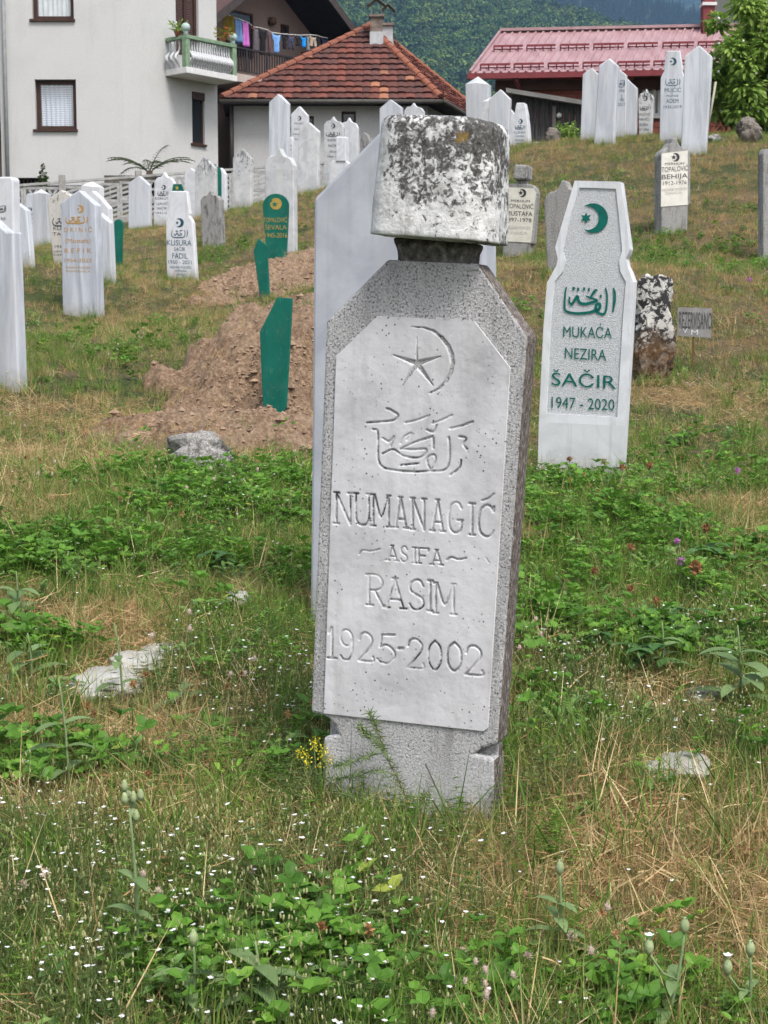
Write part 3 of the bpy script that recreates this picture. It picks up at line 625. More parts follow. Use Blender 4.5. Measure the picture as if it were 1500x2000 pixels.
# ------------------------------------------------------------------ the white stone with green letters
def mukaca():
    s = Stone('gravestone', 7.0, (1135, 945), 'white marble gravestone with bush-hammered field and green MUKAĆA NEZIRA ŠAČIR lettering')
    top = [(1067, 564), (1070, 550), (1079, 534), (1087, 519), (1090, 506), (1087, 494), (1085, 483), (1123, 353), (1213, 355), (1231, 487), (1228, 496), (1223, 506), (1226, 519), (1233, 534), (1239, 550), (1238, 564)]
    s.body([(1062, 640)] + top + [(1234, 640)], MT['white'], .06, (1049, 945), (1217, 915), bevel=.004)
    inner = [(1132.5, 366.5), (1203.5, 369), (1212, 442), (1216, 489), (1210, 510), (1212, 530), (1223, 550), (1217.5, 620), (1206, 815), (1068, 807.5), (1077, 620), (1084, 550), (1100, 530), (1105, 510), (1100, 489), (1116, 418)]
    p = s.poly(inner, -.001); c = (np.mean([a for a, _ in p]), np.mean([b for _, b in p]))
    # raised smooth frame stands around the hammered field: the frame is the outline ring, 6 mm proud
    out = s.poly([(1053, 812)] + [(1062, 640)] + top + [(1234, 640), (1223, 818)], -.001)
    m = MB(); of = [(u, v) for u, v in out]
    ring_out = s.poly([(1123, 353), (1213, 355), (1222, 420), (1231, 487), (1223, 506), (1226, 519), (1238, 552), (1234, 640), (1222, 832), (1053, 824), (1062, 640), (1069, 552), (1087, 519), (1090, 506), (1085, 483), (1104, 418)], -.001)
    ring_in = s.poly([(1132.5, 366.5), (1203.5, 369), (1209, 420), (1216, 489), (1210, 510), (1212, 530), (1223, 550), (1217.5, 620), (1206, 815), (1068, 807.5), (1077, 620), (1084, 550), (1100, 530), (1105, 510), (1100, 489), (1116, 418)], -.001)
    n = len(ring_out); h = -.007
    vs = [(u * .998, h, v) for u, v in ring_out] + [(u, h, v) for u, v in ring_in] + [(u, .002, v) for u, v in ring_out] + [(u, .0, v) for u, v in ring_in]; fs = []
    for i in range(n):
        j = (i + 1) % n; fs += [(i, j, n + j, n + i), (i, 2 * n + i, 2 * n + j, j), (n + i, n + j, 3 * n + j, 3 * n + i)]
    m.add(vs, fs); m.build('raised_border', MT['white'], s.e)
    m = MB(); m.add([(u, -.0012, v) for u, v in p], [tuple(range(len(p)))[::-1]]); m.build('hammered_field', MT['hammer'], s.e, fix=False)
    lower = s.poly([(1053.5, 826), (1222, 834), (1217, 915), (1049, 945)], -.004); lower[2] = (lower[2][0], -.1); lower[3] = (lower[3][0], -.1)
    lower[0] = (ring_out[9][0] * .998, ring_out[9][1]); lower[1] = (ring_out[8][0] * .998, ring_out[8][1]); s.prism('lower_face', [(-.007, lower), (.0, lower)], MT['white'], 0)
    w = -.005
    # crescent and six-pointed star
    s.crescent(1158.5, 426, 29, MT['lgreen'], w, shift=.42); s.star(1144.4, 425.6, 11, MT['lgreen'], w - .0002, 6, inr=.5)
    Z = lambda L: [[(1030 + x / 6.25, 340 + y / 6.25) for x, y in l] for l in L]
    callig = Z([[(475, 1380), (462, 1460), (455, 1560), (455, 1640), (490, 1680), (600, 1700), (740, 1690), (830, 1665), (880, 1640), (885, 1590), (855, 1585), (835, 1620), (850, 1680), (910, 1710), (950, 1690), (968, 1600), (972, 1480), (955, 1390)],
                [(1050, 1390), (1065, 1460), (1062, 1560), (1045, 1680)], [(515, 1500), (512, 1560), (540, 1590), (575, 1540), (610, 1490), (630, 1560), (690, 1585), (790, 1565), (850, 1545), (800, 1520), (715, 1490)], [(760, 1520), (800, 1460), (830, 1420), (858, 1420)],
                [(550, 1392), (580, 1400)], [(605, 1405), (632, 1408)], [(678, 1400), (706, 1404)], [(738, 1410), (762, 1412)], [(885, 1490), (908, 1492)]])
    s.strokes(callig[:4], 5.5, MT['lgreen'], w, 'calligraphy'); [s.strokes([d_], 6, MT['lgreen'], w - .0002, 'calligraphy_dot', taper=False) for d_ in callig[4:]]
    halo = MT['white']
    for txt, a, b, cap in (('MUKAĆA', (1100, 658), (1195, 661), 20.5), ('NEZIRA', (1103, 700), (1184, 704.5), 21), ('ŠAČIR', (1077, 752), (1203, 759.5), 24.5), ('1947 - 2020', (1077, 796), (1200, 801.5), 21)):
        s.text(txt, a, b, cap, MT['lgreen'], w, split=True)
    # maker's worn plate by the foot
    s.text('NIŠANI', (1112, 925), (1150, 928), 4, MT['fade'], -.0075)
mukaca()

# ------------------------------------------------------------------ table of the other stones
def mini_script(s, x0, y0, x1, y1, mat, w=-.002):
    """a small calligraphic cartouche"""
    W_, H_ = x1 - x0, y1 - y0; q = lambda L: [[(x0 + a * W_, y0 + b * H_) for a, b in l] for l in L]
    s.strokes(q([[(.05, .1), (.0, .6), (.1, .95), (.5, 1), (.8, .9), (.85, .4), (.8, .05)], [(.98, .08), (1.0, .5), (.95, .95)], [(.15, .5), (.22, .75), (.35, .45), (.45, .72), (.65, .6), (.5, .4)], [(.25, .2), (.42, .22)], [(.5, .18), (.68, .1)]]), max(1.4, W_ * .055), mat, w, 'calligraphy')
STONES = []
def simple(D, top, mat, label, t=.1, lb=None, rb=None, hip=0, anchor=None, yaw=YAW, texts=(), moon=None, script=None, ink='ink', group=None, bevel=.012):
    a = anchor or ((top[0][0] + top[-1][0]) / 2, top[0][1]); s = Stone('gravestone', D, a, label, group=group, yaw=yaw)
    s.body(top, MT[mat] if isinstance(mat, str) else mat, t, lb, rb, hip, bevel)
    for tx in texts: s.text(tx[0], tx[1], tx[2], tx[3], MT[tx[4] if len(tx) > 4 else ink], split=' ' in tx[0] and tx[3] > 6)
    if moon: s.crescent(moon[0], moon[1], moon[2], MT[ink], shift=.45); s.star(moon[0] - moon[2] * .45, moon[1], moon[2] * .4, MT[ink], -.0024)
    if script: mini_script(s, *script, MT[ink])
    STONES.append(s); return s
S = simple
S(4.2, pent(778, 219, 612, 388, 947, 392), 'slab', 'tall plain pale slab with pointed top standing directly behind the fez-capped stone', .1, (605, 1180), (956, 1180), bevel=.01)
S(10.0, [(-75, 455), (-40, 405), (13, 453), (25.5, 452)], 'streak', 'grey streaked slab with slanting cut shoulder in front of the blank white stone marked TAK', .1, (-70, 745), (37, 748))
S(11.3, [(-70, 346), (22, 345), (25, 352)], 'white', 'white flat-topped stone with TAK lettering behind the grey streaked slab', .09, None, (27, 470), texts=[('TAK', (-4, 430), (12, 430), 6)], script=(-3, 400, 11, 414))
S(15.6, pent(153.4, 371, 118, 396, 186.3, 400), 'streak', 'grey veined marble stone with golden DRINIĆ REFIK lettering', .12, (122, 614), (192.4, 614), ink='gold', moon=(156, 408, 7.5), script=(128, 422, 171, 436),
  texts=[('D R I N I Ć', (125, 453), (180, 453), 8.5), ('(Mustafa)', (128, 474), (177, 474), 8), ('R E F I K', (126, 494), (179, 494), 9), ('1954-2022', (126, 512), (179, 512), 7), ('NIŠAN PODIŽE', (129, 524), (177, 525), 4), ('PORODICA', (129, 531), (177, 532), 3.5)])
S(17.0, [(165, 412), (193, 415), (214, 434)], 'banded', 'plain white slab with slanting shoulder tucked behind the golden-lettered stone', .1, (168, 600), (221, 605))
S(18.6, [(168, 388), (180, 372), (196, 387), (212, 406)], 'white', 'white round-shouldered stone half hidden behind the two slabs beside golden lettering', .1, None, (217, 520))
S(18.0, [(92.7, 402), (93, 388), (119.5, 371), (137, 381), (140, 402)], 'cream', 'cream stained stone with mottled cap and dark lettering behind the golden-lettered stone', .1, (111, 581), (150, 581), texts=[('KLISURA', (104, 449), (150, 449), 6.5), ('TAHIR', (103, 460), (140, 460), 6), ('1932-2014', (107, 484), (150, 484), 5), ('NIŠAN PODIŽU', (105, 493), (150, 493), 3.6), ('DJECA', (105, 499), (140, 499), 3.4)], script=(103, 424, 140, 441))
S(24.0, pent(76, 368, 62.5, 378, 90.5, 378), 'white2', 'small plain white stone with hipped cap before the openwork fence', .12, (65, 482), (94, 480), hip=1)
S(25.5, [(50, 385), (53, 378), (66, 378)], 'white2', 'narrow white stone with tiny dark lines of lettering beside the hipped white stone', .1, None, (70, 470), texts=[('KLISURA', (53, 420), (64, 420), 3.5), ('IBRO', (55, 428), (64, 428), 3.2), ('1940-2016', (54, 437), (65, 437), 3)], script=(53, 405, 62, 412))
S(17.0, [(5, 400), (29.5, 394), (52, 410)], 'banded', 'plain pale slab with sloping shoulder between the TAK stone and the small hipped stone', .09, None, (60.7, 518))
S(24.5, [(158, 366), (160, 361), (176, 353), (196, 365)], 'white', 'white stone with low gabled cap showing above the golden-lettered stone', .11, None, (197, 400), hip=1)
S(28.0, pent(271, 343, 251, 357, 291, 361), 'white2', 'plain pointed white stone beside the feathery palm', .1, (250.5, 455), (292, 455))
S(26.0, ogee(320, 336, 301, 356, 339, 357), 'white', 'white ogee-topped stone lettered LJANIĆ next to the plain pointed stone', .1, (300, 447), (338, 447), moon=(319, 366, 5), texts=[('KORKUT', (303, 390), (328, 390), 4.8), ('LJANIĆ', (306, 400), (328, 400), 4.6), ('SAĆIR', (307, 409), (326, 409), 4.6), ('1941-2', (304, 418), (326, 418), 4)], script=(308, 373, 328, 382))
S(18.6, shouldered(333, 364, 373, 329, 370, 417, 323.5, 376, 434), 'white', 'clean white waisted stone with dark teal KLISURA FADIL lettering', .075, (325.7, 549.5), (383, 543), ink='teal', moon=(350, 435, 9),
  script=(335, 448, 366, 464), texts=[('KLISURA', (326, 479), (374, 480), 10.5), ('SAĆIR', (340, 490), (362, 490), 7), ('FADIL', (336.5, 505), (367, 505.5), 10.5), ('1950 - 2021', (329, 515), (374, 516), 7), ('NIŠANE PODIŽE', (332, 524), (373, 525), 4.6), ('SUPRUGA', (341, 531), (365, 531.5), 4.4), ('VAHIDA', (344, 538), (363, 538.5), 4.2)])
S(22.0, ogee(409, 372, 391, 392, 429, 390), 'old2', 'dark streaked old grey stone with small finial behind the KLISURA FADIL stone', .13, (394, 479), (433, 482))
S(27.0, pent(398, 305, 380, 330, 420, 328), 'stained', 'pointed white stone with black run stains below its tip behind the dark grey one', .1, None, None)
S(28.2, pent(372, 328, 360, 339, 384, 337), 'white', 'low plain white stone beside the black-stained pointed one', .1)
S(29.5, pent(431, 327, 422, 338, 440, 340), 'white', 'small white pointed stone behind the thin green board', .1)
S(26.0, pent(472, 290, 454, 309, 490, 309), 'stained', 'slender pointed white stone with black smear under its tip by the house corner', .1, (457, 410), (490, 404))
S(19.0, ogee(545.7, 288.5, 517, 319, 573, 323), 'stained2', 'large white ogee-headed stone standing behind the rounded green board', .12, (519, 500), (574, 507))
S(28.0, pent(543, 183, 525, 200, 561, 201), 'banded', 'tallest plain white stone rising against the white wall under the tiled roof', .14, (524, 380), (561, 380), hip=0)
S(30.0, pent(584, 207, 568, 223, 600, 225), 'white', 'white pointed stone with small crescent in front of the dark doorway', .1, moon=(584, 231, 4.5), texts=[('FRNJIĆ', (575, 243), (593, 243), 3.6), ('HASAN', (575, 254), (592, 254), 3.6), ('1938', (573, 264), (586, 264), 3.4), ('2010', (572, 274), (586, 274), 3.4)])
S(27.0, pent(602, 238, 583, 254, 622, 256), 'stained2', 'broad plain white stone with lightly stained gable beside the crescent stone', .1, (580, 379), (620, 379))
S(29.0, [(562, 275), (563, 267), (570, 267), (571, 275)], 'white', 'very narrow white stone with lettering squeezed between two tall plain ones', .1, texts=[('STANA', (563, 286), (570, 286), 3.4), ('1949', (563, 294), (570, 294), 3.2)])
S(30.0, ogee(650, 227, 632, 245, 670, 247), 'stained2', 'white ogee stone with crescent and four dark lines below the small dark window', .1, moon=(650, 246, 5), script=(637, 258, 663, 266), texts=[('KLISURA', (640, 276), (658, 276), 4.6), ('ŠAĆIR', (641, 287), (658, 287), 4.4), ('RAGIB', (644, 298), (657, 298), 4), ('1940-2', (640, 308), (657, 308), 4)])
S(31.0, ogee(681, 229, 664, 248, 698, 249), 'white', 'plain white ogee stone beside the one with four dark lines', .1)
s_ = Stone('gravestone', 28.0, (661, 330), 'white stone with block-shaped fez cap before the ogee stone'); s_.body([(643, 320), (648, 314), (676, 314), (682, 320)], MT['white'], .12)
pz = s_.poly([(656, 316), (656.5, 267), (676, 267), (676, 316)]); s_.prism('fez_cap', [(-.02, pz), (.13, pz)], MT['white'], .02)
S(32.0, [(703, 276), (706, 264), (711, 258), (718, 264), (722, 276)], 'old2', 'small dark pointed old stone by the white cottage wall', .14)
S(29.0, pent(762, 194, 741, 212, 784, 210), 'white2', 'pointed white stone showing above the tall pale slab', .11)
S(30.0, ogee(807, 200, 789, 217, 827, 218), 'stained2', 'stained ogee tip showing above the fez cap', .1)
S(26.5, pent(930, 147, 909, 164, 952, 164), 'white2', 'tall hipped white pillar stone right against the tiled roof corner', .2, (911, 250), (954, 250), hip=1)
S(24.5, pent(961, 186, 941, 198, 979, 198), 'stained2', 'short white stone with black drips beside the hipped pillar', .13, None, (983, 300), hip=1)
S(23.0, pent(977, 174, 955, 193, 996, 193), 'white2', 'clean pointed white slab leaning by the wooden shed', .1, (950, 310), (990, 312))
S(27.0, pent(990, 205, 978, 216, 1005, 223), 'white', 'low white slab between the pointed slab and the teal-lettered stone', .1, None, (1003, 290))
S(26.0, shouldered(1008.5, 1024, 200.5, 1004, 1029, 225, 1001, 1031, 243), 'white', 'small waisted white stone with teal KLISURA lettering by the shed', .16, (1000, 288), (1034, 287), ink='teal', moon=(1016, 237, 5), script=(1006, 244, 1025, 252),
  texts=[('KLISURA', (1004, 261), (1026, 261), 4.6), ('( SUHRA )', (1005, 268), (1026, 268), 4.2), ('NASIR', (1007, 276), (1024, 276), 4.4), ('1946-', (1008, 282), (1023, 282), 3)])
S(25.0, pent(1155, 132, 1138, 145, 1172, 148), 'banded', 'white banded pointed stone, shorter companion of the tall gabled stone by the shed', .1, (1133, 278), (1168, 280))
S(23.0, pent(1190, 113, 1169, 128, 1207, 128), 'white2', 'tall white gabled stone with raised edge near the wooden shed', .12, (1159, 285), (1199, 285), bevel=.02)
S(24.8, pent(1209, 135, 1194, 146, 1223, 146), 'white2', 'white stone with teal letters peeping out behind the tall gabled stone', .1, None, (1222, 275), ink='teal', texts=[('IN', (1210, 180), (1219, 180), 6), (')', (1212, 190), (1215, 190), 5), ('IR', (1211, 198), (1219, 198), 6), ('2017', (1207, 207), (1221, 207), 6)], script=(1208, 155, 1220, 170))
S(26.5, pent(1220, 149, 1200, 164, 1244, 172), 'white2', 'plain white stone with long slanting shoulder beside the teal-lettered one', .1, None, (1242, 272))
S(25.5, ogee(1262, 173, 1246, 190, 1276, 192), 'stained', 'small ornate stone with ogee hood and dark lettering before the white window', .1, (1248, 266), (1272, 266), moon=(1260, 192, 5), script=(1250, 207, 1266, 215),
  texts=[('HALILOVIĆ', (1246, 226), (1270, 226), 5), ('(PERVIĆ)', (1246, 236), (1268, 236), 5), ('KADIRA', (1246, 246), (1266, 246), 5), ('1937-2008', (1245, 255), (1267, 255), 4)])
S(22.5, shouldered(1302, 1328, 99, 1296, 1333, 134, 1290, 1337, 152), 'banded', 'waisted white stone with blue vein and MUJČIĆ ADEM lettering', .08, (1288, 268), (1338, 268), ink='teal', moon=(1314, 120, 7.5), script=(1300, 153, 1328, 167),
  texts=[('MUJČIĆ', (1298, 180), (1330, 180), 8), ('MUSTAFE', (1302, 189.5), (1325, 189.5), 4.4), ('ADEM', (1301, 201), (1325, 201), 8), ('1935-2019', (1296, 212), (1331, 211), 5.5)])
S(20.7, pent(1365, 88, 1337, 110, 1390, 110), 'banded', 'tall blank pointed slab with vertical grey veins beside the MUJČIĆ stone', .1, (1329, 306), (1378, 303))
# old stone with plate, turned the other way
yb = R(-27)
s_ = Stone('gravestone', 16.5, (1316, 455), 'old grey stone with bulb finial and light plate lettered TOPALOVIĆ BEHIJA', yaw=yb)
s_.body([(1292, 398), (1292, 303), (1296, 295), (1306, 288), (1311, 279), (1313, 269), (1323, 269), (1325, 279), (1331, 287), (1343, 293), (1349, 299), (1349, 396), (1344, 403)], MT['old'], .13, None, None)
s_.full = None
pl = s_.poly([(1292, 300), (1343, 294), (1343, 400), (1291, 404)], -.004); s_.prism('plate', [(-.006, pl), (.003, pl)], MT['plate'], 0)
W_ = -.008
s_.crescent(1319, 307, 8.5, MT['ink'], W_, shift=.45); s_.star(1316, 307, 5.5, MT['ink'], W_ - .0005)
for tx in (('MERHUM', (1299, 322.5), (1336, 321.5), 4.6, 'ink'), ('TOPALOVIĆ', (1292, 336.5), (1344, 333), 9.6, 'ink'), ('BEHIJA', (1292.5, 350.5), (1343, 347), 9, 'ink'), ('1912-1976', (1295, 362), (1341, 359.5), 7.6, 'ink'), ('NIŠANE PODIŽE', (1293, 374), (1342, 370.5), 5, 'fade'), ('DJECA', (1300, 380), (1332, 378), 4.4, 'fade')):
    s_.text(tx[0], tx[1], tx[2], tx[3], MT[tx[4]], W_)
S(15.0, [(1491, 300), (1496, 290), (1530, 296), (1540, 310)], 'old', 'grey old slab at the hillside edge past the plate lettered BEHIJA', .1, (1491, 510), (1540, 510), yaw=R(-20))
# old stone with fez and plate
s_ = Stone('gravestone', 16.6, (1012, 500), 'small old stone with square fez and plate lettered TOPALOVIĆ MUSTAFA')
s_.body([(981, 470), (986, 372), (990, 362), (1000, 358), (1038, 360), (1046, 367), (1049, 378), (1041, 476), (1036, 478), (1036, 484)], MT['old'], .13, None, None)
pz = s_.poly([(1003, 351), (1005, 321), (1033, 323), (1032, 352)]); s_.prism('fez_cap', [(-.03, pz), (.16, pz)], MT['old2'], .02)
pz = s_.poly([(1007, 361), (1008, 349), (1028, 350), (1028, 362)]); s_.prism('neck', [(.02, pz), (.11, pz)], MT['old2'], .005)
pl = s_.poly([(987, 372), (993, 366), (1042, 368), (1047, 376), (1037, 474), (983, 471)], -.004); s_.prism('plate', [(-.006, pl), (.003, pl)], MT['plate2'], 0)
s_.crescent(1020, 377, 8, MT['ink'], W_, shift=.45); s_.star(1017, 376.5, 5.2, MT['ink'], W_ - .0005)
for tx in (('MERHUM', (998, 394), (1035, 395.5), 4.6, 'ink'), ('TOPALOVIĆ', (989, 406), (1042, 408.5), 8.6, 'ink'), ('MUSTAFA', (989, 420.5), (1040, 422.5), 8.6, 'ink'), ('1897-1978', (988, 432), (1038, 434), 7.4, 'ink'), ('NIŠANE PODIŽE', (988, 447), (1036, 448), 5, 'fade'), ('DJECA', (998, 457), (1030, 458), 5, 'fade')):
    s_.text(tx[0], tx[1], tx[2], tx[3], MT[tx[4]], W_)
S(13.0, [(1062, 400), (1064, 385), (1072, 376), (1085, 372), (1092, 364), (1096, 352), (1105, 352), (1110, 366), (1122, 374), (1140, 380), (1146, 400)], 'old3', 'rough grey stone with broken finial hidden half behind the green-lettered stone', .14, (1068, 530), (1145, 532))

# ------------------------------------------------------------------ rough rocks
def rock(name, px, py, wpx, hpx, D, mat, label, seed, depth=.7, cat='rock', shape=None):
    c = at(px, py, D); c.z = gz1(c.x, c.y); k = D / FPX; w, h = wpx * k, hpx * k
    bm = bmesh.new(); bmesh.ops.create_icosphere(bm, subdivisions=4, radius=1)
    rs = np.random.default_rng(seed)
    for v in bm.verts:
        x, y, z = v.co
        if shape: x, y, z = shape(x, y, z)
        nn = (fbm([x * 1.3 + seed], [z * 1.3 + y * .9], 1.6, 4, seed)[0] - .5)
        f = 1 + nn * .5; q = 0 if shape is slabby else .06 * round(nn * 14)
        v.co = ((x * (f + q)) * w / 2, y * f * w / 2 * depth, (z * (f) * .5 + .42) * h)
    me = bpy.data.meshes.new(name); bm.to_mesh(me); bm.free(); o = link(name, me, None, mat); o.location = c
    tag(o, label, cat); FOOT.append((c.x, c.y, 0, w * .46, -w * .35 - .07, w * .3)); return o
pil = lambda x, y, z: (math.copysign(abs(x) ** .55, x), math.copysign(abs(y) ** .6, y), math.copysign(abs(z) ** .8, z))
slabby = lambda x, y, z: (math.copysign(abs(x) ** .7, x), math.copysign(abs(y) ** .7, y), math.copysign(abs(z) ** .6, z))
cone = lambda x, y, z: (x * (1.02 - .35 * (z + 1) / 2), y * (1 - .3 * (z + 1) / 2), z)
rock('old_stump_stone', 1275, 735, 68, 212, 10.0, MT['mott'], 'squat stump of an old stone blotched with black and white lichen', 3, .7, 'stone', pil)
rock('boulder', 388, 922, 150, 96, 6.9, old_stone('flat grey fieldstone', .95, 12, .15), 'angular grey fieldstone at the foot of the earth mound', 11, .55, 'rock', cone)
rock('old_stump_stone', 1081, 285, 28, 40, 27.0, MT['brownrock'], 'brown weathered headless stone before the wooden shed', 5, .6, 'stone', pil)
rock('boulder', 1048, 290, 16, 9, 26.5, MT['white'], 'small white stone lump at the foot of the shed', 6, .8)
rock('boulder', 1465, 256, 46, 50, 22.0, MT['brownrock'], 'mossy brown rock under the leafy bush', 8, .8)
rock('boulder', 1395, 270, 28, 18, 22.0, MT['old'], 'low grey stone between the tall veined slab and the mossy rock', 9, .8)
kerbm = marble('weathered white kerb stone', (.6, .59, .57), (.35, .33, .31), .7, seed=12, stain=.3)
for (px, py, w, h, lab, sd) in ((212, 1362, 112, 40, 'broken white kerbstone lying in the grass below the dried clover', 21), (268, 1318, 84, 32, 'white kerbstone sunk in grass next to the broken one', 22), (462, 1190, 44, 30, 'small white marble chunk with dark pits in the clover', 23),
                                (1425, 1185, 34, 26, 'long pale kerb fragment in dry grass near the purple clover', 24), (1420, 1255, 30, 20, 'worn pale kerb fragment below the longer one', 25), (1372, 1385, 50, 34, 'pale stone chip between yellowing leaves and dry grass', 26), (1335, 1515, 84, 34, 'flat whitish stone half buried in straw', 27), (1275, 1522, 40, 30, 'grey stone chip beside the flat whitish stone', 28), (315, 1285, 60, 20, 'thin white kerb sliver under the tiny white flowers', 29), (195, 926, 60, 12, 'tan flat stone at the tail of the earth mound', 30), (385, 1222, 26, 18, 'small white pebble above the kerb sliver', 31)):
    g = ground_at(px, py); rock('kerb_fragment' if sd < 30 else 'fieldstone', px, py, w * 1.2, h * 1.15, g.y, kerbm if sd < 30 else MT['brownrock'], lab, sd, 1.5, 'stone', slabby)

# ------------------------------------------------------------------ earth mounds
def soil_mat():
    n = NT('reddish earth'); pos = n.n('ShaderNodeNewGeometry').outputs['Position']
    a = n.noise(40, 6, .7, pos); b = n.noise(4, 4, .6, pos)
    c = n.ramp(a, [(.3, (.07, .042, .027)), (.5, (.225, .148, .096)), (.7, (.42, .31, .215))])
    c = n.mix(n.ramp(b, [(.45, 0), (.7, .5)]), c, (.30, .225, .16)); n.color(c); n.rough(1); n.bump(n.noise(90, 5, .75, pos), .9, .02); return n.m
SOIL = soil_mat(); MOUNDS = []
def mound(label, blobs, seed, ncl):
    """blobs: (centre x, y, radius along the grave, radius across, height)"""
    bx, by = math.sin(YAW), math.cos(YAW)
    def field(x, y):
        h = np.full(np.shape(x), -.06)
        for cx, cy, ra, rb, hh in blobs:
            dx, dy = x - cx, y - cy; a = (dx * bx + dy * by) / ra; b = (dx * by - dy * bx) / rb; q = np.maximum(0, 1 - (a * a + b * b) + (fbm(x, y, 3.2, 4, seed + 1) - .5) * 1.3); h = np.maximum(h, hh * np.minimum(1, q * 1.1) ** .95 - .06 * (q <= 0))
        h = np.where(h > -.05, h, h); n = fbm(x, y, 6, 4, seed); return h + (h > -.05) * (n - .5) * .16 + (h > -.05) * (fbm(x, y, 22, 4, seed + 3) - .5) * .09
    MOUNDS.append(field)
    x0 = min(b[0] - max(b[2], b[3]) for b in blobs); x1 = max(b[0] + max(b[2], b[3]) for b in blobs); y0 = min(b[1] - max(b[2], b[3]) for b in blobs); y1 = max(b[1] + max(b[2], b[3]) for b in blobs)
    st = .018; X, Y = np.meshgrid(np.arange(x0, x1, st), np.arange(y0, y1, st)); H = field(X, Y); Z = gz(X, Y) + H; ny, nx = X.shape
    keep = (H[:-1, :-1] > -.04) | (H[1:, 1:] > -.04) | (H[:-1, 1:] > -.04) | (H[1:, :-1] > -.04)
    i = np.arange(ny * nx).reshape(ny, nx)[:-1, :-1][keep]; F = np.stack([i, i + 1, i + nx + 1, i + nx], 1)
    used, inv = np.unique(F, return_inverse=True); P = np.stack([X.ravel(), Y.ravel(), Z.ravel()], 1)[used]; c = np.array([blobs[0][0], blobs[0][1], gz1(blobs[0][0], blobs[0][1])])
    me = mesh('earth_mound', (P - c).tolist(), inv.reshape(-1, 4).tolist(), True); o = link('earth_mound', me, None, SOIL); o.location = c; tag(o, label, 'earth mound', 'fresh grave mounds')
    # loose clods and pebbles, one joined part
    m = MB(); rs = random.Random(seed)
    for k in range(ncl):
        b = rs.choice(blobs); x = b[0] + rs.uniform(-1, 1) * max(b[2:4]); y = b[1] + rs.uniform(-1, 1) * max(b[2:4]); h = float(field(np.array([x]), np.array([y]))[0])
        if h < 0: continue
        z = gz1(x, y) + h; r = rs.uniform(.005, .017) * (rs.uniform(1.5, 3.5) if rs.random() < .07 else 1)
        vs = []
        for (ax, ay, az) in ((1, 0, 0), (-1, 0, 0), (0, 1, 0), (0, -1, 0), (0, 0, 1), (0, 0, -1)): vs.append((x + ax * r * rs.uniform(.6, 1.5) - c[0], y + ay * r * rs.uniform(.6, 1.4) - c[1], z + az * r * rs.uniform(.4, .9) - c[2]))
        m.add(vs, [(0, 2, 4), (2, 1, 4), (1, 3, 4), (3, 0, 4), (2, 0, 5), (1, 2, 5), (3, 1, 5), (0, 3, 5)])
    q = m.build('clods', plain('pale earth clods', (.24, .165, .115), 1, .55, 9), o); q['kind'] = 'stuff'
    return o
pA = at(585, 800, 10.35); pB = at(400, 860, 8.3); pC = at(560, 860, 8.7)
mound('bare reddish earth mound behind the angular fieldstone, carrying the wide green board', [(pA.x + .08, pA.y + .05, 1.25, .98, .44), (pB.x + .15, pB.y + .35, .6, .85, .15), (pC.x + .05, pC.y + .55, .5, .55, .13)], 4, 2600)
qA = at(565, 545, 17.6); qB = at(470, 610, 16.2)
mound('bare earth mound with the narrow green board and the rounded TOPALOVIĆ board', [(qA.x, qA.y, 1.3, .85, .2), (qB.x + .1, qB.y + .5, .8, .6, .06)], 9, 1800)

# ------------------------------------------------------------------ green grave boards
def board(D, pts, label, t=.02, texts=(), emblem=None, yaw=YAW, zoff=0, anchor=None):
    s = Stone('grave_board', D, anchor or pts[-1], label, 'grave marker', 'green painted wooden grave boards', yaw)
    p = s.poly(pts); s.prism('plank', [(0, p), (t, p)], MT['green'], .003, True)
    for tx in texts: s.text(tx[0], tx[1], tx[2], tx[3], MT['goldleaf'], -.002)
    if emblem:
        cx, cy, r = emblem; m = MB(); vs = [(*s.uv(cx, cy, -.0015), 0)]; ring = [s.uv(cx + r * math.cos(a), cy + r * math.sin(a), -.0015) for a in np.linspace(0, 2 * math.pi, 25)[:-1]]
        m.add([(s.uv(cx, cy)[0], -.0015, s.uv(cx, cy)[1])] + [(u, -.0015, v) for u, v in ring], [(0, (k + 1) % 24 + 1, k + 1) for k in range(24)]); m.build('gold_disc', MT['goldleaf'], s.e, fix=False)
        s.star(cx - 2.5, cy + 1, r * .55, MT['green'], -.003); s.star(cx - r * .8, cy - r * .45, r * .3, MT['green'], -.0032)
    return s
board(9.2, [(540.8, 581), (569.6, 582.5), (566, 660), (562, 728), (558.4, 795), (533, 850), (521, 845), (513.6, 795), (508.8, 696), (507, 648)], 'wide scratched green board with cut corner stuck in the bare earth mound')
board(16.0, [(504, 465.6), (521.6, 480), (528, 615), (512, 615), (495, 489.6)], 'narrow leaning pointed green board on the bare mound')
board(18.0, rounded(538.5, 378, 513, 564, 402)[:] + [(562, 450), (558, 530), (525, 530), (516, 450)], 'round-topped green board with gold disc and TOPALOVIĆ ŠEVALA lettering',
      texts=[('TOPALOVIĆ', (514, 434), (561, 434), 9), ('ŠEVALA', (518, 448.5), (560, 448.5), 9), ('1945-2016', (518, 464), (561, 464), 9)], emblem=(539, 398, 11.5))
board(20.0, rounded(231, 428, 222, 240, 438) + [(238, 520), (224, 520)], 'small faded round-topped green board behind the golden-lettered stone')
board(22.0, [(336, 420), (336, 371), (338, 359.5), (354, 359.5), (358, 371), (358, 420)], 'green board top showing above the KLISURA FADIL stone', emblem=(345, 367, 3.5))
board(28.6, rounded(425, 326, 416, 432, 340) + [(432, 420), (416, 420)], 'thin round-topped green board between white stones by the house wall')

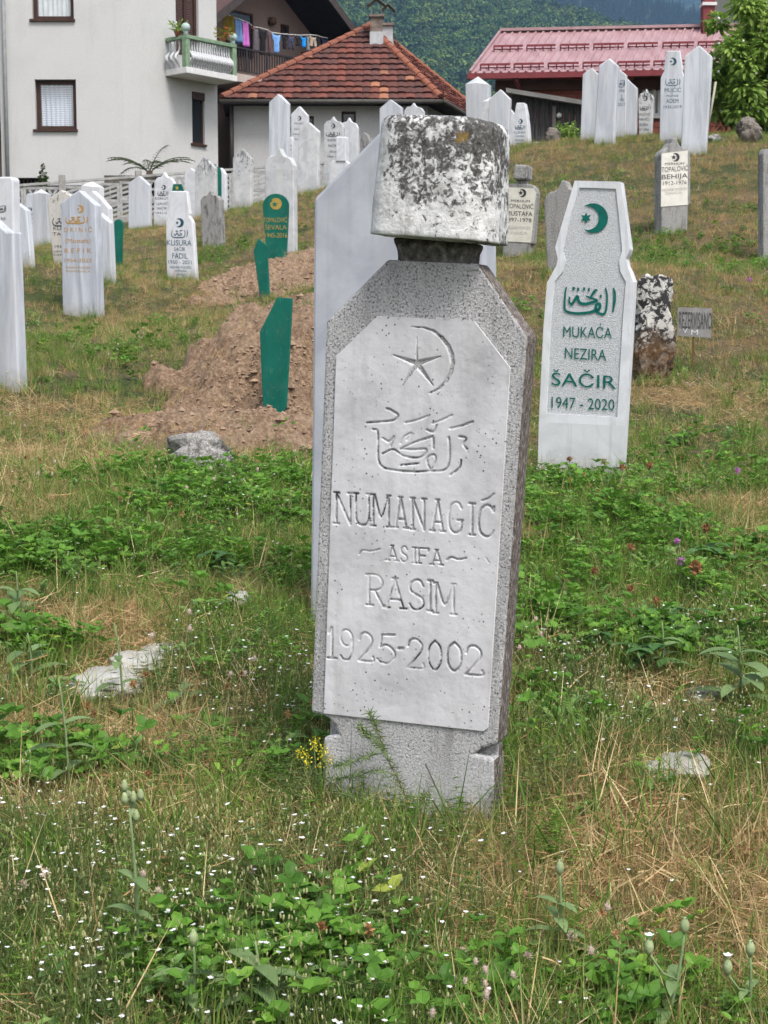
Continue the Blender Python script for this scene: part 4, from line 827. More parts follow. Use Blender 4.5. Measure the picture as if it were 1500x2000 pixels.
# ------------------------------------------------------------------ reserved-plot sign
s_ = Stone('plot_sign', 10.3, (1349, 735), 'small grey tin sign on a rusty stake lettered REZERVISANO', 'sign', yaw=R(10))
p = s_.poly([(1324, 600), (1390, 602), (1389, 660), (1323, 656)]); s_.prism('plate', [(0, p), (.004, p)], plain('dull grey tin', (.22, .215, .21), .6, .2, 20), 0)
a = s_.uv(1355, 655); b = s_.uv(1349, 745); MB().bar((a[0], .012, a[1] + .03), (b[0], .012, b[1] - .1), .014).build('stake', plain('rusty iron', (.13, .07, .03), .8, .35, 30), s_.e)
s_.text('REZERVISANO', (1326, 641), (1390, 643), 32, plain('thin dark paint', (.06, .06, .06), .8), -.002)
s_.text('V', (1333, 651), (1343, 651), 10, MT['white'], -.003); s_.text('M', (1350, 654), (1363, 654), 10, MT['white'], -.003)
# ------------------------------------------------------------------ building helpers
def stucco(name, c, stain=.3):
    n = NT(name); a = n.noise(1.1, 5, .6); col = n.ramp(n.noise(30, 4, .6), [(.35, tuple(x * .93 for x in c)), (.65, tuple(min(1, x * 1.05) for x in c))])
    col = n.mix(n.ramp(a, [(.45, 0), (.75, stain)]), col, tuple(x * .72 for x in c))
    st = n.noise(2.5, 5, .65, n.map(scale=(1, 1, .15))); col = n.mix(n.ramp(st, [(.55, 0), (.75, stain)]), col, tuple(x * .66 for x in c))
    n.color(col); n.rough(.95); n.bump(n.noise(70, 4, .6), .3, .006); return n.m
class Face:
    """upright wall plane through two ground points; s runs along it, z is height in the world"""
    def __init__(s, A, B):
        s.A = Vector((A[0], A[1], 0)); s.d = (Vector((B[0], B[1], 0)) - s.A); s.L = s.d.length; s.d.normalize(); s.n = Vector((s.d.y, -s.d.x, 0))   # outward, towards the viewer
    def sz(s, px, py, off=0.0):
        d = ray(px, py); t = s.n.dot(s.A + s.n * off - CAM) / s.n.dot(d); P = CAM + d * t; return ((P - s.A).dot(s.d), P.z)
    def P(s, u, z, off=0.0): q = s.A + s.d * u + s.n * off; return Vector((q.x, q.y, z))
    def mat(s): return None
    def wall(s, name, u0, u1, z0, z1, holes, mat, parent, depth=.2):
        us = sorted({u0, u1} | {h[i] for h in holes for i in (0, 1)}); zs = sorted({z0, z1} | {h[i] for h in holes for i in (2, 3)}); m = MB()
        for a, b in zip(us[:-1], us[1:]):
            for c, d in zip(zs[:-1], zs[1:]):
                if any(h[0] <= (a + b) / 2 <= h[1] and h[2] <= (c + d) / 2 <= h[3] for h in holes): continue
                m.quad(s.P(a, c), s.P(b, c), s.P(b, d), s.P(a, d))
        for h in holes:
            a, b, c, d = h[:4]
            for p, q in (((a, c), (a, d)), ((b, d), (b, c)), ((a, d), (b, d)), ((b, c), (a, c))): m.quad(s.P(*p), s.P(*p, -depth), s.P(*q, -depth), s.P(*q))
        bm = bmesh.new(); me = mesh(name, m.v, m.f); bm.from_mesh(me); bmesh.ops.remove_doubles(bm, verts=bm.verts, dist=.001); bm.to_mesh(me); bm.free(); return link(name, me, parent, mat)
    def boxpart(s, name, u0, u1, z0, z1, o0, o1, mat, parent, bevel=0):
        m = MB(); v = [s.P(u, z, o) for z in (z0, z1) for (u, o) in ((u0, o0), (u1, o0), (u1, o1), (u0, o1))]
        m.add(v, [(0, 3, 2, 1), (4, 5, 6, 7), (0, 1, 5, 4), (1, 2, 6, 5), (2, 3, 7, 6), (3, 0, 4, 7)]); o = m.build(name, mat, parent)
        if bevel: b = o.modifiers.new('edge', 'BEVEL'); b.width = bevel; b.segments = 2
        return o
    def frame(s, name, u0, u1, z0, z1, w, o0, o1, mat, parent, mull=()):
        m = MB()
        def bx(a, b, c, d):
            v = [s.P(u, z, o) for z in (c, d) for (u, o) in ((a, o0), (b, o0), (b, o1), (a, o1))]; m.add(v, [(0, 3, 2, 1), (4, 5, 6, 7), (0, 1, 5, 4), (1, 2, 6, 5), (2, 3, 7, 6), (3, 0, 4, 7)])
        bx(u0, u0 + w, z0, z1); bx(u1 - w, u1, z0, z1); bx(u0 + w, u1 - w, z0, z0 + w); bx(u0 + w, u1 - w, z1 - w, z1)
        for k in mull: bx(u0 + (u1 - u0) * k - w / 2, u0 + (u1 - u0) * k + w / 2, z0 + w, z1 - w)
        return m.build(name, mat, parent)
def glass(name='window glass', c=(.02, .025, .03)):
    n = NT(name); n.color(c); n.rough(.08); n.b.inputs['Specular IOR Level'].default_value = .6; return n.m
GLASS = glass(); BROWN = plain('dark brown frame', (.045, .022, .016), .5, .2, 12); CURT = plain('white net curtain', (.62, .65, .7), .9, .12, 30)
WHITEP = plain('white paint', (.56, .56, .56), .6, .08, 8); DARK = plain('dark interior', (.012, .012, .013), .8, .2)
def curtain(face, u0, u1, z0, z1, off, parent, mat=None, folds=7):
    m = MB(); N = 60; vs = []
    for j, z in enumerate((z0, (z0 + z1) / 2, z1)):
        for i in range(N + 1):
            t = i / N; vs.append(face.P(u0 + (u1 - u0) * t, z, off + .03 * math.sin(t * folds * 2 * math.pi) + .012 * math.sin(t * folds * 5.3 + j)))
    n1 = N + 1; fs = [(j * n1 + i, j * n1 + i + 1, (j + 1) * n1 + i + 1, (j + 1) * n1 + i) for j in range(2) for i in range(N)]
    return m.add(vs, fs).build('curtain', mat or CURT, parent, smooth=True, fix=False)

# ------------------------------------------------------------------ white house with the balcony
def lace():
    n = NT('lace curtain'); w = n.n('ShaderNodeTexWave'); w.inputs['Scale'].default_value = 6; w.inputs['Distortion'].default_value = 2.5; w.bands_direction = 'Z'; n.l(n.co, w.inputs['Vector'])
    n.color(n.ramp(w.outputs['Fac'], [(.25, (.38, .43, .54)), (.7, (.66, .70, .78))])); n.rough(.95); return n.m
def house_a():
    D = 38.5; P0 = at(3, 300, D); P1 = at(243, 300, D); f1 = Face(P0, P1); f0, f1z = None, None
    ph = R(50); X1 = P1.x
    # canted wall runs back at 50 degrees until it meets the ray through pixel column 432
    k = (432 - 750) / FPX; t = (k * P1.y - P1.x) / (math.cos(ph) - k * math.sin(ph)); P2 = Vector((P1.x + t * math.cos(ph), P1.y + t * math.sin(ph), 0)); f2 = Face(P1, P2)
    root = empty('apartment_house', (P1.x, P1.y, gz1(P1.x, P1.y)), 0, 'white stuccoed house with brown windows and a small balustrade balcony', 'house')
    base = root.location.copy(); root.location = (0, 0, 0)
    WALL = stucco('off-white stucco', (.47, .47, .472), .30); z0, z1 = 3.6, 13.5
    def hole(f, x0, x1, y0, y1): a = f.sz(x0, y1); b = f.sz(x1, y0); return (a[0], b[0], a[1], b[1])
    w0 = hole(f1, 63, 142, -72, 38); w1 = hole(f1, 70, 148, 155, 253); w2 = hole(f1, 26, 92, 347, 361)
    f1.wall('wall', 0, f1.L, z0, z1, [w0, w1, w2], WALL, root, .22)
    w3 = hole(f2, 376, 399, 182, 280); w4 = hole(f2, 343.5, 388, -78, 128)
    a = f2.sz(343.5, 60); b = f2.sz(388, 60); w4 = (a[0], b[0], f2.sz(366, 110)[1], f2.sz(366, -78)[1])
    f2.wall('wall', 0, f2.L, z0, z1, [w3, w4], WALL, root, .2)
    L = MB(); L.quad((P0.x, P0.y, z0), (P0.x, P0.y, z1), (P0.x - 1, P0.y + 9, z1), (P0.x - 1, P0.y + 9, z0)); q = P2
    L.quad((q.x, q.y, z0), (q.x, q.y, z1), (q.x - 2, q.y + 7, z1), (q.x - 2, q.y + 7, z0)); L.quad((P0.x - 1, P0.y + 9, z0), (P0.x - 1, P0.y + 9, z1), (q.x - 2, q.y + 7, z1), (q.x - 2, q.y + 7, z0)); L.quad((P0.x, P0.y, z1), (P1.x, P1.y, z1), (q.x, q.y, z1), (q.x - 2, q.y + 7, z1)).build('wall', WALL, root)
    def window(f, h, lacey=None, mull=(), fw=.07, shutter=False, sill=True, dep=.14):
        u0, u1, a, b = h; fr = f.frame('window', u0 + .004, u1 - .004, a + .004, b - .004, fw, -dep - .05, -dep, BROWN, root, mull)
        f.boxpart('pane', u0 + fw, u1 - fw, a + fw, b - fw, -dep - .035, -dep - .025, GLASS if not lacey else GLASS_CLEAR, fr)
        if lacey: c = curtain(f, u0 + fw, u1 - fw, a + fw + .02, b - fw, -dep - .12, fr, lacey)
        f.boxpart('back', u0, u1, a, b, -dep - .6, -dep - .55, DARK, fr)
        if sill: f.boxpart('sill', u0 - .06, u1 + .03, a - .05, a + .004, -dep, .06, BROWN, fr)
        return fr
    gl = NT('clear glass'); tr = gl.n('ShaderNodeBsdfTransparent'); g2 = gl.n('ShaderNodeBsdfGlossy'); g2.inputs['Roughness'].default_value = .05; mx = gl.n('ShaderNodeMixShader'); mx.inputs[0].default_value = .12
    gl.l(tr.outputs[0], mx.inputs[1]); gl.l(g2.outputs[0], mx.inputs[2]); gl.l(mx.outputs[0], gl.out.inputs['Surface']); global GLASS_CLEAR; GLASS_CLEAR = gl.m
    LACE = lace(); window(f1, w0, plain('pleated curtain', (.56, .6, .62), .9, .1, 6), (), .1); window(f1, w1, LACE, (), .1)
    fr = f1.frame('cellar_window', w2[0] + .004, w2[1] - .004, w2[2], w2[3] - .004, .04, -.2, -.15, DARK, root); f1.boxpart('back', w2[0], w2[1], w2[2], w2[3], -.5, -.45, DARK, fr)
    for i in range(9):
        u = w2[0] + (w2[1] - w2[0]) * (i + .5) / 9; f1.boxpart('bar', u - .012, u + .012, w2[2], w2[3], -.12, -.1, BROWN, fr)
    fr = window(f2, w3, None, (), .05, dep=.06); f2.boxpart('shutter_box', w3[0] + .01, w3[1] - .01, w3[3] - .2, w3[3] - .01, -.09, .03, BROWN, fr)
    fr = f2.frame('balcony_door', w4[0] + .004, w4[1] - .004, w4[2], w4[3] - .004, .08, -.16, -.08, BROWN, root, (.5,))
    SH = plain('brown roller shutter', (.10, .062, .06), .6, .1, 10); n = 52; hh = (w4[3] - w4[2] - .16) / n
    for half in (0, 1):
        mu = (w4[0] + w4[1]) / 2; ua, ub = (w4[0] + .085, mu - .045) if half == 0 else (mu + .045, w4[1] - .085); m = MB()
        for i in range(n):
            z = w4[2] + .08 + i * hh; v = [f2.P(u, zz, o) for (u, zz, o) in ((ua, z, -.135), (ub, z, -.135), (ub, z + hh * .5, -.115), (ua, z + hh * .5, -.115), (ub, z + hh, -.135), (ua, z + hh, -.135))]; m.add(v, [(0, 1, 2, 3), (3, 2, 4, 5)])
        m.build('roller_shutter', SH, fr, fix=False)
    zp = f1.sz(150, 362)[1]; DARKBAND = plain('added dark band', (.07, .07, .072), .9, .25, 8); f1.boxpart('base_strip', .01, f1.L + .02, z0, zp, .004, .03, DARKBAND, root); f2.boxpart('base_strip', .03, f2.L, z0, zp, .004, .03, DARKBAND, root)  # dark band added at the wall foot so the fence holes read dark
    # downpipe on the house edge
    a = at(6, 0, D - .12); MB().tube([(a.x, a.y, z0), (a.x, a.y, z1)], .05, 8).build('downpipe', plain('grey zinc', (.25, .26, .27), .5, .15), root, smooth=True)
    # balcony
    s0 = f2.sz(323, 138)[0]; s1 = f2.L - .03; OUT = .78; zs = f2.sz(371, 143, OUT)[1]; zt = zs + .15; zr = f2.sz(371, 68, OUT)[1]
    bal = f2.boxpart('balcony_slab', s0, s1, zs, zt, .004, OUT, WHITEP, root, .012); GRN = plain('pale green paint', (.17, .25, .165), .7, .25, 14); BW = plain('white baluster paint', (.45, .46, .48), .7, .12, 14)
    BALL = plain('grey green ball', (.33, .42, .40), .7, .2, 10)
    f2.boxpart('rail', s0, s1, zr - .09, zr, OUT - .16, OUT - .005, GRN, bal, .01); f2.boxpart('rail', s0, s0 + .13, zr - .092, zr - .002, .01, OUT - .165, GRN, bal, .01); f2.boxpart('rail', s1 - .13, s1, zr - .092, zr - .002, .01, OUT - .165, GRN, bal, .01)
    pw = .14
    for u in (s0 + .07, s1 - .07):
        f2.boxpart('post', u - pw / 2, u + pw / 2, zt, zr - .093, OUT - .165, OUT - .015, GRN, bal, .01); c = f2.P(u, zr, OUT - .09)
        MB().lathe([(.03, 0), (.08, .02), (.05, .05), (.07, .07)] + [(.115 * math.sin(t), .18 - .115 * math.cos(t)) for t in np.linspace(.5, math.pi - .05, 9)], c, 14).build('finial_ball', BALL, bal, smooth=True)
    # bow-bellied balusters, one mesh shared
    h = zr - .093 - zt; m = MB(); pts = []; rr = []
    for i in range(13):
        t = i / 12; bow = .15 * math.exp(-((t - .36) / .2) ** 2) - .02 * math.sin(t * math.pi); pts.append((0, -bow, t * h)); rr.append(.022 + .022 * math.exp(-((t - .36) / .22) ** 2))
    m.tube(pts, rr, 8); me = mesh('baluster', m.v, m.f, True); me.materials.append(BW)
    th = math.atan2(f2.d.y, f2.d.x)
    nb = 17
    for i in range(nb):
        u = s0 + .2 + (s1 - s0 - .4) * i / (nb - 1); o = link('baluster', me, bal); o.location = f2.P(u, zt, OUT - .1); o.rotation_euler = (0, 0, th)
    for i in range(3):
        for (u, rot) in ((s0 + .06, th - math.pi / 2), (s1 - .06, th + math.pi / 2)):
            o = link('baluster', me, bal); o.location = f2.P(u, zt, .12 + i * .17); o.rotation_euler = (0, 0, rot)
    return f2, s0, s1, OUT, zr
f2A, sA0, sA1, OUTA, ZRA = house_a()

# ------------------------------------------------------------------ leafy helper
def leaf_mat(name, c, c2, tr=.35, rough=.6):
    n = NT(name); v = n.attr('v'); col = n.mix(v, c, c2); r = n.rand(); col = n.mix(n.math('MULTIPLY', r, .35), col, tuple(x * .55 for x in c))
    n.color(col); n.rough(rough); n.leaf(tr); return n.m
class Leaves:
    def __init__(s): s.v = []; s.f = []; s.a = []
    def leaf(s, p, d, L, W, up=None, bend=.25, val=None):
        """pointed oval leaf: six vertices along a bent midrib"""
        d = Vector(d).normalized(); up = Vector(up) if up is not None else Vector((random.uniform(-1, 1), random.uniform(-1, 1), random.uniform(.2, 1)))
        r = d.cross(up)
        if r.length < 1e-4: r = d.cross(Vector((1, 0, .3)))
        r.normalize(); u = r.cross(d); p = Vector(p); n = len(s.v); val = random.random() if val is None else val
        m = p + d * (L * .28) + u * (bend * L * .1); m2 = p + d * (L * .66) + u * (bend * L * .06); e = p + d * L - u * (bend * L * .3)
        s.v += [tuple(p), tuple(m + r * W * .46 + u * W * .12), tuple(m), tuple(m - r * W * .46 + u * W * .12), tuple(m2 + r * W * .44 + u * W * .1), tuple(m2), tuple(m2 - r * W * .44 + u * W * .1), tuple(e)]
        s.f += [(n, n + 1, n + 2), (n, n + 2, n + 3), (n + 1, n + 4, n + 5, n + 2), (n + 2, n + 5, n + 6, n + 3), (n + 4, n + 7, n + 5), (n + 5, n + 7, n + 6)]; s.a += [val] * 8
    def blade(s, p, d, L, W, droop=.5, segs=4, val=None):
        d = Vector(d).normalized(); p = Vector(p); val = random.random() if val is None else val; r = d.cross(Vector((random.uniform(-1, 1), random.uniform(-1, 1), .2)))
        if r.length < 1e-4: r = Vector((1, 0, 0))
        r.normalize(); n = len(s.v); cur = p.copy()
        for i in range(segs + 1):
            w = W * (1 - (i / segs) ** 1.6) * .5 + W * .03
            s.v += [tuple(cur - r * w), tuple(cur + r * w)]; s.a += [val] * 2
            d = (d + Vector((0, 0, -droop / segs))).normalized(); cur = cur + d * (L / segs)
        for i in range(segs): a = n + 2 * i; s.f.append((a, a + 1, a + 3, a + 2))
        return cur
    def tube(s, pts, rad, n=4, val=.5):
        m = MB().tube(pts, rad, n); k = len(s.v); s.v += m.v; s.f += [tuple(i + k for i in q) for q in m.f]; s.a += [val] * len(m.v)
    def ball(s, c, r, val=.5, rz=None, n=5):
        rz = rz or r; m = MB().lathe([(r * math.sin(t), rz * (1 - math.cos(t)) - rz) for t in np.linspace(.15, math.pi - .1, n)], c, 6); k = len(s.v); s.v += m.v; s.f += [tuple(i + k for i in q) for q in m.f]; s.a += [val] * len(m.v)
    def mesh(s, name, smooth=False):
        me = mesh(name, s.v, s.f, smooth); a = me.attributes.new('v', 'FLOAT', 'POINT'); a.data.foreach_set('value', np.array(s.a, np.float32)); return me
    def build(s, name, mat, parent=None, smooth=False): return link(name, s.mesh(name, smooth), parent, mat)
LM = dict(dark=leaf_mat('dark foliage', (.03, .075, .015), (.09, .16, .035)), mid=leaf_mat('mid green foliage', (.075, .16, .03), (.19, .30, .07)), light=leaf_mat('light green foliage', (.15, .27, .045), (.32, .45, .1), .4), dull=leaf_mat('dull olive foliage', (.05, .065, .03), (.10, .13, .06)), yellow=leaf_mat('yellow green foliage', (.16, .16, .03), (.28, .24, .05)))
BARK = plain('grey brown bark', (.12, .09, .065), .95, .3, 14)
def pot_plant(face, u, off, z, label, seed, flower):
    random.seed(seed); c = face.P(u, z, off); e = empty('pot_plant', c, 0, label, 'pot plant')
    MB().lathe([(.06, 0), (.09, .1), (.1, .11), (.085, .11)], (0, 0, 0), 12).build('pot', plain('terracotta', (.3, .13, .07), .8), e, smooth=True)
    L = Leaves()
    for k in range(70):
        a = random.uniform(0, 6.28); d = Vector((math.cos(a), math.sin(a), random.uniform(.3, 1.8))); p = Vector((0, 0, .1)) + d.normalized() * random.uniform(.02, .3); L.leaf(p, d + Vector((0, 0, -.4)), random.uniform(.07, .14), random.uniform(.03, .05))
    for k in range(6):
        a = random.uniform(0, 6.28); L.blade((0, 0, .1), (math.cos(a) * .6, math.sin(a) * .6, 1), .45, .012, .6)
    L.build('foliage', LM['light'] if seed % 2 else LM['yellow'], e)
    if flower:
        F = Leaves()
        for k in range(7):
            a = random.uniform(0, 6.28); F.ball((math.cos(a) * .16, math.sin(a) * .16, random.uniform(.15, .35)), .025)
        F.build('blossom', plain('petal ' + label[:8], flower, .7, .1), e, smooth=True)
pot_plant(f2A, sA0 + .02, OUTA - .33, ZRA - .005, 'leafy pot plant with white blossoms beside the ball on the balcony rail', 3, (.75, .75, .7))
pot_plant(f2A, sA1 - .42, OUTA - .09, ZRA - .005, 'yellowish pot plant with a red blossom at the far end of the balcony rail', 4, (.5, .06, .03))

# ------------------------------------------------------------------ brown gabled house with laundry
def house_b():
    A = at(440, 100, 46.0); ph = R(48); B = A + Vector((math.cos(ph), math.sin(ph), 0)) * 9; f = Face(A, B)
    root = empty('gabled_house', (0, 0, 0), 0, 'pinkish brown gabled house with deep eaves and a laundry balcony', 'house'); W = stucco('pinkish brown render', (.24, .18, .158), .35)
    ap = f.sz(505, -66); sl = f.sz(556, 0); r_ = (ap[1] - sl[1]) / (sl[0] - ap[0]); half = 6.0
    m = MB(); zb = 3.8; eave = ap[1] - half * r_
    vs = [f.P(ap[0] - half, zb), f.P(ap[0] + half, zb), f.P(ap[0] + half, max(eave, zb + .5)), f.P(ap[0], ap[1]), f.P(ap[0] - half, max(eave, zb + .5))]
    back = [v - f.n * 8 for v in vs]; m.add(vs + back, [(0, 1, 2, 3, 4), (5, 9, 8, 7, 6), (0, 5, 6, 1), (1, 6, 7, 2), (4, 9, 5, 0)]); m.build('wall', W, root)
    OV = 1.55; SOF = plain('dark soffit boards', (.022, .022, .026), .8, .2); RF = plain('brown roof sheet', (.09, .05, .045), .6, .2); TR = plain('rake trim', (.05, .04, .04), .6, .15)
    for sg in (-1, 1):
        p = lambda u, off, dz: f.P(ap[0] + sg * u, ap[1] - u * r_ + dz, off)
        hs = half + .9
        m = MB(); v = [p(0, OV, .02), p(hs, OV, .02), p(hs, -8.3, .02), p(0, -8.3, .02), p(0, OV, .24), p(hs, OV, .24), p(hs, -8.3, .24), p(0, -8.3, .24)]
        m.add(v, [(0, 1, 2, 3), (4, 7, 6, 5), (0, 4, 5, 1), (1, 5, 6, 2), (2, 6, 7, 3), (3, 7, 4, 0)]); o = m.build('roof', SOF if sg > 0 else RF, root)
        m = MB(); v = [p(0, OV + .003, .0), p(hs, OV + .003, .0), p(hs, OV + .06, .0), p(0, OV + .06, .0), p(0, OV + .003, .27), p(hs, OV + .003, .27), p(hs, OV + .06, .27), p(0, OV + .06, .27)]
        m.add(v, [(0, 1, 2, 3), (4, 7, 6, 5), (0, 4, 5, 1), (1, 5, 6, 2), (2, 6, 7, 3), (3, 7, 4, 0)]); m.build('rake_board', TR, o)
    # openings in the gable wall
    for (x0, x1, y0, y1) in ((548, 562, 50, 70), (440, 492, 28, 105), (588, 604, 105, 118)):
        a = f.sz(x0, y1); b = f.sz(x1, y0); fr = f.frame('window', a[0], b[0], a[1], b[1], .06, .002, .05, BROWN, root); f.boxpart('pane', a[0] + .06, b[0] - .06, a[1] + .06, b[1] - .06, .004, .015, GLASS, fr)
    a = f.sz(529, 43, .03); L = MB().lathe([(.05, 0), (.12, .05), (.12, .2), (.04, .24)], f.P(a[0], a[1] - .1, .1), 10).build('wall_lamp', plain('lamp brown', (.1, .06, .04), .6), root, smooth=True)
    # balcony floor and railing
    BO = 1.25; zr = f.sz(470, 92, BO)[1]; zf = f.sz(470, 145, BO)[1]; uL = f.sz(425, 92, BO)[0]; uR = f.sz(640, 128, BO)[0]
    sl_ = f.boxpart('balcony_slab', uL, uR, zf - .22, zf, .003, BO + .06, plain('balcony render', (.42, .36, .33), .9), root); IR = plain('dark iron', (.03, .026, .03), .6)
    f.boxpart('rail', uL, uR, zr - .05, zr, BO - .03, BO + .03, IR, sl_); f.boxpart('rail', uL, uR, zf + .08, zf + .11, BO - .02, BO + .02, IR, sl_)
    n = 44
    bar = None
    for i in range(n + 1):
        u = uL + (uR - uL) * i / n; big = i % 8 == 3; w = .035 if big else .012; f.boxpart('railing_bar', u - w, u + w, zf + .112, zr - .052, BO - .014, BO + .014, IR, sl_)
    return f, BO
fB, BOB = house_b()
def laundry():
    k = 1 / 5.357; items = [('towel', 75, 205, 128, 440, (.17, .125, .02), 'olive green towel hanging first on the laundry line'), ('towel', 207, 280, 190, 450, (.14, .26, .48), 'mid blue towel next to the olive one on the line'), ('towel', 283, 352, 215, 495, (.52, .16, .5), 'bright pink towel on the laundry line'),
        ('cloth', 354, 403, 245, 318, (.06, .02, .03), 'short maroon garment beside the pink towel'), ('trousers', 406, 450, 290, 545, (.13, .12, .14), 'long grey garment after the maroon one'), ('sweater', 455, 545, 293, 585, (.012, .012, .016), 'long black garment with sleeves hanging down'), ('blouse', 549, 588, 318, 588, (.10, .065, .075), 'narrow brown patterned blouse'),
        ('shirt', 592, 688, 345, 562, (.16, .32, .62), 'light blue shirt on the laundry line'), ('shirt', 693, 758, 360, 518, (.014, .014, .02), 'black shirt after the light blue one'), ('shorts', 763, 830, 365, 524, (.05, .055, .10), 'navy grey shorts on the line'), ('shirt', 836, 890, 370, 482, (.016, .016, .02), 'small black shirt beside the bright blue one'),
        ('shirt', 894, 955, 375, 500, (.01, .26, .72), 'vivid sky blue shirt'), ('cloth', 958, 986, 370, 535, (.2, .2, .21), 'black and white striped cloth'), ('trousers', 990, 1060, 370, 495, (.42, .34, .28), 'beige short trousers on the line'), ('cloth', 1066, 1100, 375, 510, (.02, .02, .025), 'dark narrow cloth near the end of the line'), ('shirt', 1106, 1180, 390, 500, (.02, .03, .06), 'dark navy shirt at the end of the line')]
    off = BOB - .25; rs = random.Random(3); lp = []
    for (nm, x0, x1, y0, y1, c, lab) in items:
        a = fB.sz(420 + x0 * k, y0 * k, off); b = fB.sz(420 + x1 * k, y1 * k, off); NX, NZ = 10, 10; vs = []; o3 = fB.P((a[0] + b[0]) / 2, b[1], off)
        for j in range(NZ + 1):
            for i in range(NX + 1):
                s, t = i / NX, j / NZ; u = a[0] + (b[0] - a[0]) * s; z = a[1] + (b[1] - a[1]) * t; pin = math.sin(s * math.pi)
                if nm in ('shirt', 'sweater', 'blouse'):
                    mid = (a[0] + b[0]) / 2; f = 1.0 if t < .35 else .72; u = mid + (u - mid) * f
                z -= .05 * pin * (1 - t); sway = .05 * math.sin(s * 9 + x0) * t + .02 * math.sin(s * 17 + t * 4)
                vs.append(fB.P(u, z, off + sway) - o3)
        n1 = NX + 1; fs = []
        for j in range(NZ):
            for i in range(NX):
                if nm in ('trousers', 'shorts') and j > NZ * .35 and i in (4, 5): continue
                fs.append((j * n1 + i, j * n1 + i + 1, (j + 1) * n1 + i + 1, (j + 1) * n1 + i))
        o = MB().add(vs, fs).build('laundry_' + nm, plain('cloth ' + lab[:14], c, .95, .2, 7), None, smooth=True, fix=False); o.location = o3; md = o.modifiers.new('thick', 'SOLIDIFY'); md.thickness = .012; tag(o, lab, nm, 'laundry on the balcony line'); lp.append((a, b))
    p0 = fB.sz(428, 18, off); p1 = fB.sz(655, 77, off); pts = [fB.P(lp[0][0][0] - .3, lp[0][0][1] + .1, off)] + [fB.P(a[0], a[1] + .015, off) for a, b in lp] + [fB.P(lp[-1][1][0], lp[-1][0][1] + .02, off)]
    o = MB().tube(pts, .012, 5).build('clothes_line', plain('white cord', (.6, .6, .58), .8)); tag(o, 'white clothes line strung along the balcony', 'clothes line')
laundry()

# ------------------------------------------------------------------ cottage with the tiled hip roof
def tile_mat():
    n = NT('old clay tiles'); r = n.attr('v'); c = n.ramp(r, [(0, (.065, .03, .026)), (.5, (.14, .048, .038)), (.8, (.205, .068, .044)), (1, (.30, .13, .075))])
    pos = n.co; c = n.mix(n.ramp(n.noise(1.3, 5, .65, pos), [(.45, 0), (.68, .5)]), c, (.07, .045, .045)); c = n.mix(n.ramp(n.noise(9, 5, .7, pos), [(.62, 0), (.72, .7)]), c, (.24, .2, .17)); n.color(c); n.rough(.9); n.bump(n.noise(30, 4), .3, .01); return n.m
TILE = tile_mat()
def slope_tiles(name, quadL, quadR, topL, topR, parent, tw=.24, course=.335, jit=.25, tone=(0, .8)):
    """overlapping curved tiles on the plane eaveL-eaveR-topR-topL, joined into one part"""
    eL, eR, tL, tR = (Vector(p) for p in (quadL, quadR, topL, topR)); ex = (eR - eL).normalized(); up = ((tL + tR) / 2 - (eL + eR) / 2); up = up - ex * up.dot(ex); H = up.length; up.normalize(); nn = ex.cross(up).normalized()
    if nn.z < 0: nn = -nn
    v = []; f = []; a = []; rs = random.Random(len(name) + int(abs(eL.x) * 100)); rows = int(H / course) + 1
    xa = lambda h: (0 + (tL - eL).dot(ex) * h / H); xb = lambda h: ((eR - eL).length + (tR - eR).dot(ex) * h / H)
    for r in range(rows):
        h0 = r * course - .06; h1 = min(h0 + course * 1.12, H); off = 0; hm = max(0, min(H, (h0 + h1) / 2)); x0, x1 = xa(hm), xb(hm); k0 = int((x0 - off) // tw); k1 = int((x1 - off) // tw) + 1
        for k in range(k0, k1):
            ua = max(x0, k * tw + off); ub = min(x1, (k + 1) * tw + off)
            if ub - ua < .04: continue
            val = tone[0] + (tone[1] - tone[0]) * rs.random() ** 1.4 if rs.random() > .04 else 1.0; lift = .06 + rs.uniform(-.012, .018); n = len(v)
            for (h, lf) in ((h0, lift), (h1, .004)):
                for q, bow in ((0, 0), (.25, .014), (.5, .02), (.75, .012), (1, 0)): v.append(tuple(eL + ex * (ua + (ub - ua) * q) + up * h + nn * (lf + bow))); a.append(val)
            for q in range(5): v.append(tuple(Vector(v[n + q]) - nn * .035)); a.append(val)
            for q in range(4): f += [(n + q, n + q + 1, n + 6 + q, n + 5 + q), (n + 10 + q, n + 11 + q, n + 1 + q, n + q)]
    me = mesh(name, v, f); at_ = me.attributes.new('v', 'FLOAT', 'POINT'); at_.data.foreach_set('value', np.array(a, np.float32)); o = link(name, me, parent, TILE); o['kind'] = 'stuff'; return o
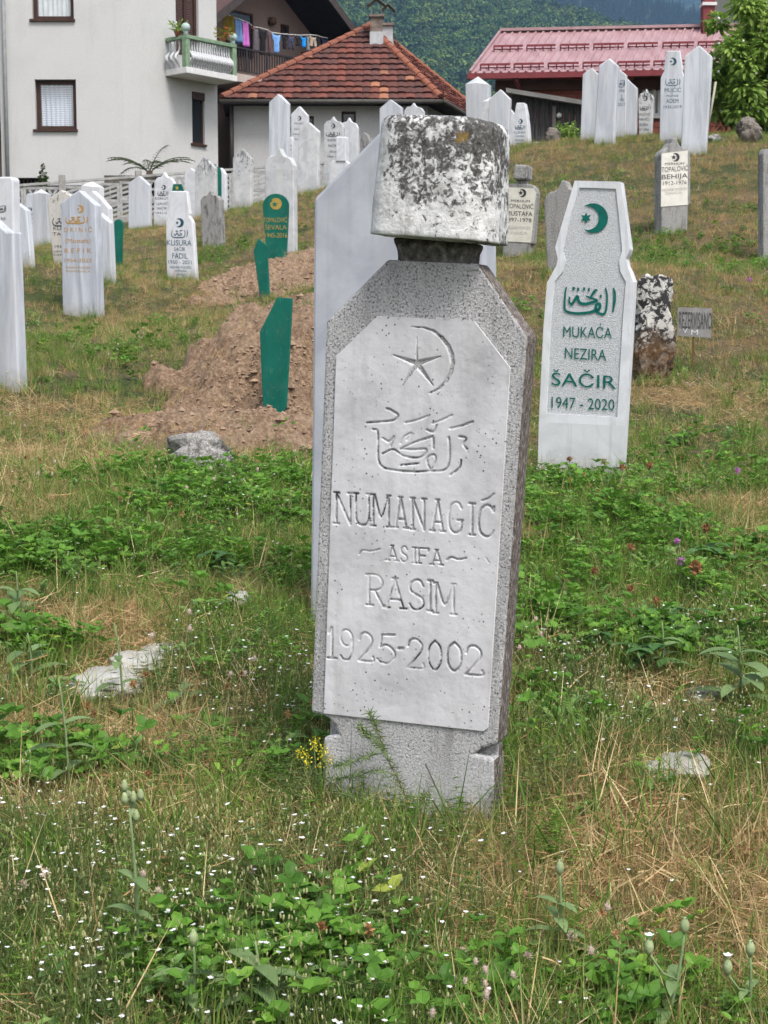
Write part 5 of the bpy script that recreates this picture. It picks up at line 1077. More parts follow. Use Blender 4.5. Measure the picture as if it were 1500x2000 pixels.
def house_c():
    root = empty('tiled_cottage', (0, 0, 0), 0, 'low white cottage with an old red clay hip roof and two chimneys', 'house')
    A = at(433, 190, 43.0); B = at(861, 196, 43.0); z = (A.z + B.z) / 2; A.z = B.z = z; sd = Vector((math.cos(R(73)), math.sin(R(73)), 0)); Cc = B + sd * 9.5; Dd = A + Vector((-.6, 8.8, 0)); T1 = at(722, 53, 46.5); T2 = at(775, 88, 49.5); T2.z = T1.z
    roof = MB(); o_ = Vector((0, 0, -.03)); roof.add([A + o_, B + o_, Cc + o_, Dd + o_, T1 + o_, T2 + o_], [(0, 1, 4), (1, 2, 5, 4), (2, 3, 5), (3, 0, 4, 5), (3, 2, 1, 0)]); rf = roof.build('roof', plain('roof boarding', (.05, .035, .03), .9), root)
    slope_tiles('roof_tiles', A, B, T1, T1, rf, tone=(.1, .62)); slope_tiles('roof_tiles', B, Cc, T1, T2, rf, tone=(.45, .85))
    # hip tiles, one by one
    m = MB(); N = 6; L = .40; vs = []
    for (x, rr) in ((0, .125), (L, .1)):
        for i in range(N + 1): t = math.pi * i / N; vs.append((x, rr * math.cos(t), rr * math.sin(t) - .03))
    me = mesh('hip_tile', vs, [(i, i + 1, N + 2 + i, N + 1 + i) for i in range(N)] + [tuple(range(N + 1))]); at_ = me.attributes.new('v', 'FLOAT', 'POINT'); at_.data.foreach_set('value', np.full(len(vs), .85, np.float32)); me.materials.append(TILE)
    for (p, q) in ((A, T1), (B, T1), (T1, T2), (Cc, T2)):
        d = q - p; n = int(d.length / .33)
        for i in range(n):
            o = link('hip_tile', me, rf); o.location = p + d * ((i) / n) + Vector((0, 0, .06)); o.rotation_euler = d.to_track_quat('X', 'Z').to_euler(); s_ = random.uniform(.95, 1.06); o.scale = (s_, s_, s_)
    # walls set in from the eaves
    W = stucco('whitewashed wall', (.45, .45, .46), .35); zb = 3.4; zt = z - .12
    wa = at(456, 200, 43.45); wb = at(836, 200, 43.45); f = Face(wa, wb); holes = []
    for (x0, x1, y0, y1) in ((667, 695, 217, 262), (563, 576, 226, 330), (600, 613, 226, 262)):
        a = f.sz(x0, y1); b = f.sz(x1, y0); holes.append((a[0], b[0], a[1], b[1]))
    f.wall('wall', 0, f.L, zb, zt, holes, W, root, .2); 
    for h in holes: fr = f.frame('window', h[0] + .004, h[1] - .004, h[2] + .004, h[3] - .004, .05, -.18, -.12, BROWN, root); f.boxpart('pane', h[0] + .05, h[1] - .05, h[2] + .05, h[3] - .05, -.17, -.16, GLASS, fr)
    m = MB(); wc = wb + sd * 8.4; wd = wa + Vector((-.5, 8, 0))
    for p, q in ((wb, wc), (wc, wd), (wd, wa)): m.quad((p.x, p.y, zb), (q.x, q.y, zb), (q.x, q.y, zt), (p.x, p.y, zt))
    m.build('wall', W, root)
    G = plain('dark gutter', (.06, .055, .05), .6, .2); MB().tube([A + Vector((-.05, -.08, -.09)), B + Vector((.05, -.08, -.09))], .07, 8).build('gutter', G, root, smooth=True)
    e1 = B + Vector((.09, -.05, -.09)); e2 = Cc + Vector((.09, 0, -.09)); MB().tube([e1, e2], .07, 8).build('gutter', G, root, smooth=True)
    MB().tube([at(452, 205, 43.3), at(452, 340, 43.3)], .05, 8).build('downpipe', G, root, smooth=True)
    # chimneys
    CC = plain('weathered chimney render', (.16, .13, .11), .95, .4, 9); CL = plain('grey flashing', (.38, .39, .41), .7, .15, 9); MET = plain('grey green sheet cap', (.12, .15, .145), .5, .2)
    for (x0, x1, ytop, ymid, ybot, D, cm) in ((724, 747, 33, 62, 86, 45.6, CC), (748, 767, 50, 52, 92, 46.6, CL)):
        p = at((x0 + x1) / 2, ybot, D); q = at((x0 + x1) / 2, ymid, D); r = at((x0 + x1) / 2, ytop, D); w = (x1 - x0) / FPX * D; d = w * .9
        ch = MB().box(p.x - w / 2, p.x + w / 2, p.y, p.y + d, p.z - .4, r.z).build('chimney', cm, rf); MB().box(p.x - w * .56, p.x + w * .56, p.y - .04, p.y + d + .04, p.z - .5, q.z if ymid != ytop and cm is CC else p.z + .2).build('flashing', CL, ch)
        MB().box(p.x - w * .62, p.x + w * .62, p.y - .07, p.y + d + .07, r.z + .002, r.z + .07).build('cap_slab', CC, ch)
        hh = .32 if cm is CC else .42; m = MB()
        for i in (-.42, .42):
            for j in (.08, .92): m.bar((p.x + i * w, p.y + j * d, r.z + .07), (p.x + i * w, p.y + j * d, r.z + hh), .025)
        m.build('cap_leg', MET, ch)
        m = MB(); y0, y1 = p.y - .1, p.y + d + .1; zc = r.z + hh
        for sg in (-1, 1): m.add([(p.x, y0, zc + .2), (p.x + sg * w * .75, y0, zc), (p.x + sg * w * .75, y1, zc), (p.x, y1, zc + .2), (p.x, y0, zc + .225), (p.x + sg * w * .75, y0, zc + .025), (p.x + sg * w * .75, y1, zc + .025), (p.x, y1, zc + .225)], [(0, 1, 2, 3), (4, 7, 6, 5), (0, 4, 5, 1), (1, 5, 6, 2), (2, 6, 7, 3)])
        m.build('sheet_cap', MET, ch)
    # loose pale patch of mortar on the tiles
    return root
house_c()

# ------------------------------------------------------------------ house with the pink metal roof
def house_d():
    root = empty('metal_roofed_house', (0, 0, 0), 0, 'brick house with a pale red ribbed metal roof and dark red chimney', 'house')
    eL = at(921, 143, 38.0); eR = at(1560, 127, 37.2); eR.z = eL.z; rL = at(980, 63, 41.0); rR = at(1590, 52, 40.3); rR.z = rL.z; rR = rL + (eR - eL).normalized() * (rR - rL).length
    ex = (eR - eL).normalized(); up = rL - eL; up -= ex * up.dot(ex); H = up.length; up.normalize(); nn = ex.cross(up); nn = nn if nn.z > 0 else -nn; sk = (rL - eL).dot(ex); Lx = (eR - eL).length
    pm = NT('faded red metal'); c = pm.ramp(pm.noise(1.5, 4, .6, pm.map(scale=(3, 1, 1))), [(.35, (.27, .155, .165)), (.65, (.35, .225, .24))]); pm.color(c); pm.rough(.42); pm.b.inputs['Specular IOR Level'].default_value = .6; PM = pm.m
    RED = plain('dark red sheet', (.16, .03, .035), .5, .2); P = lambda u, h, o=0.0: eL + ex * u + up * h + nn * o
    m = MB(); m.quad(P(0, 0), P(Lx, 0), P(Lx + sk, H), P(sk, H)); sp = .2; u = .1
    m2 = MB()
    while u < Lx:
        m2.add([P(u - .04, 0, .002), P(u + .04, 0, .002), P(u + .018, 0, .04), P(u - .018, 0, .04), P(u - .04 + sk, H, .002), P(u + .04 + sk, H, .002), P(u + .018 + sk, H, .04), P(u - .018 + sk, H, .04)], [(0, 1, 2, 3), (1, 5, 6, 2), (2, 6, 7, 3), (3, 7, 4, 0)]); u += sp
    m.add(m2.v, m2.f); back = [P(sk, H), P(Lx + sk, H), P(Lx + sk, H) + Vector((0, 4, -2)), P(sk, H) + Vector((0, 4, -2))]; m.quad(*back); rf = m.build('roof', PM, root, fix=False)
    MB().bar(P(sk - .05, H, .05), P(Lx + sk, H, .05), .22, .07).build('ridge_cap', PM, rf); MB().bar(P(-.03, 0, .02), P(sk - .03, H, .02), .06, .09).build('verge_trim', PM, rf)
    # snow guards: rows of short bent rails
    k = 1 / 2.419
    for hfrac, rows in ((.5, ((192, 325), (343, 475), (497, 630), (650, 788), (808, 945), (968, 1110), (1130, 1270))), (.06, ((130, 268), (285, 422), (442, 582), (602, 742), (762, 910), (928, 1070), (1090, 1230)))):
        for x0, x1 in rows:
            d0 = ray(880 + x0 * k, 100); 
            def uof(px):
                lo, hi = -1, Lx + 3
                for _ in range(40):
                    mid = (lo + hi) / 2; q = P(mid + sk * hfrac, H * hfrac); 
                    if 750 + (q.x / q.y) * FPX * 1.0 * (1 / (_c + 0)) * _c < px: lo = mid
                    else: hi = mid
                return mid
            a, b = uof(880 + x0 * k), uof(880 + x1 * k); m = MB(); m.bar(P(a + sk * hfrac, H * hfrac, .14), P(b + sk * hfrac, H * hfrac, .14), .03, .05); m.bar(P(a + sk * hfrac, H * hfrac, .06), P(b + sk * hfrac, H * hfrac, .06), .02, .03); q = a
            while q < b: m.bar(P(q + sk * hfrac, H * hfrac, 0), P(q + sk * hfrac, H * hfrac, .15), .03); q += .2
            m.build('snow_guard', RED, rf)
    G = MB(); G.bar(P(-.1, -.04, -.07), P(Lx, -.04, -.07), .14, .13).build('gutter', RED, root)
    # walls
    wl = at(1016, 150, 38.7); wr = at(1560, 140, 38.1); f = Face(wl, wr); zb, zt = 3.9, eL.z + .1; a = f.sz(1254, 227); b = f.sz(1292, 161); hole = (a[0], b[0], a[1], b[1])
    MORT = plain('dark reddish mortar', (.10, .05, .045), .95, .2); f.wall('wall', 0, f.L, zb, zt, [hole], MORT, root, .15)  # dark reddish mortar wall behind the facing bricks
    m = MB(); m.quad(f.P(0, zb), f.P(0, zt), f.P(0, zt, -5), f.P(0, zb, -5)).build('wall', MORT, root)
    # facing bricks one by one where they show
    bl, bh, th = .25, .14, .03; me = mesh('brick', *(lambda q: (q.v, q.f))(MB().box(.006, bl - .006, -th, .0, .006, bh - .006))); BR = NT('hollow clay brick'); BR.color(BR.ramp(BR.rand(), [(0, (.22, .07, .055)), (1, (.38, .12, .085))])); BR.rough(.9); BR.bump(BR.noise(20, 3, .6, BR.map(scale=(1, 1, 6))), .4, .006); me.materials.append(BR.m)
    rot = math.atan2(f.d.y, f.d.x); z = zb + .6; row = 0
    while z < zt - .14:
        u = .02 + (row % 2) * bl / 2
        while u < 4.9:
            if not (u + bl > hole[0] - .05 and u < hole[1] + .05 and z + bh > hole[2] - .05 and z < hole[3] + .05):
                o = link('brick', me, root); o.location = f.P(u, z, 0); o.rotation_euler = (0, 0, rot)
            u += bl
        z += bh; row += 1
    fr = f.frame('window', hole[0] + .003, hole[1] - .003, hole[2] + .003, hole[3] - .003, .07, -.1, -.03, WHITEP, root, (.62,)); f.boxpart('pane', hole[0] + .07, hole[1] - .07, hole[2] + .07, hole[3] - .07, -.08, -.07, GLASS, fr); f.boxpart('sill', hole[0] - .05, hole[1] + .05, hole[2] - .06, hole[2], -.03, .08, WHITEP, fr)
    # soffit beam and downpipe
    s0 = at(968, 152, 38.4); MB().box(s0.x, s0.x + 7, s0.y - .02, s0.y + .3, eL.z - .32, eL.z - .1).build('eave_beam', plain('brown eave timber', (.09, .05, .04), .8), root)
    MB().tube([at(1006, 150, 37.9), at(1008, 160, 37.9), at(1018, 178, 38.5), at(1018, 300, 38.55)], .05, 8).build('downpipe', RED, root, smooth=True)
    c = at(1381, 70, 40.2); w = 22 / FPX * 40.2; ch = MB().box(c.x - w / 2, c.x + w / 2, c.y - .2, c.y + .15, c.z - .6, c.z + 1.1).build('chimney', RED, rf); MB().box(c.x - w * .62, c.x + w * .62, c.y - .25, c.y + .2, at(1381, 14, 40.2).z, at(1381, 8, 40.2).z).build('collar', WHITEP, ch)
    # ---- shed
    sh = empty('wooden_shed', (0, 0, 0), 0, 'dark weathered plank shed with sloping roof below the metal-roofed house', 'shed'); A = at(1000, 260, 33.0); B = at(1146, 260, 32.6); fs = Face(A, B)
    PL = NT('grey black planks'); PL.color(PL.mix(PL.ramp(PL.noise(4, 5, .6, PL.map(scale=(8, 8, .5))), [(.35, 0), (.7, 1)]), (.02, .02, .022), (.085, .08, .08))); PL.rough(.9); n = 13; zb = 4.2
    for i in range(n):
        u0 = fs.L * i / n; u1 = fs.L * (i + 1) / n - .012; zt = fs.sz(989.5 + (1134 - 989.5) * i / n, 186 + 22 * i / n)[1]; fs.boxpart('plank', u0, u1, zb, zt, -.03, random.uniform(-.004, .012), PL.m, sh)
    m = MB(); a = fs.sz(988, 180, .3); b = fs.sz(1150, 206, .3); v = [fs.P(a[0], a[1], .3), fs.P(b[0], b[1], .3), fs.P(b[0], b[1] + .1, -2.5), fs.P(a[0], a[1] + .1, -2.5)]; v += [p + Vector((0, 0, .09)) for p in v]
    m.add(v, [(0, 3, 2, 1), (4, 5, 6, 7), (0, 1, 5, 4), (1, 2, 6, 5), (2, 3, 7, 6), (3, 0, 4, 7)]); m.build('roof', plain('grey roof edge', (.17, .165, .16), .8, .2), sh)
    L0 = fs.sz(1080, 208); fs.boxpart('door_post', L0[0], L0[0] + .07, zb, L0[1], .013, .05, plain('lighter grey post', (.16, .155, .15), .9), sh); q = fs.sz(1092, 226, .06); MB().lathe([(.02, -.05), (.055, -.02), (.06, .02), (.02, .06)], fs.P(q[0], q[1], .06), 10).build('lamp', WHITEP, sh, smooth=True)
    m = fs.P(0, zb); back = MB().quad(fs.P(0, zb, -2.4), fs.P(fs.L, zb, -2.4), fs.P(fs.L, 6.4, -2.4), fs.P(0, 6.4, -2.4)); back.quad(fs.P(0, zb, -.04), fs.P(0, zb, -2.4), fs.P(0, 6.4, -2.4), fs.P(0, 6.4, -.04)); back.build('back_wall', PL.m, sh)
    # picket remains
    pk = empty('picket_fence', fs.P(0, zb, .5), 0, 'short run of dark pickets in front of the shed', 'fence'); 
    for i in range(9):
        a = fs.sz(1038 + i * 3.6, 268, .5); p = fs.P(a[0], a[1], .5) - pk.location; MB().bar((p.x, p.y, p.z - .4), (p.x, p.y, p.z + .02), .022).build('picket', PL.m, pk)
    a = fs.sz(1037, 269, .47); b = fs.sz(1068, 269, .47); MB().bar(fs.P(a[0], a[1] - .04, .47) - pk.location, fs.P(b[0], b[1] - .04, .47) - pk.location, .03).build('rail', PL.m, pk)
house_d()
def house_e():
    A = at(1482, 10, 52); root = empty('corner_house', (0, 0, 0), 0, 'beige house corner with dark red trim rising above the leafy bush', 'house'); W = stucco('beige render', (.5, .46, .38), .2)
    MB().box(A.x, A.x + 6, A.y, A.y + 7, 4, A.z + 6).build('wall', W, root); MB().box(A.x - .2, A.x - .004, A.y - .1, A.y + .2, 4, A.z + 6).build('corner_trim', plain('maroon trim', (.15, .03, .03), .6), root)
    w = MB().box(A.x + 1.5, A.x + 2.6, A.y - .05, A.y - .004, A.z - 2, A.z - .6).build('window', BROWN, root); MB().box(A.x + 1.58, A.x + 2.52, A.y - .07, A.y - .052, A.z - 1.92, A.z - .68).build('pane', GLASS, w)
    MB().box(A.x - .5, A.x + 6.5, A.y - .5, A.y + 7.5, A.z + 6, A.z + 6.3).build('roof', plain('brown roof', (.1, .05, .04), .8), root)
house_e()

# ------------------------------------------------------------------ openwork concrete fence
def fence():
    CON = plain('whitewashed concrete', (.30, .30, .30), .9, .25, 12); PG = plain('grey concrete post', (.26, .25, .24), .95, .25, 10); A = at(-30, 400, 33.0); B = at(735, 380, 35.0); f = Face(A, B); root = empty('openwork_fence', (0, 0, 0), 0, 'low whitewashed openwork concrete fence between the graves and the houses', 'fence')
    S_ = .40; m = MB(); t = .04; b_ = .055
    m.box(0, S_, -.03, .03, 0, b_); m.box(0, S_, -.03, .03, S_ - b_, S_); m.box(0, b_, -.03, .03, b_, S_ - b_); m.box(S_ - b_, S_, -.03, .03, b_, S_ - b_)
    for i in range(1, 4):
        q = S_ * i / 4; m.bar((b_, 0, q - .05), (S_ - b_, 0, q + .05), .05, .05)
    m.bar((S_ / 2, 0, b_), (S_ / 2, 0, S_ - b_), .045, .02, up=(1, 0, 0)); me = mesh('openwork_block', m.v, m.f); me.materials.append(CON)
    m = MB(); m.box(0, S_, -.03, .03, 0, b_); m.box(0, S_, -.03, .03, S_ - b_, S_); m.box(0, b_, -.03, .03, b_, S_ - b_); m.box(S_ - b_, S_, -.03, .03, b_, S_ - b_)
    for i in range(6):
        a = math.pi * i / 3; c = Vector((S_ / 2, 0, S_ / 2)); m.bar(c + Vector((math.cos(a), 0, math.sin(a))) * .03, c + Vector((math.cos(a), 0, math.sin(a))) * (S_ / 2 - .04), .06, .05)
    me2 = mesh('openwork_block', m.v, m.f); me2.materials.append(CON); rot = math.atan2(f.d.y, f.d.x); n = int(f.L / (S_ + .004)); 
    for i in range(n):
        u = i * (S_ + .004); p = f.P(u, 0); z = gz1(p.x, p.y) + .06
        for r in range(2):
            o = link('openwork_block', me2 if (i // 4) % 2 == 0 and r == 1 else me, root); o.location = (p.x, p.y, z + r * (S_ + .004)); o.rotation_euler = (0, 0, rot)
        if i % 4 == 0: f.boxpart('post', u - .07, u + .07, z - .3, z + 1.02 + random.uniform(-.05, .06), -.05, .07, PG, root, .01)
    p = f.P(0, 0); q = f.P(f.L, 0); m = MB(); m.bar((p.x, p.y, gz1(p.x, p.y) + 2 * S_ + .09), (q.x, q.y, gz1(q.x, q.y) + 2 * S_ + .09), .1, .05); m.build('coping', CON, root)
    m = MB(); m.bar((p.x, p.y, gz1(p.x, p.y) - .1), (q.x, q.y, gz1(q.x, q.y) - .1), .14, .3); m.build('base_strip', PG, root)
fence()
def palm():
    c = at(292, 343, 34.2); e = empty('feathery_palm', c, 0, 'small feathery palm in a trough before the white house', 'palm'); random.seed(5)
    MB().tube([(0, 0, -.6), (0, 0, .1)], [.09, .07], 8).build('trunk', BARK, e, smooth=True); 
    for k in range(13):
        a = 2 * math.pi * k / 13 + random.uniform(-.2, .2); d = Vector((math.cos(a), math.sin(a) * .7, random.uniform(.55, 1.2))).normalized(); L = Leaves(); p = Vector((0, 0, .05)); N = 14; ln = random.uniform(.85, 1.2); dd = d.copy()
        pts = []
        for i in range(N):
            pts.append(p.copy()); side = dd.cross(Vector((0, 0, 1))).normalized()
            if i > 1:
                for sg in (-1, 1): L.leaf(p, side * sg + dd * .8 + Vector((0, 0, -.25)), .17 * (1 - (i / N) ** 2 * .7), .018, bend=.5)
            dd = (dd + Vector((0, 0, -.085))).normalized(); p = p + dd * ln / N
        L.tube(pts, .01, 4); L.build('frond', LM['dull'], e)
    MB().box(c.x - .95, c.x + .25, c.y - .25, c.y + .2, c.z - .55, c.z - .02).build('trough', plain('mossy timber trough', (.11, .10, .085), .95, .35, 12)); o = bpy.data.objects['trough']; tag(o, 'mossy grey trough below the palm fronds', 'planter'); o.name = 'planter_trough'
    c = at(85, 385, 35.5); e = empty('small_conifer', c, 0, 'little dark conifer sapling before the cellar window', 'conifer'); MB().tube([(0, 0, -.3), (0, 0, .75)], [.02, .006], 6).build('trunk', BARK, e); L = Leaves()
    for k in range(260):
        z = random.uniform(.02, .75); r = .22 * (1 - z / .8) * (0.6 + .4 * math.sin(z * 26) ** 2); a = random.uniform(0, 6.28); d = Vector((math.cos(a), math.sin(a), .25)); L.leaf((d.x * r * .4, d.y * r * .4, z), d, r * .8 + .03, .03)
    L.build('crown', LM['dark'], e)
palm()

# ------------------------------------------------------------------ leafy bush by the metal-roofed house
def bush(px, py, D, rx, rz, label, seed, n, mat, name='leafy_bush', ls=.1, flowers=0, cat='bush'):
    random.seed(seed); c = at(px, py, D); g = gz1(c.x, c.y); e = empty(name, (c.x, c.y, g), 0, label, cat); h = c.z - g; m = MB()
    rs = random.Random(seed); br = []
    for k in range(9):
        a = 6.28 * k / 9; t = Vector((math.cos(a) * rx * .7, math.sin(a) * rx * .6, h + rs.uniform(-.3, .8) * rz)); m.tube([(0, 0, -.1), t * .45 + Vector((0, 0, .1)), t], [.035, .02, .006], 5); br.append(t)
    m.build('trunk', BARK, e, smooth=True); L = Leaves(); cl = []
    for k in range(60):
        u = rs.random() ** .4; a = rs.uniform(0, 6.28); b = math.asin(rs.uniform(-1, 1)); cl.append((Vector((math.cos(a) * math.cos(b) * rx * u, math.sin(a) * math.cos(b) * rx * u, h + math.sin(b) * rz * u)), rs.uniform(.12, .3) * min(1, rx / .5), rs.random()))
    for k in range(n):
        q, r, v = rs.choice(cl); d = Vector((rs.gauss(0, 1), rs.gauss(0, 1), rs.gauss(.1, .8))).normalized(); p = q + d * r * rs.random() ** .5; L.leaf(p, d + Vector((0, 0, -.5)), ls * rs.uniform(.7, 1.4), ls * .48 * rs.uniform(.7, 1.2), up=Vector((rs.gauss(0, .5), rs.gauss(0, .5), 1)), val=min(1, max(0, v * .6 + rs.random() * .4)))
    # leafy shoots at the top
    for k in range(26 if rx > .4 else 0):
        q, r, v = rs.choice(cl); d = Vector((rs.gauss(0, .35), rs.gauss(0, .35), 1)).normalized(); p = q.copy(); pts = [p]
        for i in range(7):
            p = p + d * .1; pts.append(p)
            for sg in range(3): a = rs.uniform(0, 6.28); L.leaf(p, Vector((math.cos(a), math.sin(a), .2)), ls * rs.uniform(.8, 1.4), ls * .45, up=(0, 0, 1), val=.7 + .3 * rs.random())
        L.tube(pts, .006, 4, .3)
    L.build('crown', mat, e)
    if flowers:
        F = Leaves()
        for k in range(flowers):
            q, r, v = rs.choice(cl); d = Vector((rs.gauss(0, 1), -abs(rs.gauss(0, 1)), rs.gauss(.3, .8))).normalized(); F.ball(q + d * r * 1.1, .022)
        F.build('blossom', plain('white petals', (.7, .7, .66), .8), e, smooth=True)
bush(1462, 125, 26.0, .8, 1.05, 'leafy light green bush beside the tall veined slab', 3, 8500, LM['light'], ls=.12, flowers=60)
bush(1465, 215, 26.8, .85, .55, 'darker lower bush in front of the light green one', 4, 3200, LM['dark'], ls=.09)
bush(1560, 60, 29, 1.2, 1.6, 'tall leafy bush behind the dark lower bush', 8, 5000, LM['mid'], ls=.12)
bush(1105, 262, 27.5, .22, .18, 'low nettle clump before the shed planks', 12, 500, LM['light'], 'weed_clump', .07, 0, 'weeds')
st_ = MB().tube([at(1381, 262, 24.5), at(1398, 160, 24.5)], .018, 6).build('leaning_stick', plain('dry grey stick', (.35, .32, .27), .9), None, smooth=True); tag(st_, 'thin bare stick leaning beside the tall veined slab', 'stick')

# ------------------------------------------------------------------ wooded hills and the air between
def hill(name, label, ridge, D0, D1, zf, seed, mat, rough=.06):
    """ridge: pixel polyline of the crest at distance D1; slope runs down to the foot at D0"""
    xs = np.linspace(-900, 2600, 150); ry = np.interp(xs, [p[0] for p in ridge], [p[1] for p in ridge]); rows = 40; V = []
    for j in range(rows + 1):
        t = j / rows
        for x, y in zip(xs, ry):
            top = at(x, y, D1); D = D0 + (D1 - D0) * t; xx = top.x * (D / D1) ; wob = (fbm([x * .004], [t * 2.2], 2.5, 4, seed)[0] - .5) * (top.z - zf) * rough * 4 * math.sin(math.pi * t)
            V.append((top.x * (.35 + .65 * D / D1), D, zf + (top.z - zf) * (t ** .9) + wob))
    for x, y in zip(xs, ry): top = at(x, y, D1); V.append((top.x, D1 * 1.25, zf))
    n = len(xs); F = [(j * n + i, j * n + i + 1, (j + 1) * n + i + 1, (j + 1) * n + i) for j in range(rows + 1) for i in range(n - 1)]
    o = link(name, mesh(name, V, F, True), None, mat); tag(o, label, 'hill', kind='structure'); return np.array(V[:(rows + 1) * n]).reshape(rows + 1, n, 3)
HM = plain('forest floor', (.025, .045, .02), 1, .3, .02, 0)
def tree_mats(nm, stops):
    n = NT(nm); v = n.attr('v'); c = n.ramp(n.rand(), stops); c = n.mix(n.math('MULTIPLY', v, .55), c, (.2, .29, .09)); c = n.mix(n.ramp(n.noise(.5, 3, .7), [(.4, .75), (.6, 0)]), c, (.012, .028, .012)); n.color(c); n.rough(.95); return n.m  # v lightens the broadleaf crown tops: top light painted into the colour
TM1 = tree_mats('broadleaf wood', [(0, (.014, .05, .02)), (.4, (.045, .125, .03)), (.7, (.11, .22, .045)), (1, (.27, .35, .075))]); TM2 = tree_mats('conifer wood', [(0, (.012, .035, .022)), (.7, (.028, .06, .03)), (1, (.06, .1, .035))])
def tree_templates(kind, mat):
    coll = bpy.data.collections.new(kind + '_templates'); rs = random.Random(2 if kind == 'broad' else 5)
    for k in range(4):
        L = Leaves()
        if kind == 'broad':
            blobs = [(Vector((rs.gauss(0, 2), rs.gauss(0, 2), rs.uniform(3, 8.5))), rs.uniform(1.5, 2.8)) for _ in range(14)]
            for c, r in blobs:
                for i in range(34):
                    d = Vector((rs.gauss(0, 1), rs.gauss(0, 1), rs.gauss(.3, 1))).normalized(); L.leaf(c + d * r * .85, Vector((rs.gauss(0, 1), rs.gauss(0, 1), rs.gauss(0, .6))), rs.uniform(1.0, 1.9), rs.uniform(.8, 1.4), up=d, val=max(0, d.z) * .8 + .2 * rs.random())  # leaf value rises with upward facing, painting light onto the crown tops
        else:
            H = rs.uniform(11, 14)
            for i in range(300):
                z = H * rs.random() ** 1.2; r = 2.3 * (1 - z / H) + .15; a = rs.uniform(0, 6.28); d = Vector((math.cos(a), math.sin(a), -.25)); L.leaf(Vector((d.x * r * .25, d.y * r * .25, z)), d, r, r * .45 + .2, up=(0, 0, 1), val=rs.random() * .4)
        L.tube([(0, 0, -2), (0, 0, 4)], .3, 5, 0); o = bpy.data.objects.new('tree_template', L.mesh('tree_template')); o.data.materials.append(mat); coll.objects.link(o)
    return coll
def scatter(name, pts, rots, scl, idx, coll, label, cat, kind='stuff'):
    me = bpy.data.meshes.new(name); me.vertices.add(len(pts)); me.vertices.foreach_set('co', np.asarray(pts, np.float32).ravel())
    for nm, tp, ar in (('rot', 'FLOAT_VECTOR', rots), ('scl', 'FLOAT', scl), ('idx', 'INT', idx)):
        a = me.attributes.new(nm, tp, 'POINT'); a.data.foreach_set('vector' if tp == 'FLOAT_VECTOR' else 'value', np.asarray(ar).ravel().astype(np.int32 if tp == 'INT' else np.float32))
    o = link(name, me); tag(o, label, cat, kind=kind)
    ng = bpy.data.node_groups.new(name + '_scatter', 'GeometryNodeTree'); ng.interface.new_socket('Geometry', in_out='INPUT', socket_type='NodeSocketGeometry'); ng.interface.new_socket('Geometry', in_out='OUTPUT', socket_type='NodeSocketGeometry')
    N = ng.nodes; gi = N.new('NodeGroupInput'); go = N.new('NodeGroupOutput'); ci = N.new('GeometryNodeCollectionInfo'); ci.inputs['Collection'].default_value = coll; ci.inputs['Separate Children'].default_value = True; ci.inputs['Reset Children'].default_value = True
    ip = N.new('GeometryNodeInstanceOnPoints'); ip.inputs['Pick Instance'].default_value = True
    def na(nm, tp): q = N.new('GeometryNodeInputNamedAttribute'); q.data_type = tp; q.inputs['Name'].default_value = nm; return q.outputs['Attribute']
    e2r = N.new('FunctionNodeEulerToRotation'); l = ng.links.new; l(na('rot', 'FLOAT_VECTOR'), e2r.inputs[0]); l(e2r.outputs[0], ip.inputs['Rotation']); l(na('scl', 'FLOAT'), ip.inputs['Scale']); l(na('idx', 'INT'), ip.inputs['Instance Index'])
    l(gi.outputs[0], ip.inputs['Points']); l(ci.outputs[0], ip.inputs['Instance']); l(ip.outputs[0], go.inputs[0]); md = o.modifiers.new('scatter', 'NODES'); md.node_group = ng; return o
def forest(name, label, grid, coll, count, smin, smax, seed, xr=None):
    rs = np.random.default_rng(seed); R_, C_ = grid.shape[:2]; a = rs.random(count) * (R_ - 1.001); b = rs.random(count) * (C_ - 1.001)
    if xr: b = (xr[0] + (xr[1] - xr[0]) * rs.random(count)) * (C_ - 1.001)
    i, j = a.astype(int), b.astype(int); fa, fb = (a - i)[:, None], (b - j)[:, None]; P = grid[i, j] * (1 - fa) * (1 - fb) + grid[i + 1, j] * fa * (1 - fb) + grid[i, j + 1] * (1 - fa) * fb + grid[i + 1, j + 1] * fa * fb
    rot = np.stack([np.zeros(count), np.zeros(count), rs.random(count) * 6.28], 1); scatter(name, P, rot, smin + (smax - smin) * rs.random(count), rs.integers(0, 4, count), coll, label, 'forest')
cb, cc = tree_templates('broad', TM1), tree_templates('conifer', TM2)
g1 = hill('near_hill', 'wooded hill slope falling behind the cottage roof', [(-900, -500), (300, -330), (700, -130), (963, 0), (1169, 54), (1400, 118), (1700, 190), (2600, 300)], 650, 1450, 5, 3, HM)
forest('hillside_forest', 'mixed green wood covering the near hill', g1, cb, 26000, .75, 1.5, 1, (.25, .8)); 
g2 = hill('middle_hill', 'dark conifer ridge behind the nearer wooded hill', [(-900, -700), (600, -300), (1000, -95), (1252, 0), (1368, 29), (1500, 75), (1800, 140), (2600, 260)], 1500, 2700, 5, 7, HM)
forest('conifer_forest', 'dark conifer wood on the second ridge', g2, cc, 26000, 1.0, 1.9, 2, (.3, .85))
g3 = hill('far_mountain', 'pale blue mountain filling the distance', [(-900, -500), (900, -330), (1300, -260), (1700, -200), (2600, -150)], 3200, 5600, 5, 11, HM)
forest('mountain_forest', 'distant wood on the pale blue mountain', g3, cb, 14000, 2.2, 4.0, 3, (.35, .85))
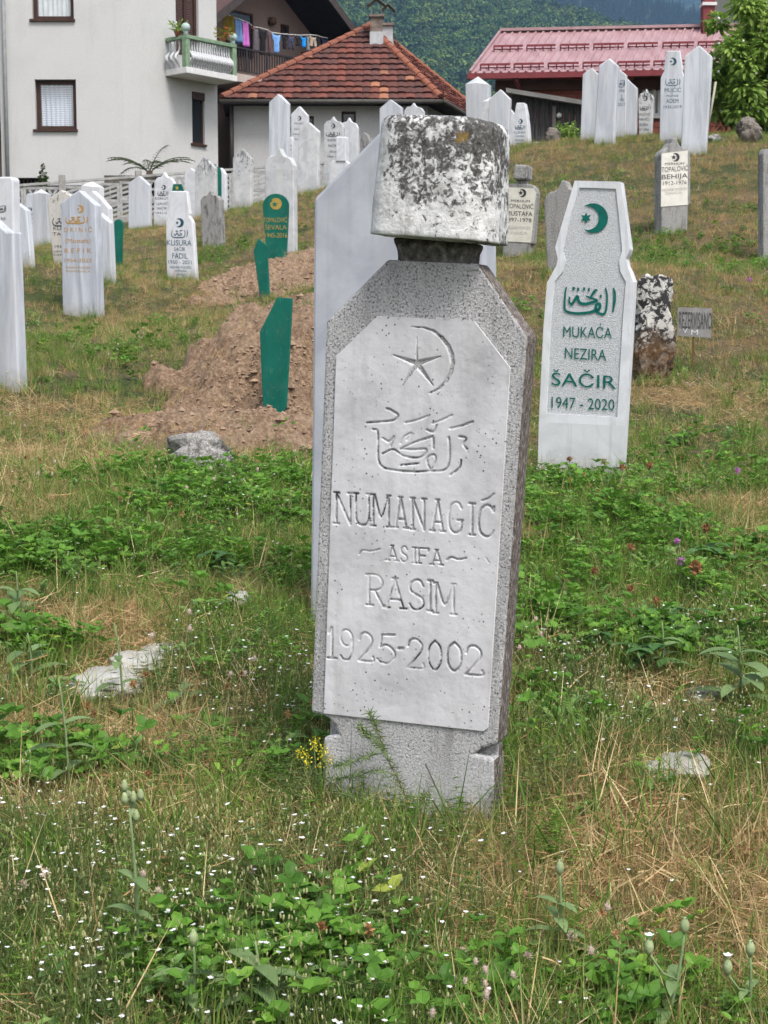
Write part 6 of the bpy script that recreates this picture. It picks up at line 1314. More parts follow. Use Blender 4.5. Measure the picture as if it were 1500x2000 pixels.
def haze():
    m = bpy.data.materials.new('thin blue air'); m.use_nodes = True; t = m.node_tree; t.nodes.clear(); o = t.nodes.new('ShaderNodeOutputMaterial'); v = t.nodes.new('ShaderNodeVolumePrincipled'); v.inputs['Color'].default_value = (.36, .62, 1, 1); v.inputs['Density'].default_value = HAZE; v.inputs['Anisotropy'].default_value = .0
    t.links.new(v.outputs[0], o.inputs['Volume']); b = MB().box(-7700, 7700, -180, 8600, -1.5, 2500).build('haze', m); tag(b, 'thin bluish summer haze over the valley', 'haze', kind='stuff')
HAZE = 1.45e-4
haze()
# ------------------------------------------------------------------ meadow: template tufts scattered over the hillside
def blade_mat(name, stops, tr=.3, rough=.65):
    n = NT(name); v = n.attr('v'); r = n.rand(); f = n.math('ADD', n.math('MULTIPLY', v, .6), n.math('MULTIPLY', r, .4)); n.color(n.ramp(f, stops)); n.rough(rough); n.leaf(tr); return n.m
GM = dict(green=blade_mat('green grass', [(0, (.05, .11, .016)), (.5, (.12, .22, .035)), (.85, (.22, .32, .06)), (1, (.42, .38, .14))]),
          dry=blade_mat('dry straw', [(0, (0.207, 0.128, 0.061)), (.35, (0.415, 0.281, 0.134)), (.7, (0.634, 0.488, 0.268)), (1, (0.8, 0.671, 0.427))], .2),
          rust=blade_mat('rusty dry grass', [(0, (0.183, 0.0976, 0.0488)), (.5, (0.39, 0.226, 0.104)), (1, (0.586, 0.39, 0.201))], .2),
          olive=blade_mat('half dry grass', [(0, (0.104, 0.122, 0.0366)), (.5, (0.232, 0.226, 0.0793)), (1, (0.488, 0.403, 0.183))], .25),
          clover=blade_mat('clover leaves', [(0, (.05, .13, .018)), (.5, (.115, .255, .032)), (.85, (.2, .37, .05)), (1, (.42, .42, .09))], .38, .5),
          herb=blade_mat('campion leaves', [(0, (.075, .155, .045)), (.6, (.15, .275, .075)), (1, (.28, .40, .12))], .32, .6),
          fine=blade_mat('fine dark stems', [(0, (0.0427, 0.0732, 0.022)), (.6, (0.104, 0.152, 0.0464)), (1, (0.244, 0.256, 0.104))], .2),
          bud=blade_mat('pale buds', [(0, (0.207, 0.244, 0.0976)), (1, (0.488, 0.464, 0.244))], .2), white=blade_mat('white petals', [(0, (0.756, 0.756, 0.756)), (1, (0.8, 0.8, 0.8))], .3),
          brown=blade_mat('dried clover heads', [(0, (0.146, 0.0732, 0.0305)), (.6, (0.342, 0.177, 0.0793)), (1, (0.537, 0.342, 0.183))], .15), fuzz=blade_mat('fuzzy clover heads', [(0, (0.439, 0.342, 0.281)), (1, (0.683, 0.561, 0.476))], .3), pink=blade_mat('purple clover heads', [(0, (0.342, 0.11, 0.329)), (1, (0.586, 0.293, 0.537))], .2), yel=blade_mat('yellow bedstraw', [(0, (0.61, 0.512, 0.0244)), (1, (0.793, 0.708, 0.061))], .2))
rs = random.Random(77); random.seed(77)
def rdir(tilt): a = rs.uniform(0, 6.283); t = abs(rs.gauss(0, tilt)); return Vector((math.cos(a) * math.sin(t), math.sin(a) * math.sin(t), math.cos(t)))
def t_grass(n, l0, l1, w, tilt, droop, rad=.03):
    L = Leaves()
    for _ in range(n): L.blade((rs.gauss(0, rad), rs.gauss(0, rad), -.005), rdir(tilt), rs.uniform(l0, l1), w * rs.uniform(.6, 1.4), rs.uniform(.2, 1) * droop, 3, rs.random())
    return L
def t_litter(n):
    L = Leaves()
    for _ in range(n):
        a = rs.uniform(0, 6.28); L.blade((rs.gauss(0, .05), rs.gauss(0, .05), rs.uniform(0, .03)), (math.cos(a), math.sin(a), rs.uniform(-.05, .5)), rs.uniform(.03, .11), rs.uniform(.0012, .0026), rs.uniform(-.6, 1.3), 4, rs.random())
    return L
def trifoil(L, p, size, val, d):
    a0 = rs.uniform(0, 6.28)
    for k in range(3): a = a0 + k * 2.094; L.leaf(p, Vector((math.cos(a), math.sin(a), .25)) + d * .3, size, size * .72, up=(rs.gauss(0, .25), rs.gauss(0, .25), 1), bend=.4, val=val)
def t_clover(n, h0, h1, size):
    L = Leaves()
    for _ in range(n):
        d = rdir(.45); h = rs.uniform(h0, h1); b = Vector((rs.gauss(0, .025), rs.gauss(0, .025), 0)); e = L.blade(b, d, h, .0022, .3, 3, .4); trifoil(L, e, size * rs.uniform(.65, 1.25), rs.random() ** 1.3, d)
    return L
def t_herb(n, h0, h1, ll):
    L = Leaves()
    for _ in range(n):
        d = rdir(.35); p = Vector((rs.gauss(0, .02), rs.gauss(0, .02), 0)); h = rs.uniform(h0, h1); k = max(2, int(h / .022)); pts = [p]
        for i in range(k):
            q = p + d * (h * (i + .4) / k); a = rs.uniform(0, 3.14); pts.append(q); sz = ll * rs.uniform(.7, 1.2) * (1.1 - .5 * i / k); v = rs.random()
            for sg in (0, 3.14): L.leaf(q, Vector((math.cos(a + sg), math.sin(a + sg), .45)), sz, sz * .38, up=(0, 0, 1), bend=.5, val=v)
        L.tube(pts, .0016, 4, .3)
    return L
def t_fine(n):
    """whorled bedstraw"""
    L = Leaves()
    for _ in range(n):
        d = rdir(.5); p = Vector((rs.gauss(0, .02), rs.gauss(0, .02), 0)); h = rs.uniform(.05, .11); L.blade(p, d, h, .0016, .1, 2, .4)
        for i in range(6):
            q = p + d * h * (i + 1) / 6
            for k in range(6): a = k * 1.047 + i; L.blade(q, Vector((math.cos(a), math.sin(a), .35)), rs.uniform(.008, .014), .0017, .2, 1, rs.random())
    return L
def stem_with(kind):
    """template pieces made of several materials: stems, buds, petals"""
    S_, B_, W_ = Leaves(), Leaves(), Leaves()
    if kind == 'white':
        for _ in range(20):
            d = rdir(.3); p = Vector((rs.gauss(0, .035), rs.gauss(0, .035), 0)); h = rs.uniform(.05, .12); e = S_.blade(p, d, h, .0014, .15, 3, rs.random())
            for j in range(3): q = p + d * h * rs.uniform(.2, .9); S_.blade(q, rdir(.8), rs.uniform(.012, .03), .0016, .2, 2, rs.random())
            if rs.random() < .05:
                for k in range(5): a = k * 1.2566; W_.leaf(e, Vector((math.cos(a), math.sin(a), .45)), rs.uniform(.0038, .0056), .0038, up=(rs.gauss(0, .3), rs.gauss(0, .3), 1), bend=.2, val=rs.random())
            elif rs.random() < .4: B_.ball(e, .0015, rs.random(), .0038, 4)
        return [(S_, GM['fine']), (B_, GM['bud']), (W_, GM['white'])]
    if kind == 'hare':
        for _ in range(3):
            d = rdir(.25); p = Vector((rs.gauss(0, .03), rs.gauss(0, .03), 0)); h = rs.uniform(.07, .13); e = S_.blade(p, d, h, .002, .15, 3, .8)
            for k in range(40): u = rdir(1.2); B_.blade(e + Vector((u.x, u.y, (u.z - .3) * 1.5)) * .003, u + Vector((0, 0, .4)), rs.uniform(.004, .008), .0012, 0, 1, rs.random())
            B_.ball(e, .0045, .3, .007, 5)
        return [(S_, GM['olive']), (B_, GM['fuzz'])]
    if kind in ('brown', 'pink'):
        for _ in range(2):
            d = rdir(.25); p = Vector((rs.gauss(0, .03), rs.gauss(0, .03), 0)); h = rs.uniform(.08, .15); e = S_.blade(p, d, h, .0024, .15, 3, .6)
            for k in range(34): u = rdir(1.0); B_.leaf(e, u, rs.uniform(.007, .013), .0035, val=rs.random())
        return [(S_, GM['olive']), (B_, GM['brown' if kind == 'brown' else 'pink'])]
def template(coll, pieces):
    v, f, a, mi, mats = [], [], [], [], []
    for L, m in pieces:
        k = len(v); v += L.v; f += [tuple(i + k for i in q) for q in L.f]; a += L.a; mi += [len(mats)] * len(L.f); mats.append(m)
    me = mesh('tuft_template', v, f); at_ = me.attributes.new('v', 'FLOAT', 'POINT'); at_.data.foreach_set('value', np.array(a, np.float32))
    for m in mats: me.materials.append(m)
    me.polygons.foreach_set('material_index', mi); o = bpy.data.objects.new('tuft_template', me); coll.objects.link(o)
TC = {}
def family(nm, makers):
    c = bpy.data.collections.new('meadow_' + nm); 
    for mk in makers: template(c, mk())
    TC[nm] = (c, len(makers))
family('green', [lambda: [(t_grass(26, .045, .14, .0031, .42, 1.2), GM['green']), (t_grass(6, .03, .08, .002, .5, 1.2), GM['dry'])] for _ in range(4)])
family('olive', [lambda: [(t_grass(22, .04, .12, .0027, .5, 1.3), GM['olive']), (t_grass(9, .03, .09, .0018, .6, 1.2), GM['dry'])] for _ in range(4)])
family('dry', [lambda: [(t_grass(16, .03, .10, .0018, .7, 1.0, .035), GM['dry']), (t_litter(12), GM['rust'])] for _ in range(4)])
family('rust', [lambda: [(t_grass(18, .03, .09, .0019, .55, 1.1, .035), GM['rust']), (t_grass(7, .03, .08, .0018, .5, 1.0), GM['olive'])] for _ in range(4)])
family('litter', [lambda: [(t_litter(26), GM['dry']), (t_litter(8), GM['rust'])] for _ in range(4)])
family('clover', [lambda: [(t_clover(13, .025, .07, .021), GM['clover'])] for _ in range(3)] + [lambda: [(t_clover(9, .03, .08, .03), GM['clover'])]])
family('herb', [lambda: [(t_herb(4, .035, .09, .046), GM['herb'])] for _ in range(2)] + [lambda: [(t_herb(3, .05, .11, .043), GM['clover'])] for _ in range(2)])
family('fine', [lambda: [(t_fine(7), GM['fine'])] for _ in range(2)] + [lambda: [(t_fine(7), GM['green'])] for _ in range(2)])
family('white', [lambda: stem_with('white') for _ in range(4)])
family('heads', [lambda: stem_with('hare'), lambda: stem_with('brown'), lambda: stem_with('hare'), lambda: stem_with('brown')])
family('tall', [lambda: [(t_grass(9, .08, .2, .0036, .4, 1.1, .02), GM['green'])] for _ in range(2)] + [lambda: [(t_grass(8, .08, .19, .0022, .5, .8, .02), GM['dry'])] for _ in range(2)])

# patches read off the photograph: pixel on the ground, radius in metres
def patches(lst): return [(*ground_at(x, y)[:2], r) for x, y, r in lst]
LUSH = patches([(420, 1010, .55), (250, 1090, .45), (80, 1110, .35), (1180, 1040, .5), (1260, 1120, .45), (1100, 1120, .25), (1240, 1270, .22), (520, 960, .5), (540, 880, .45), (40, 1290, .14), (1440, 1280, .14), (1300, 960, .45), (150, 660, .6), (220, 690, .6), (90, 640, .5), (420, 500, .8), (380, 640, .35), (1230, 500, 1.2), (1120, 620, .5), (1190, 880, .6), (620, 1010, .2), (560, 1120, .2), (330, 1950, .11), (560, 1960, .10), (110, 1520, .12), (1240, 1960, .1), (640, 1880, .1), (480, 1230, .2), (1120, 1420, .12), (1060, 1240, .16), (1040, 980, .3), (300, 960, .4)])
WHITE = patches([(250, 1760, .22), (120, 1850, .25), (420, 1850, .24), (620, 1800, .22), (330, 1275, .12), (1230, 1420, .25), (1180, 1350, .18), (520, 1050, .2), (600, 1400, .18), (1400, 1290, .16), (30, 1750, .2), (480, 1950, .25), (200, 1950, .25)])
FINE = patches([(830, 1650, .22), (850, 1950, .16), (640, 1540, .2), (600, 1450, .15), (560, 1300, .18), (700, 1700, .16), (1000, 1700, .15), (1050, 1600, .1)])
DRY = patches([(60, 1000, .35), (40, 960, .5), (250, 1460, .16), (70, 1420, .2), (200, 1230, .2), (430, 1690, .1), (1350, 1600, .25), (1440, 1680, .3), (1430, 1000, .3), (1460, 1100, .25), (1200, 1700, .2), (1330, 1400, .15), (150, 900, .5), (60, 820, .8), (330, 620, .7), (300, 560, .8), (240, 470, 1.2), (1060, 1050, .15), (930, 1750, .2), (1350, 1850, .25), (1310, 775, .4), (1200, 780, .3), (1330, 960, .1), (30, 1600, .15)])
FAR_RUST = patches([(1400, 330, 1.6), (1350, 390, 1.2), (1420, 480, 1.0), (1180, 330, 1.0), (1120, 300, 1.5), (1420, 560, .8), (1300, 560, .5), (1230, 420, .8), (590, 430, 1.2), (440, 450, .8), (1460, 640, .7), (1010, 560, .6)])
def pm(pl, x, y, soft=.35):
    m = np.zeros_like(x); wv = (fbm(x, y, 2.6, 4, 91) - .5) * 1.9
    for cx, cy, r in pl: m = np.maximum(m, np.clip((1 + soft - np.hypot(x - cx, y - cy) / r - wv) / (2 * soft), 0, 1))
    return m
def sample(n, d0, d1, rng, power=1.0, wide=.36, pad=.35):
    """ground points across the view wedge and a good step beside it"""
    u = rng.random(n); a = 1 - power + 1e-9; D = (d0 ** (2 - power) + u * (d1 ** (2 - power) - d0 ** (2 - power))) ** (1 / (2 - power)); x = (rng.random(n) * 2 - 1) * (wide * D + pad); return x, D
def clear(x, y):
    k = np.ones(len(x), bool)
    for fx, fy, yw, hw, w0, w1 in FOOT:
        dx, dy = x - fx, y - fy; u = dx * math.cos(yw) - dy * math.sin(yw); w = dx * math.sin(yw) + dy * math.cos(yw); k &= ~((np.abs(u) < hw + .008) & (w > w0 - .012) & (w < w1 + .012))
    return k
def lay(fam, name, label, x, y, smin, smax, rng, tilt=.12, sink=0.0, cat='grass'):
    k = clear(x, y); x, y = x[k], y[k]
    mh = np.full(len(x), -1.0)
    for f in MOUNDS: mh = np.maximum(mh, f(x, y))
    keep = (mh < -.03) | ((fam in ('litter', 'dry', 'rust')) & (rng.random(len(x)) < .5 * (mh < .12) + .16)) | ((fam in ('clover', 'green', 'olive')) & (rng.random(len(x)) < .4 * (mh < .06) + .05)); x, y, mh = x[keep], y[keep], mh[keep]
    z = gz(x, y) + np.maximum(0, mh) - sink; n = len(x); rot = np.stack([rng.normal(0, tilt, n), rng.normal(0, tilt, n), rng.random(n) * 6.283], 1)
    return scatter(name, np.stack([x, y, z], 1), rot, smin + (smax - smin) * rng.random(n) ** 1.3, rng.integers(0, TC[fam][1], n), TC[fam][0], label, cat)
rng = np.random.default_rng(21)
def meadow():
    def pick(x, y, p): return rng.random(len(x)) < p
    d0, d1 = 1.2, 30
    # masks
    def masks(x, y):
        lush, wh, fi, dr, ru = pm(LUSH, x, y), pm(WHITE, x, y), pm(FINE, x, y), pm(DRY, x, y), pm(FAR_RUST, x, y, .6)
        n1 = fbm(x, y, .9, 3, 31); n2 = fbm(x, y, 3.1, 3, 57); far = np.clip((y - 7) / 6, 0, 1)
        return lush, wh, fi, dr, ru, n1, n2, far
    def lod(x, y): return np.ones(len(x))
    def spread(near, far, d_far, fam, name, label, prob, smin, smax, tilt=.12, cat='grass', pn=.7):
        X, Y = [], []
        for n_, a_, b_, pw in ((near, 1.3, 7.0, pn), (far, 7.0, d_far, .5)):
            if not n_: continue
            x, y = sample(n_, a_, b_, rng, pw); k = rng.random(len(x)) < prob(*masks(x, y)); X.append(x[k]); Y.append(y[k])
        lay(fam, name, label, np.concatenate(X), np.concatenate(Y), smin, smax, rng, tilt, 0, cat)
    cl = lambda v, a=0.0: np.clip(v, a, 1)
    spread(15000, 22000, 30, 'green', 'grass', 'short green grass over the cemetery slope', lambda lu, wh, fi, dr, ru, n1, n2, far: cl(.42 - .12 * far + 1.5 * (n1 - .45) + .35 * lu - .45 * dr - .5 * ru, .08) * (1 - .45 * wh), .6, 1.15)
    spread(12000, 20000, 30, 'olive', 'half_dry_grass', 'half dry olive grass mixed through the turf', lambda lu, wh, fi, dr, ru, n1, n2, far: cl(.65 - .2 * lu - .3 * wh - .2 * ru, .1), .6, 1.2)
    spread(14000, 20000, 30, 'dry', 'dry_grass', 'pale dried straw standing and lying in the turf', lambda lu, wh, fi, dr, ru, n1, n2, far: cl(.2 + 1.2 * (.48 - n1) + .7 * dr - .28 * lu - .2 * wh, .06), .6, 1.2, .2)
    spread(1500, 22000, 30, 'rust', 'rusty_grass', 'rust coloured dry grass on the upper slope', lambda lu, wh, fi, dr, ru, n1, n2, far: cl(.16 + 1.5 * (.5 - n2) + .8 * ru + .25 * dr - .5 * lu, .03), .8, 1.4, .2)
    spread(8000, 1500, 10, 'litter', 'straw_litter', 'loose straw litter lying between the plants', lambda lu, wh, fi, dr, ru, n1, n2, far: cl(.3 + .45 * dr - .2 * lu, .08), .6, 1.3, .1)
    spread(13000, 6000, 22, 'clover', 'clover_leaves', 'patches of bright green clover leaves', lambda lu, wh, fi, dr, ru, n1, n2, far: cl(.58 * lu * (n2 > .4) * (n1 > .34) + .13 * (n2 > .54) * (1 - dr) * (1 - wh)), .5, 1.4, .2, 'clover')
    spread(9000, 3500, 18, 'herb', 'leafy_herbs', 'low leafy meadow herbs among the clover', lambda lu, wh, fi, dr, ru, n1, n2, far: cl(.6 * lu + .16 * (n2 > .46) * (1 - dr) - .04 * wh), .5, 1.15, .2, 'herbs')
    spread(9000, 0, 8, 'fine', 'bedstraw', 'fine whorled bedstraw in the turf', lambda lu, wh, fi, dr, ru, n1, n2, far: cl(.8 * fi + .2 * (n2 > .45) - .25 * dr), .7, 1.3, .12, 'bedstraw')
    spread(9000, 0, 8, 'white', 'tiny_white_flowers', 'mats of thin stems with tiny white flowers', lambda lu, wh, fi, dr, ru, n1, n2, far: cl(.75 * wh * (n2 > .36) + .1 * (n2 > .5)), .8, 1.25, .12, 'flowers')
    spread(500, 400, 14, 'heads', 'dried_clover_heads', 'scattered dried and fuzzy clover heads', lambda lu, wh, fi, dr, ru, n1, n2, far: cl(.03 + .7 * (n2 > .62)), .8, 1.2, .12, 'flowers')
    spread(3200, 2000, 24, 'tall', 'tall_grass', 'taller grass blades and stalks rising from the turf', lambda lu, wh, fi, dr, ru, n1, n2, far: cl(.3 + .3 * (n2 > .5) + .4 * dr), .6, 1.2, .15)
    # taller growth hugging the stones' feet
    ex, ey = [], []
    for fx, fy, yw, hw, w0, w1 in FOOT:
        if fy > 24: continue
        for k in range(int(14 + hw * 60)):
            u = rng.uniform(-hw - .05, hw + .05); w = w0 - abs(rng.normal(.02, .04)); ex.append(fx + u * math.cos(yw) + w * math.sin(yw)); ey.append(fy - u * math.sin(yw) + w * math.cos(yw))
    ex, ey = np.array(ex), np.array(ey); h = rng.random(len(ex)); lay('green', 'grass_at_stones', 'green grass growing at the feet of the stones', ex[h < .4], ey[h < .4], .6, 1.2, rng); lay('herb', 'herbs_at_stones', 'leafy herbs at the feet of the stones', ex[h > .9], ey[h > .9], .5, 1.0, rng, cat='herbs'); lay('tall', 'tall_grass_at_stones', 'taller grass at the feet of the stones', ex[(h > .75) & (h < .8)], ey[(h > .75) & (h < .8)], .6, 1.2, rng); lay('olive', 'half_dry_grass_at_stones', 'half dry grass at the feet of the stones', ex[(h > .4) & (h < .75)], ey[(h > .4) & (h < .75)], .6, 1.2, rng)
meadow()

# ------------------------------------------------------------------ plants that stand out one by one
def plant(name, label, cat, px, py, build, group=None, D=None):
    g = ground_at(px, py) if D is None else Vector((ray(px, py).x * D, D, gz1(ray(px, py).x * D, D))); e = empty(name, g, 0, label, cat, group); build(e, g.y / FPX); return e
CAMPM = leaf_mat('downy campion leaf', (.12, .19, .07), (.20, .29, .12), .3); STEMM = plain('pale downy stem', (.16, .22, .10), .8, .15, 20, 0); CAL = plain('campion calyx', (.24, .29, .15), .8, .2, 60, .3, 200); PETAL = plain('white campion petal', (.72, .72, .7), .8, .05)
def campion(h, nl, ll, heads=1, seed=0, flower=False, fluffy=False, lean=(0, 0), bud=True):
    def b(e, k):
        q = random.Random(seed); H = h * k; S_ = MB(); top = Vector((lean[0] * k, lean[1] * k, H)); pts = [Vector((0, 0, -.01)) + (top) * t + Vector((math.sin(t * 3) * .006, 0, 0)) for t in (0, .3, .6, .85, 1)]
        S_.tube(pts, [.0032, .003, .0026, .0022, .0018], 6); ends = [pts[-1]]
        for j in range(1, heads):
            a = q.uniform(0, 6.28); p = pts[2] + Vector((math.cos(a), -.3, 0)) * .03; t = pts[2] + Vector(((-1) ** j * q.uniform(.03, .05), -.02, H * q.uniform(.2, .34))); S_.tube([pts[2], (pts[2] + t) / 2 + Vector((0, 0, -.01)), t], [.0022, .002, .0016], 5); ends.append(t)
        S_.build('stem', STEMM, e, smooth=True)
        for j in range(nl):
            t = .06 + .72 * j / max(1, nl); P = Vector((0, 0, 0)) + top * t; a = q.uniform(0, 3.14)
            for sg in (0, 3.14):
                L = Leaves(); l = ll * k * q.uniform(.75, 1.15) * (1 - .45 * t); broad_leaf(L, P, Vector((math.cos(a + sg), math.sin(a + sg) - .2, .55)), l, l * .36, q); L.build('leaf', CAMPM, e, smooth=True)
        for c in ends if bud else []:
            if fluffy:
                for j in range(9):
                    o = c + Vector((q.gauss(0, .014), q.gauss(0, .012), q.gauss(.004, .016))); MB().lathe([(.001, -.008), (.005, -.004), (.0058, .001), (.004, .007), (.002, .011)], o, 7).build('calyx', CAL, e, smooth=True)
            else:
                MB().lathe([(.002, -.002), (.0055, .003), (.0072, .009), (.0066, .015), (.004, .02), (.0025, .023), (.0008, .024)], c, 10).build('calyx', CAL, e, smooth=True)
                L = Leaves()
                for j in range(5): a = j * 1.257; L.leaf(c + Vector((0, 0, .018)), Vector((math.cos(a), math.sin(a), 1.2)), .009, .003, val=.8)
                L.build('sepal', CAMPM, e)
                if flower and c is ends[-1]:
                    F = Leaves()
                    for j in range(5): a = j * 1.257; F.leaf(c + Vector((0, 0, .024)), Vector((math.cos(a), math.sin(a), .9)), .010, .007, up=(0, 0, 1), val=.5)
                    F.build('petal', PETAL, e)
    return b
def broad_leaf(L, p, d, l, w, q, segs=6):
    d = d.normalized(); r = d.cross(Vector((0, 0, 1))).normalized(); u = r.cross(d); n = len(L.v); val = q.random(); cur = Vector(p)
    for i in range(segs + 1):
        t = i / segs; ww = w * math.sin(math.pi * min(1, t ** .8 * .97 + .03)) ** .8 * .5; c = cur; fold = .18
        L.v += [tuple(c - r * ww + u * ww * fold), tuple(c - u * ww * .1), tuple(c + r * ww + u * ww * fold)]; L.a += [val, val * .8 + .2, val]; d = (d + Vector((0, 0, -.16)) + u * 0).normalized(); u = r.cross(d); cur = cur + d * (l / segs)
    for i in range(segs):
        a = n + 3 * i; L.f += [(a, a + 1, a + 4, a + 3), (a + 1, a + 2, a + 5, a + 4)]
PG = 'campion plants in the turf'
for px, py, h, nl, ll, hd, sd, fl, fz, lean, lab in (
    (268, 1945, 395, 4, 75, 1, 1, False, True, (-10, 0), 'tall campion stalk with a tuft of pale woolly buds'), (368, 2030, 190, 4, 85, 1, 2, False, False, (12, 0), 'short campion with one wilted bud above two leaves'), (505, 2035, 205, 7, 105, 1, 3, False, False, (-6, 0), 'bushy broad-leaved campion between the short one and a leafy young one'),
    (640, 1985, 150, 6, 70, 1, 4, False, False, (4, 0), 'leafy young campion without open flowers beside the bushy one'), (1082, 1900, 205, 5, 80, 1, 5, False, False, (8, 0), 'upright campion with one round bud below the fez-capped stone'), (1285, 2040, 250, 3, 85, 2, 6, True, False, (48, 0), 'forked campion with two fat buds and a white flower'), (1450, 2030, 190, 3, 60, 2, 16, True, False, (10, 0), 'leaning campion with pale buds past the forked one'),
    (135, 1570, 260, 4, 80, 1, 7, False, False, (-16, 0), 'spotted-leaf campion growing out of pale dry grass'), (345, 1395, 80, 3, 70, 1, 8, False, False, (18, 0), 'low campion with shining broad leaves near the broken kerb'), (500, 1660, 75, 4, 45, 1, 9, False, False, (0, 0), 'tiny campion seedling in straw'), (240, 1400, 190, 3, 60, 1, 13, False, False, (-14, 0), 'thin campion stalk with small leaves by the kerb'),
    (1445, 1400, 190, 6, 100, 1, 10, False, False, (-10, 0), 'broad-leaved campion by the dry path edge'), (30, 1230, 120, 4, 90, 1, 12, False, False, (4, 0), 'broad campion clump in the lush clover'), (60, 1350, 120, 4, 85, 1, 14, False, False, (-4, 0), 'dark leafy campion below the clover clump'), (1290, 1330, 120, 5, 60, 1, 15, False, False, (0, 0), 'campion rosette rising from the big clover leaves')):
    plant('campion_plant', lab, 'wild plant', px, py, campion(h, nl, ll * 1.25, hd, sd, fl, fz, lean, sd in (1, 2, 5, 6, 16)), PG)
CLV = leaf_mat('broad clover leaf', (.045, .12, .03), (.09, .19, .05), .3, .5)
def big_clover(n, size, hgt, seed):
    def b(e, k):
        q = random.Random(seed)
        for j in range(n):
            a = q.uniform(0, 6.28); r = q.uniform(0, .06); t = Vector((math.cos(a) * r * 1.5, math.sin(a) * r, hgt * k * q.uniform(.6, 1.1))); MB().tube([(0, 0, 0), t * .5 + Vector((0, 0, .01)), t], .0013, 4).build('stalk', STEMM, e); a0 = q.uniform(0, 6.28); L = Leaves()
            for s in range(3): aa = a0 + s * 2.094; broad_leaf(L, t, Vector((math.cos(aa), math.sin(aa), .25)), size * k * q.uniform(.8, 1.2), size * k * .66, q, 5)
            L.build('leaf', CLV, e, smooth=True)
    return b
for px, py, n, sz, hg, sd, lab in ((1240, 1345, 9, 34, 70, 1, 'big three-leaved clover clump near the kerb chips'), (1320, 1260, 8, 32, 80, 2, 'dense clover clump under the purple heads'), (672, 1580, 3, 20, 50, 3, 'single clover sprig against the pedestal'), (1180, 1300, 7, 28, 60, 4, 'clover clump close to the brown flank of the fez-capped stone'), (1390, 1130, 8, 34, 60, 5, 'clump of long clover leaves beside the dry path'), (430, 1130, 8, 28, 50, 6, 'clover clump above the white marble chunk')):
    plant('clover_clump', lab, 'clover', px, py, big_clover(n, sz, hg, sd), 'clover clumps')
def flower_head(h, r, mat, seed, lean=0):
    def b(e, k):
        q = random.Random(seed); t = Vector((lean * k, 0, h * k)); MB().tube([(0, 0, -.01), t * .5 + Vector((.004, 0, 0)), t], .0014, 5).build('stem', STEMM, e); L = Leaves(); R_ = r * k
        for j in range(90):
            d = Vector((q.gauss(0, 1), q.gauss(0, 1), q.gauss(.15, 1))).normalized(); L.leaf(t + d * R_ * .35, d + Vector((0, 0, .35)), R_ * q.uniform(.5, .85), R_ * .2, val=q.random())
        L.ball(t, R_ * .55, .2); L.build('flower_head', mat, e)
    return b
for px, py, h, r, mt, lab in ((1160, 1195, 78, 10, 'brown', 'rusty dried clover head on a straight stem'), (1230, 1140, 72, 9, 'brown', 'pale brown clover head in the clover patch'), (1377, 1110, 76, 11, 'brown', 'round brown clover head above long leaves'), (1356, 1200, 92, 17, 'brown', 'large shaggy brown clover head'), (1281, 1245, 70, 11, 'brown', 'dark red-brown clover head'), (1328, 1175, 78, 10, 'pink', 'purple clover flower touching the shaggy brown head'), (1321, 1125, 66, 7, 'pink', 'small purple clover flower above the larger one'), (1438, 985, 66, 7, 'pink', 'lone purple clover flower by the dry slope'), (1230, 1215, 66, 9, 'brown', 'slim upright brown clover head'),
                              (1111, 985, 88, 6, 'brown', 'orange seed head before the foot of the green-lettered stone'), (1179, 985, 82, 8, 'bud', 'pale green knob before the green-lettered stone'), (1214, 990, 76, 8, 'brown', 'tan knob at the corner of the green-lettered stone'), (1267, 985, 74, 9, 'brown', 'brown knob beside the green-lettered stone'), (1462, 600, 52, 5, 'pink', 'tiny purple flower on the upper slope'),
                              (494, 1780, 80, 11, 'fuzz', 'fuzzy pinkish clover head above the straw'), (578, 1810, 78, 9, 'fuzz', 'fuzzy clover head between white flowers'), (540, 1830, 74, 9, 'fuzz', 'fuzzy clover head near the bushy campion'), (90, 1800, 84, 12, 'fuzz', 'soft grey clover head in the pale grass'), (48, 1825, 84, 11, 'fuzz', 'soft clover head beside another in pale grass'), (1115, 1925, 88, 12, 'fuzz', 'fuzzy oval clover head by the upright campion'), (1030, 1960, 92, 12, 'fuzz', 'round fuzzy clover head by the upright campion'), (903, 1945, 88, 10, 'fuzz', 'fuzzy clover head below the pedestal'),
                              (262, 1400, 60, 9, 'brown', 'dried clover head over the broken kerb'), (285, 1385, 70, 9, 'brown', 'second dried clover head over the broken kerb'), (170, 1440, 60, 10, 'brown', 'drooping dried clover head near the kerb'), (290, 1560, 50, 9, 'brown', 'dried clover head beside the spotted-leaf campion'), (185, 1455, 55, 8, 'brown', 'small rusty clover head under the kerb')):
    plant('clover_flower', lab, 'flower', px, py, flower_head(h, r, GM[mt], int(px + py)), 'single clover flowers')
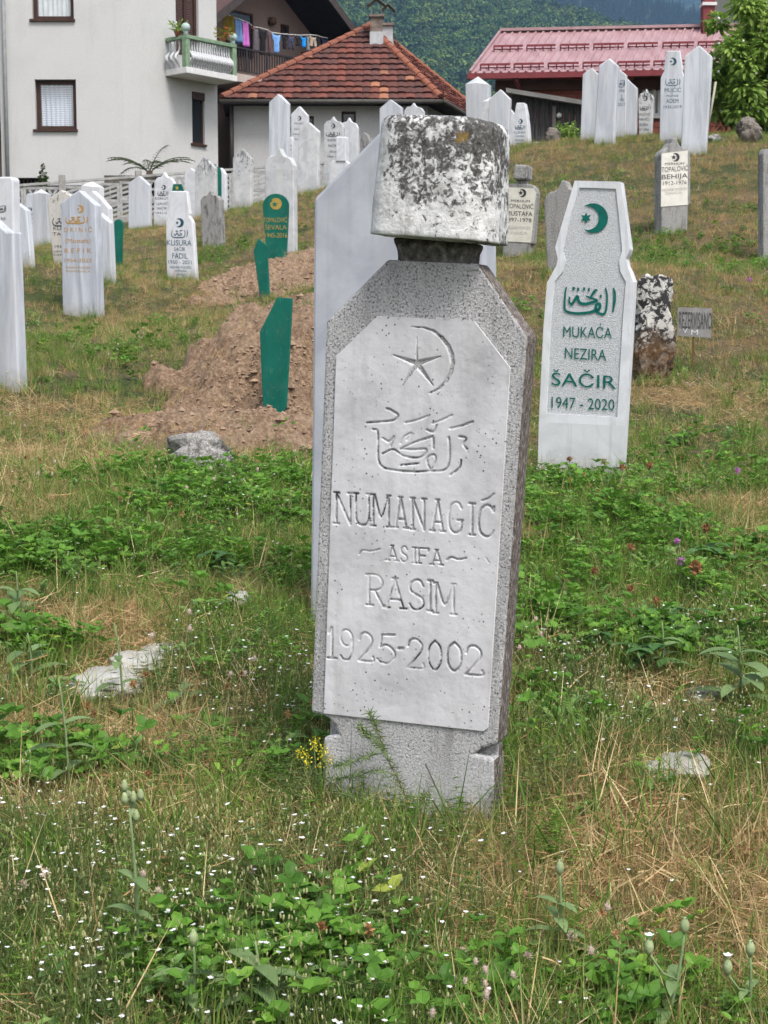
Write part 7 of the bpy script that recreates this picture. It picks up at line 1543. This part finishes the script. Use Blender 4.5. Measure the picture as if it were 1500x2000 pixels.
# sprig of bedstraw climbing in front of the pedestal
def sprig(paths, seed):
    def b(e, k):
        q = random.Random(seed)
        for n_, path in enumerate(paths):
            pts = [Vector((x * k, -.03 - .01 * n_, y * k)) for x, y in path]; pts = smooth_line(pts, 4); MB().tube(pts, [.0016 * (1 - .6 * i / len(pts)) for i in range(len(pts))], 5).build('stem', plain('sprig stem', (.12, .10, .05), .8, .2, 30, 0) if n_ == 0 else STEMM, e); L = Leaves(); step = max(1, len(pts) // 11)
            for i in range(3, len(pts), step):
                for j in range(8): a = j * .785 + i; L.blade(pts[i], Vector((math.cos(a), math.sin(a) * .6, math.sin(a * 1.0) * .8 + .25)), q.uniform(.013, .022), .0027, .25, 2, q.random())
            L.build('leaf_whorl', GM['fine'], e)
    return b
plant('bedstraw_sprig', 'whorled bedstraw sprig climbing across the pedestal of the fez-capped stone', 'wild plant', 815, 1610, sprig([[(0, 0), (-30, 70), (-58, 130), (-80, 190), (-95, 225)], [(-45, 105), (-80, 110), (-130, 100), (-185, 95)], [(-62, 140), (-75, 165), (-100, 185), (-115, 205)], [(-20, 50), (-60, 45), (-110, 62), (-150, 70)], [(-72, 165), (-95, 150), (-140, 135), (-165, 128)], [(-10, 20), (-50, 20), (-100, 30), (-165, 40)], [(0, 10), (-10, 45), (10, 60), (12, 75)]], 3))
plant('bedstraw_sprig', 'upright bedstraw sprig at the corner of the pedestal', 'wild plant', 918, 1600, sprig([[(0, 0), (2, 60), (-4, 110), (0, 150)], [(0, 0), (20, 40), (28, 70)], [(-5, 0), (-30, 45), (-34, 60)]], 5))
def stalks(e, k):
    m = MB(); 
    for (a, b, c) in (((110, -8), (120, 140), (132, 268)), ((90, -8), (60, 60), (30, 128)),): m.tube([Vector((x * k, -.05, y * k)) for x, y in smooth_line([Vector(a), Vector(b), Vector(c)], 4)], .0012, 5)
    m.build('stalk', plain('dark dry stalk', (.07, .06, .04), .9), e)
plant('dry_stalk', 'thin dark stalks rising before the carved plate', 'wild plant', 800, 1612, stalks)
def yellow(e, k):
    q = random.Random(4); m = MB(); L = Leaves()
    for (x, y) in ((-8, 130), (12, 118), (-35, 108), (-20, 96), (6, 96), (22, 100)):
        m.tube([(q.uniform(-.005, .005), -.02, 0), (x * k * .5, -.02, y * k * .6), (x * k, -.02, y * k)], .0012, 4)
        for j in range(46): d = Vector((q.gauss(0, 1), q.gauss(0, 1), q.gauss(0, 1.3))); L.leaf(Vector((x * k, -.02, y * k)) + d * .0045, d, .004, .003, val=q.random())
    m.build('stem', STEMM, e); L.build('blossom', GM['yel'], e)
plant('yellow_bedstraw', 'yellow bedstraw blossom beside the pedestal corner', 'wild plant', 622, 1580, yellow)
# long straws lying across the turf
STRAW = plain('pale straw', (.48, .38, .2), .8, .15, 30, 0)
for n_, (x0, y0, x1, y1, lift) in enumerate(((665, 1592, 820, 1552, .02), (985, 1612, 1150, 1590, .02), (1175, 1830, 1225, 1935, .02), (1340, 1640, 1500, 1610, .03), (1100, 1760, 1240, 1690, .02), (260, 1330, 60, 1420, .03), (1000, 1270, 1180, 1210, .03), (1060, 1420, 1190, 1320, .03))):
    a = ground_at(x0, y0); b = ground_at(x1, y1); c = (a + b) / 2 + Vector((0, 0, lift + .02)); a.z += .025; b.z += .03 + lift * .5
    o = MB().tube([a - a, c - a, b - a], [.0016, .0018, .001], 5).build('straw', STRAW, None, smooth=True); o.location = a; tag(o, ('pale straw stalk leaning at the foot of the pedestal', 'pale straw stalk lying behind the pedestal corner', 'thick short straw stalk below the upright campion', 'pale straw stalk lying by the flat whitish stone', 'straw stalk lying above the upright campion', 'long straw stalk lying past the broken kerbstone', 'straw stalk lying beside the brown flank of the fez-capped stone', 'straw stalk slanting towards the big clover clump')[n_], 'straw', 'long straws lying on the turf')
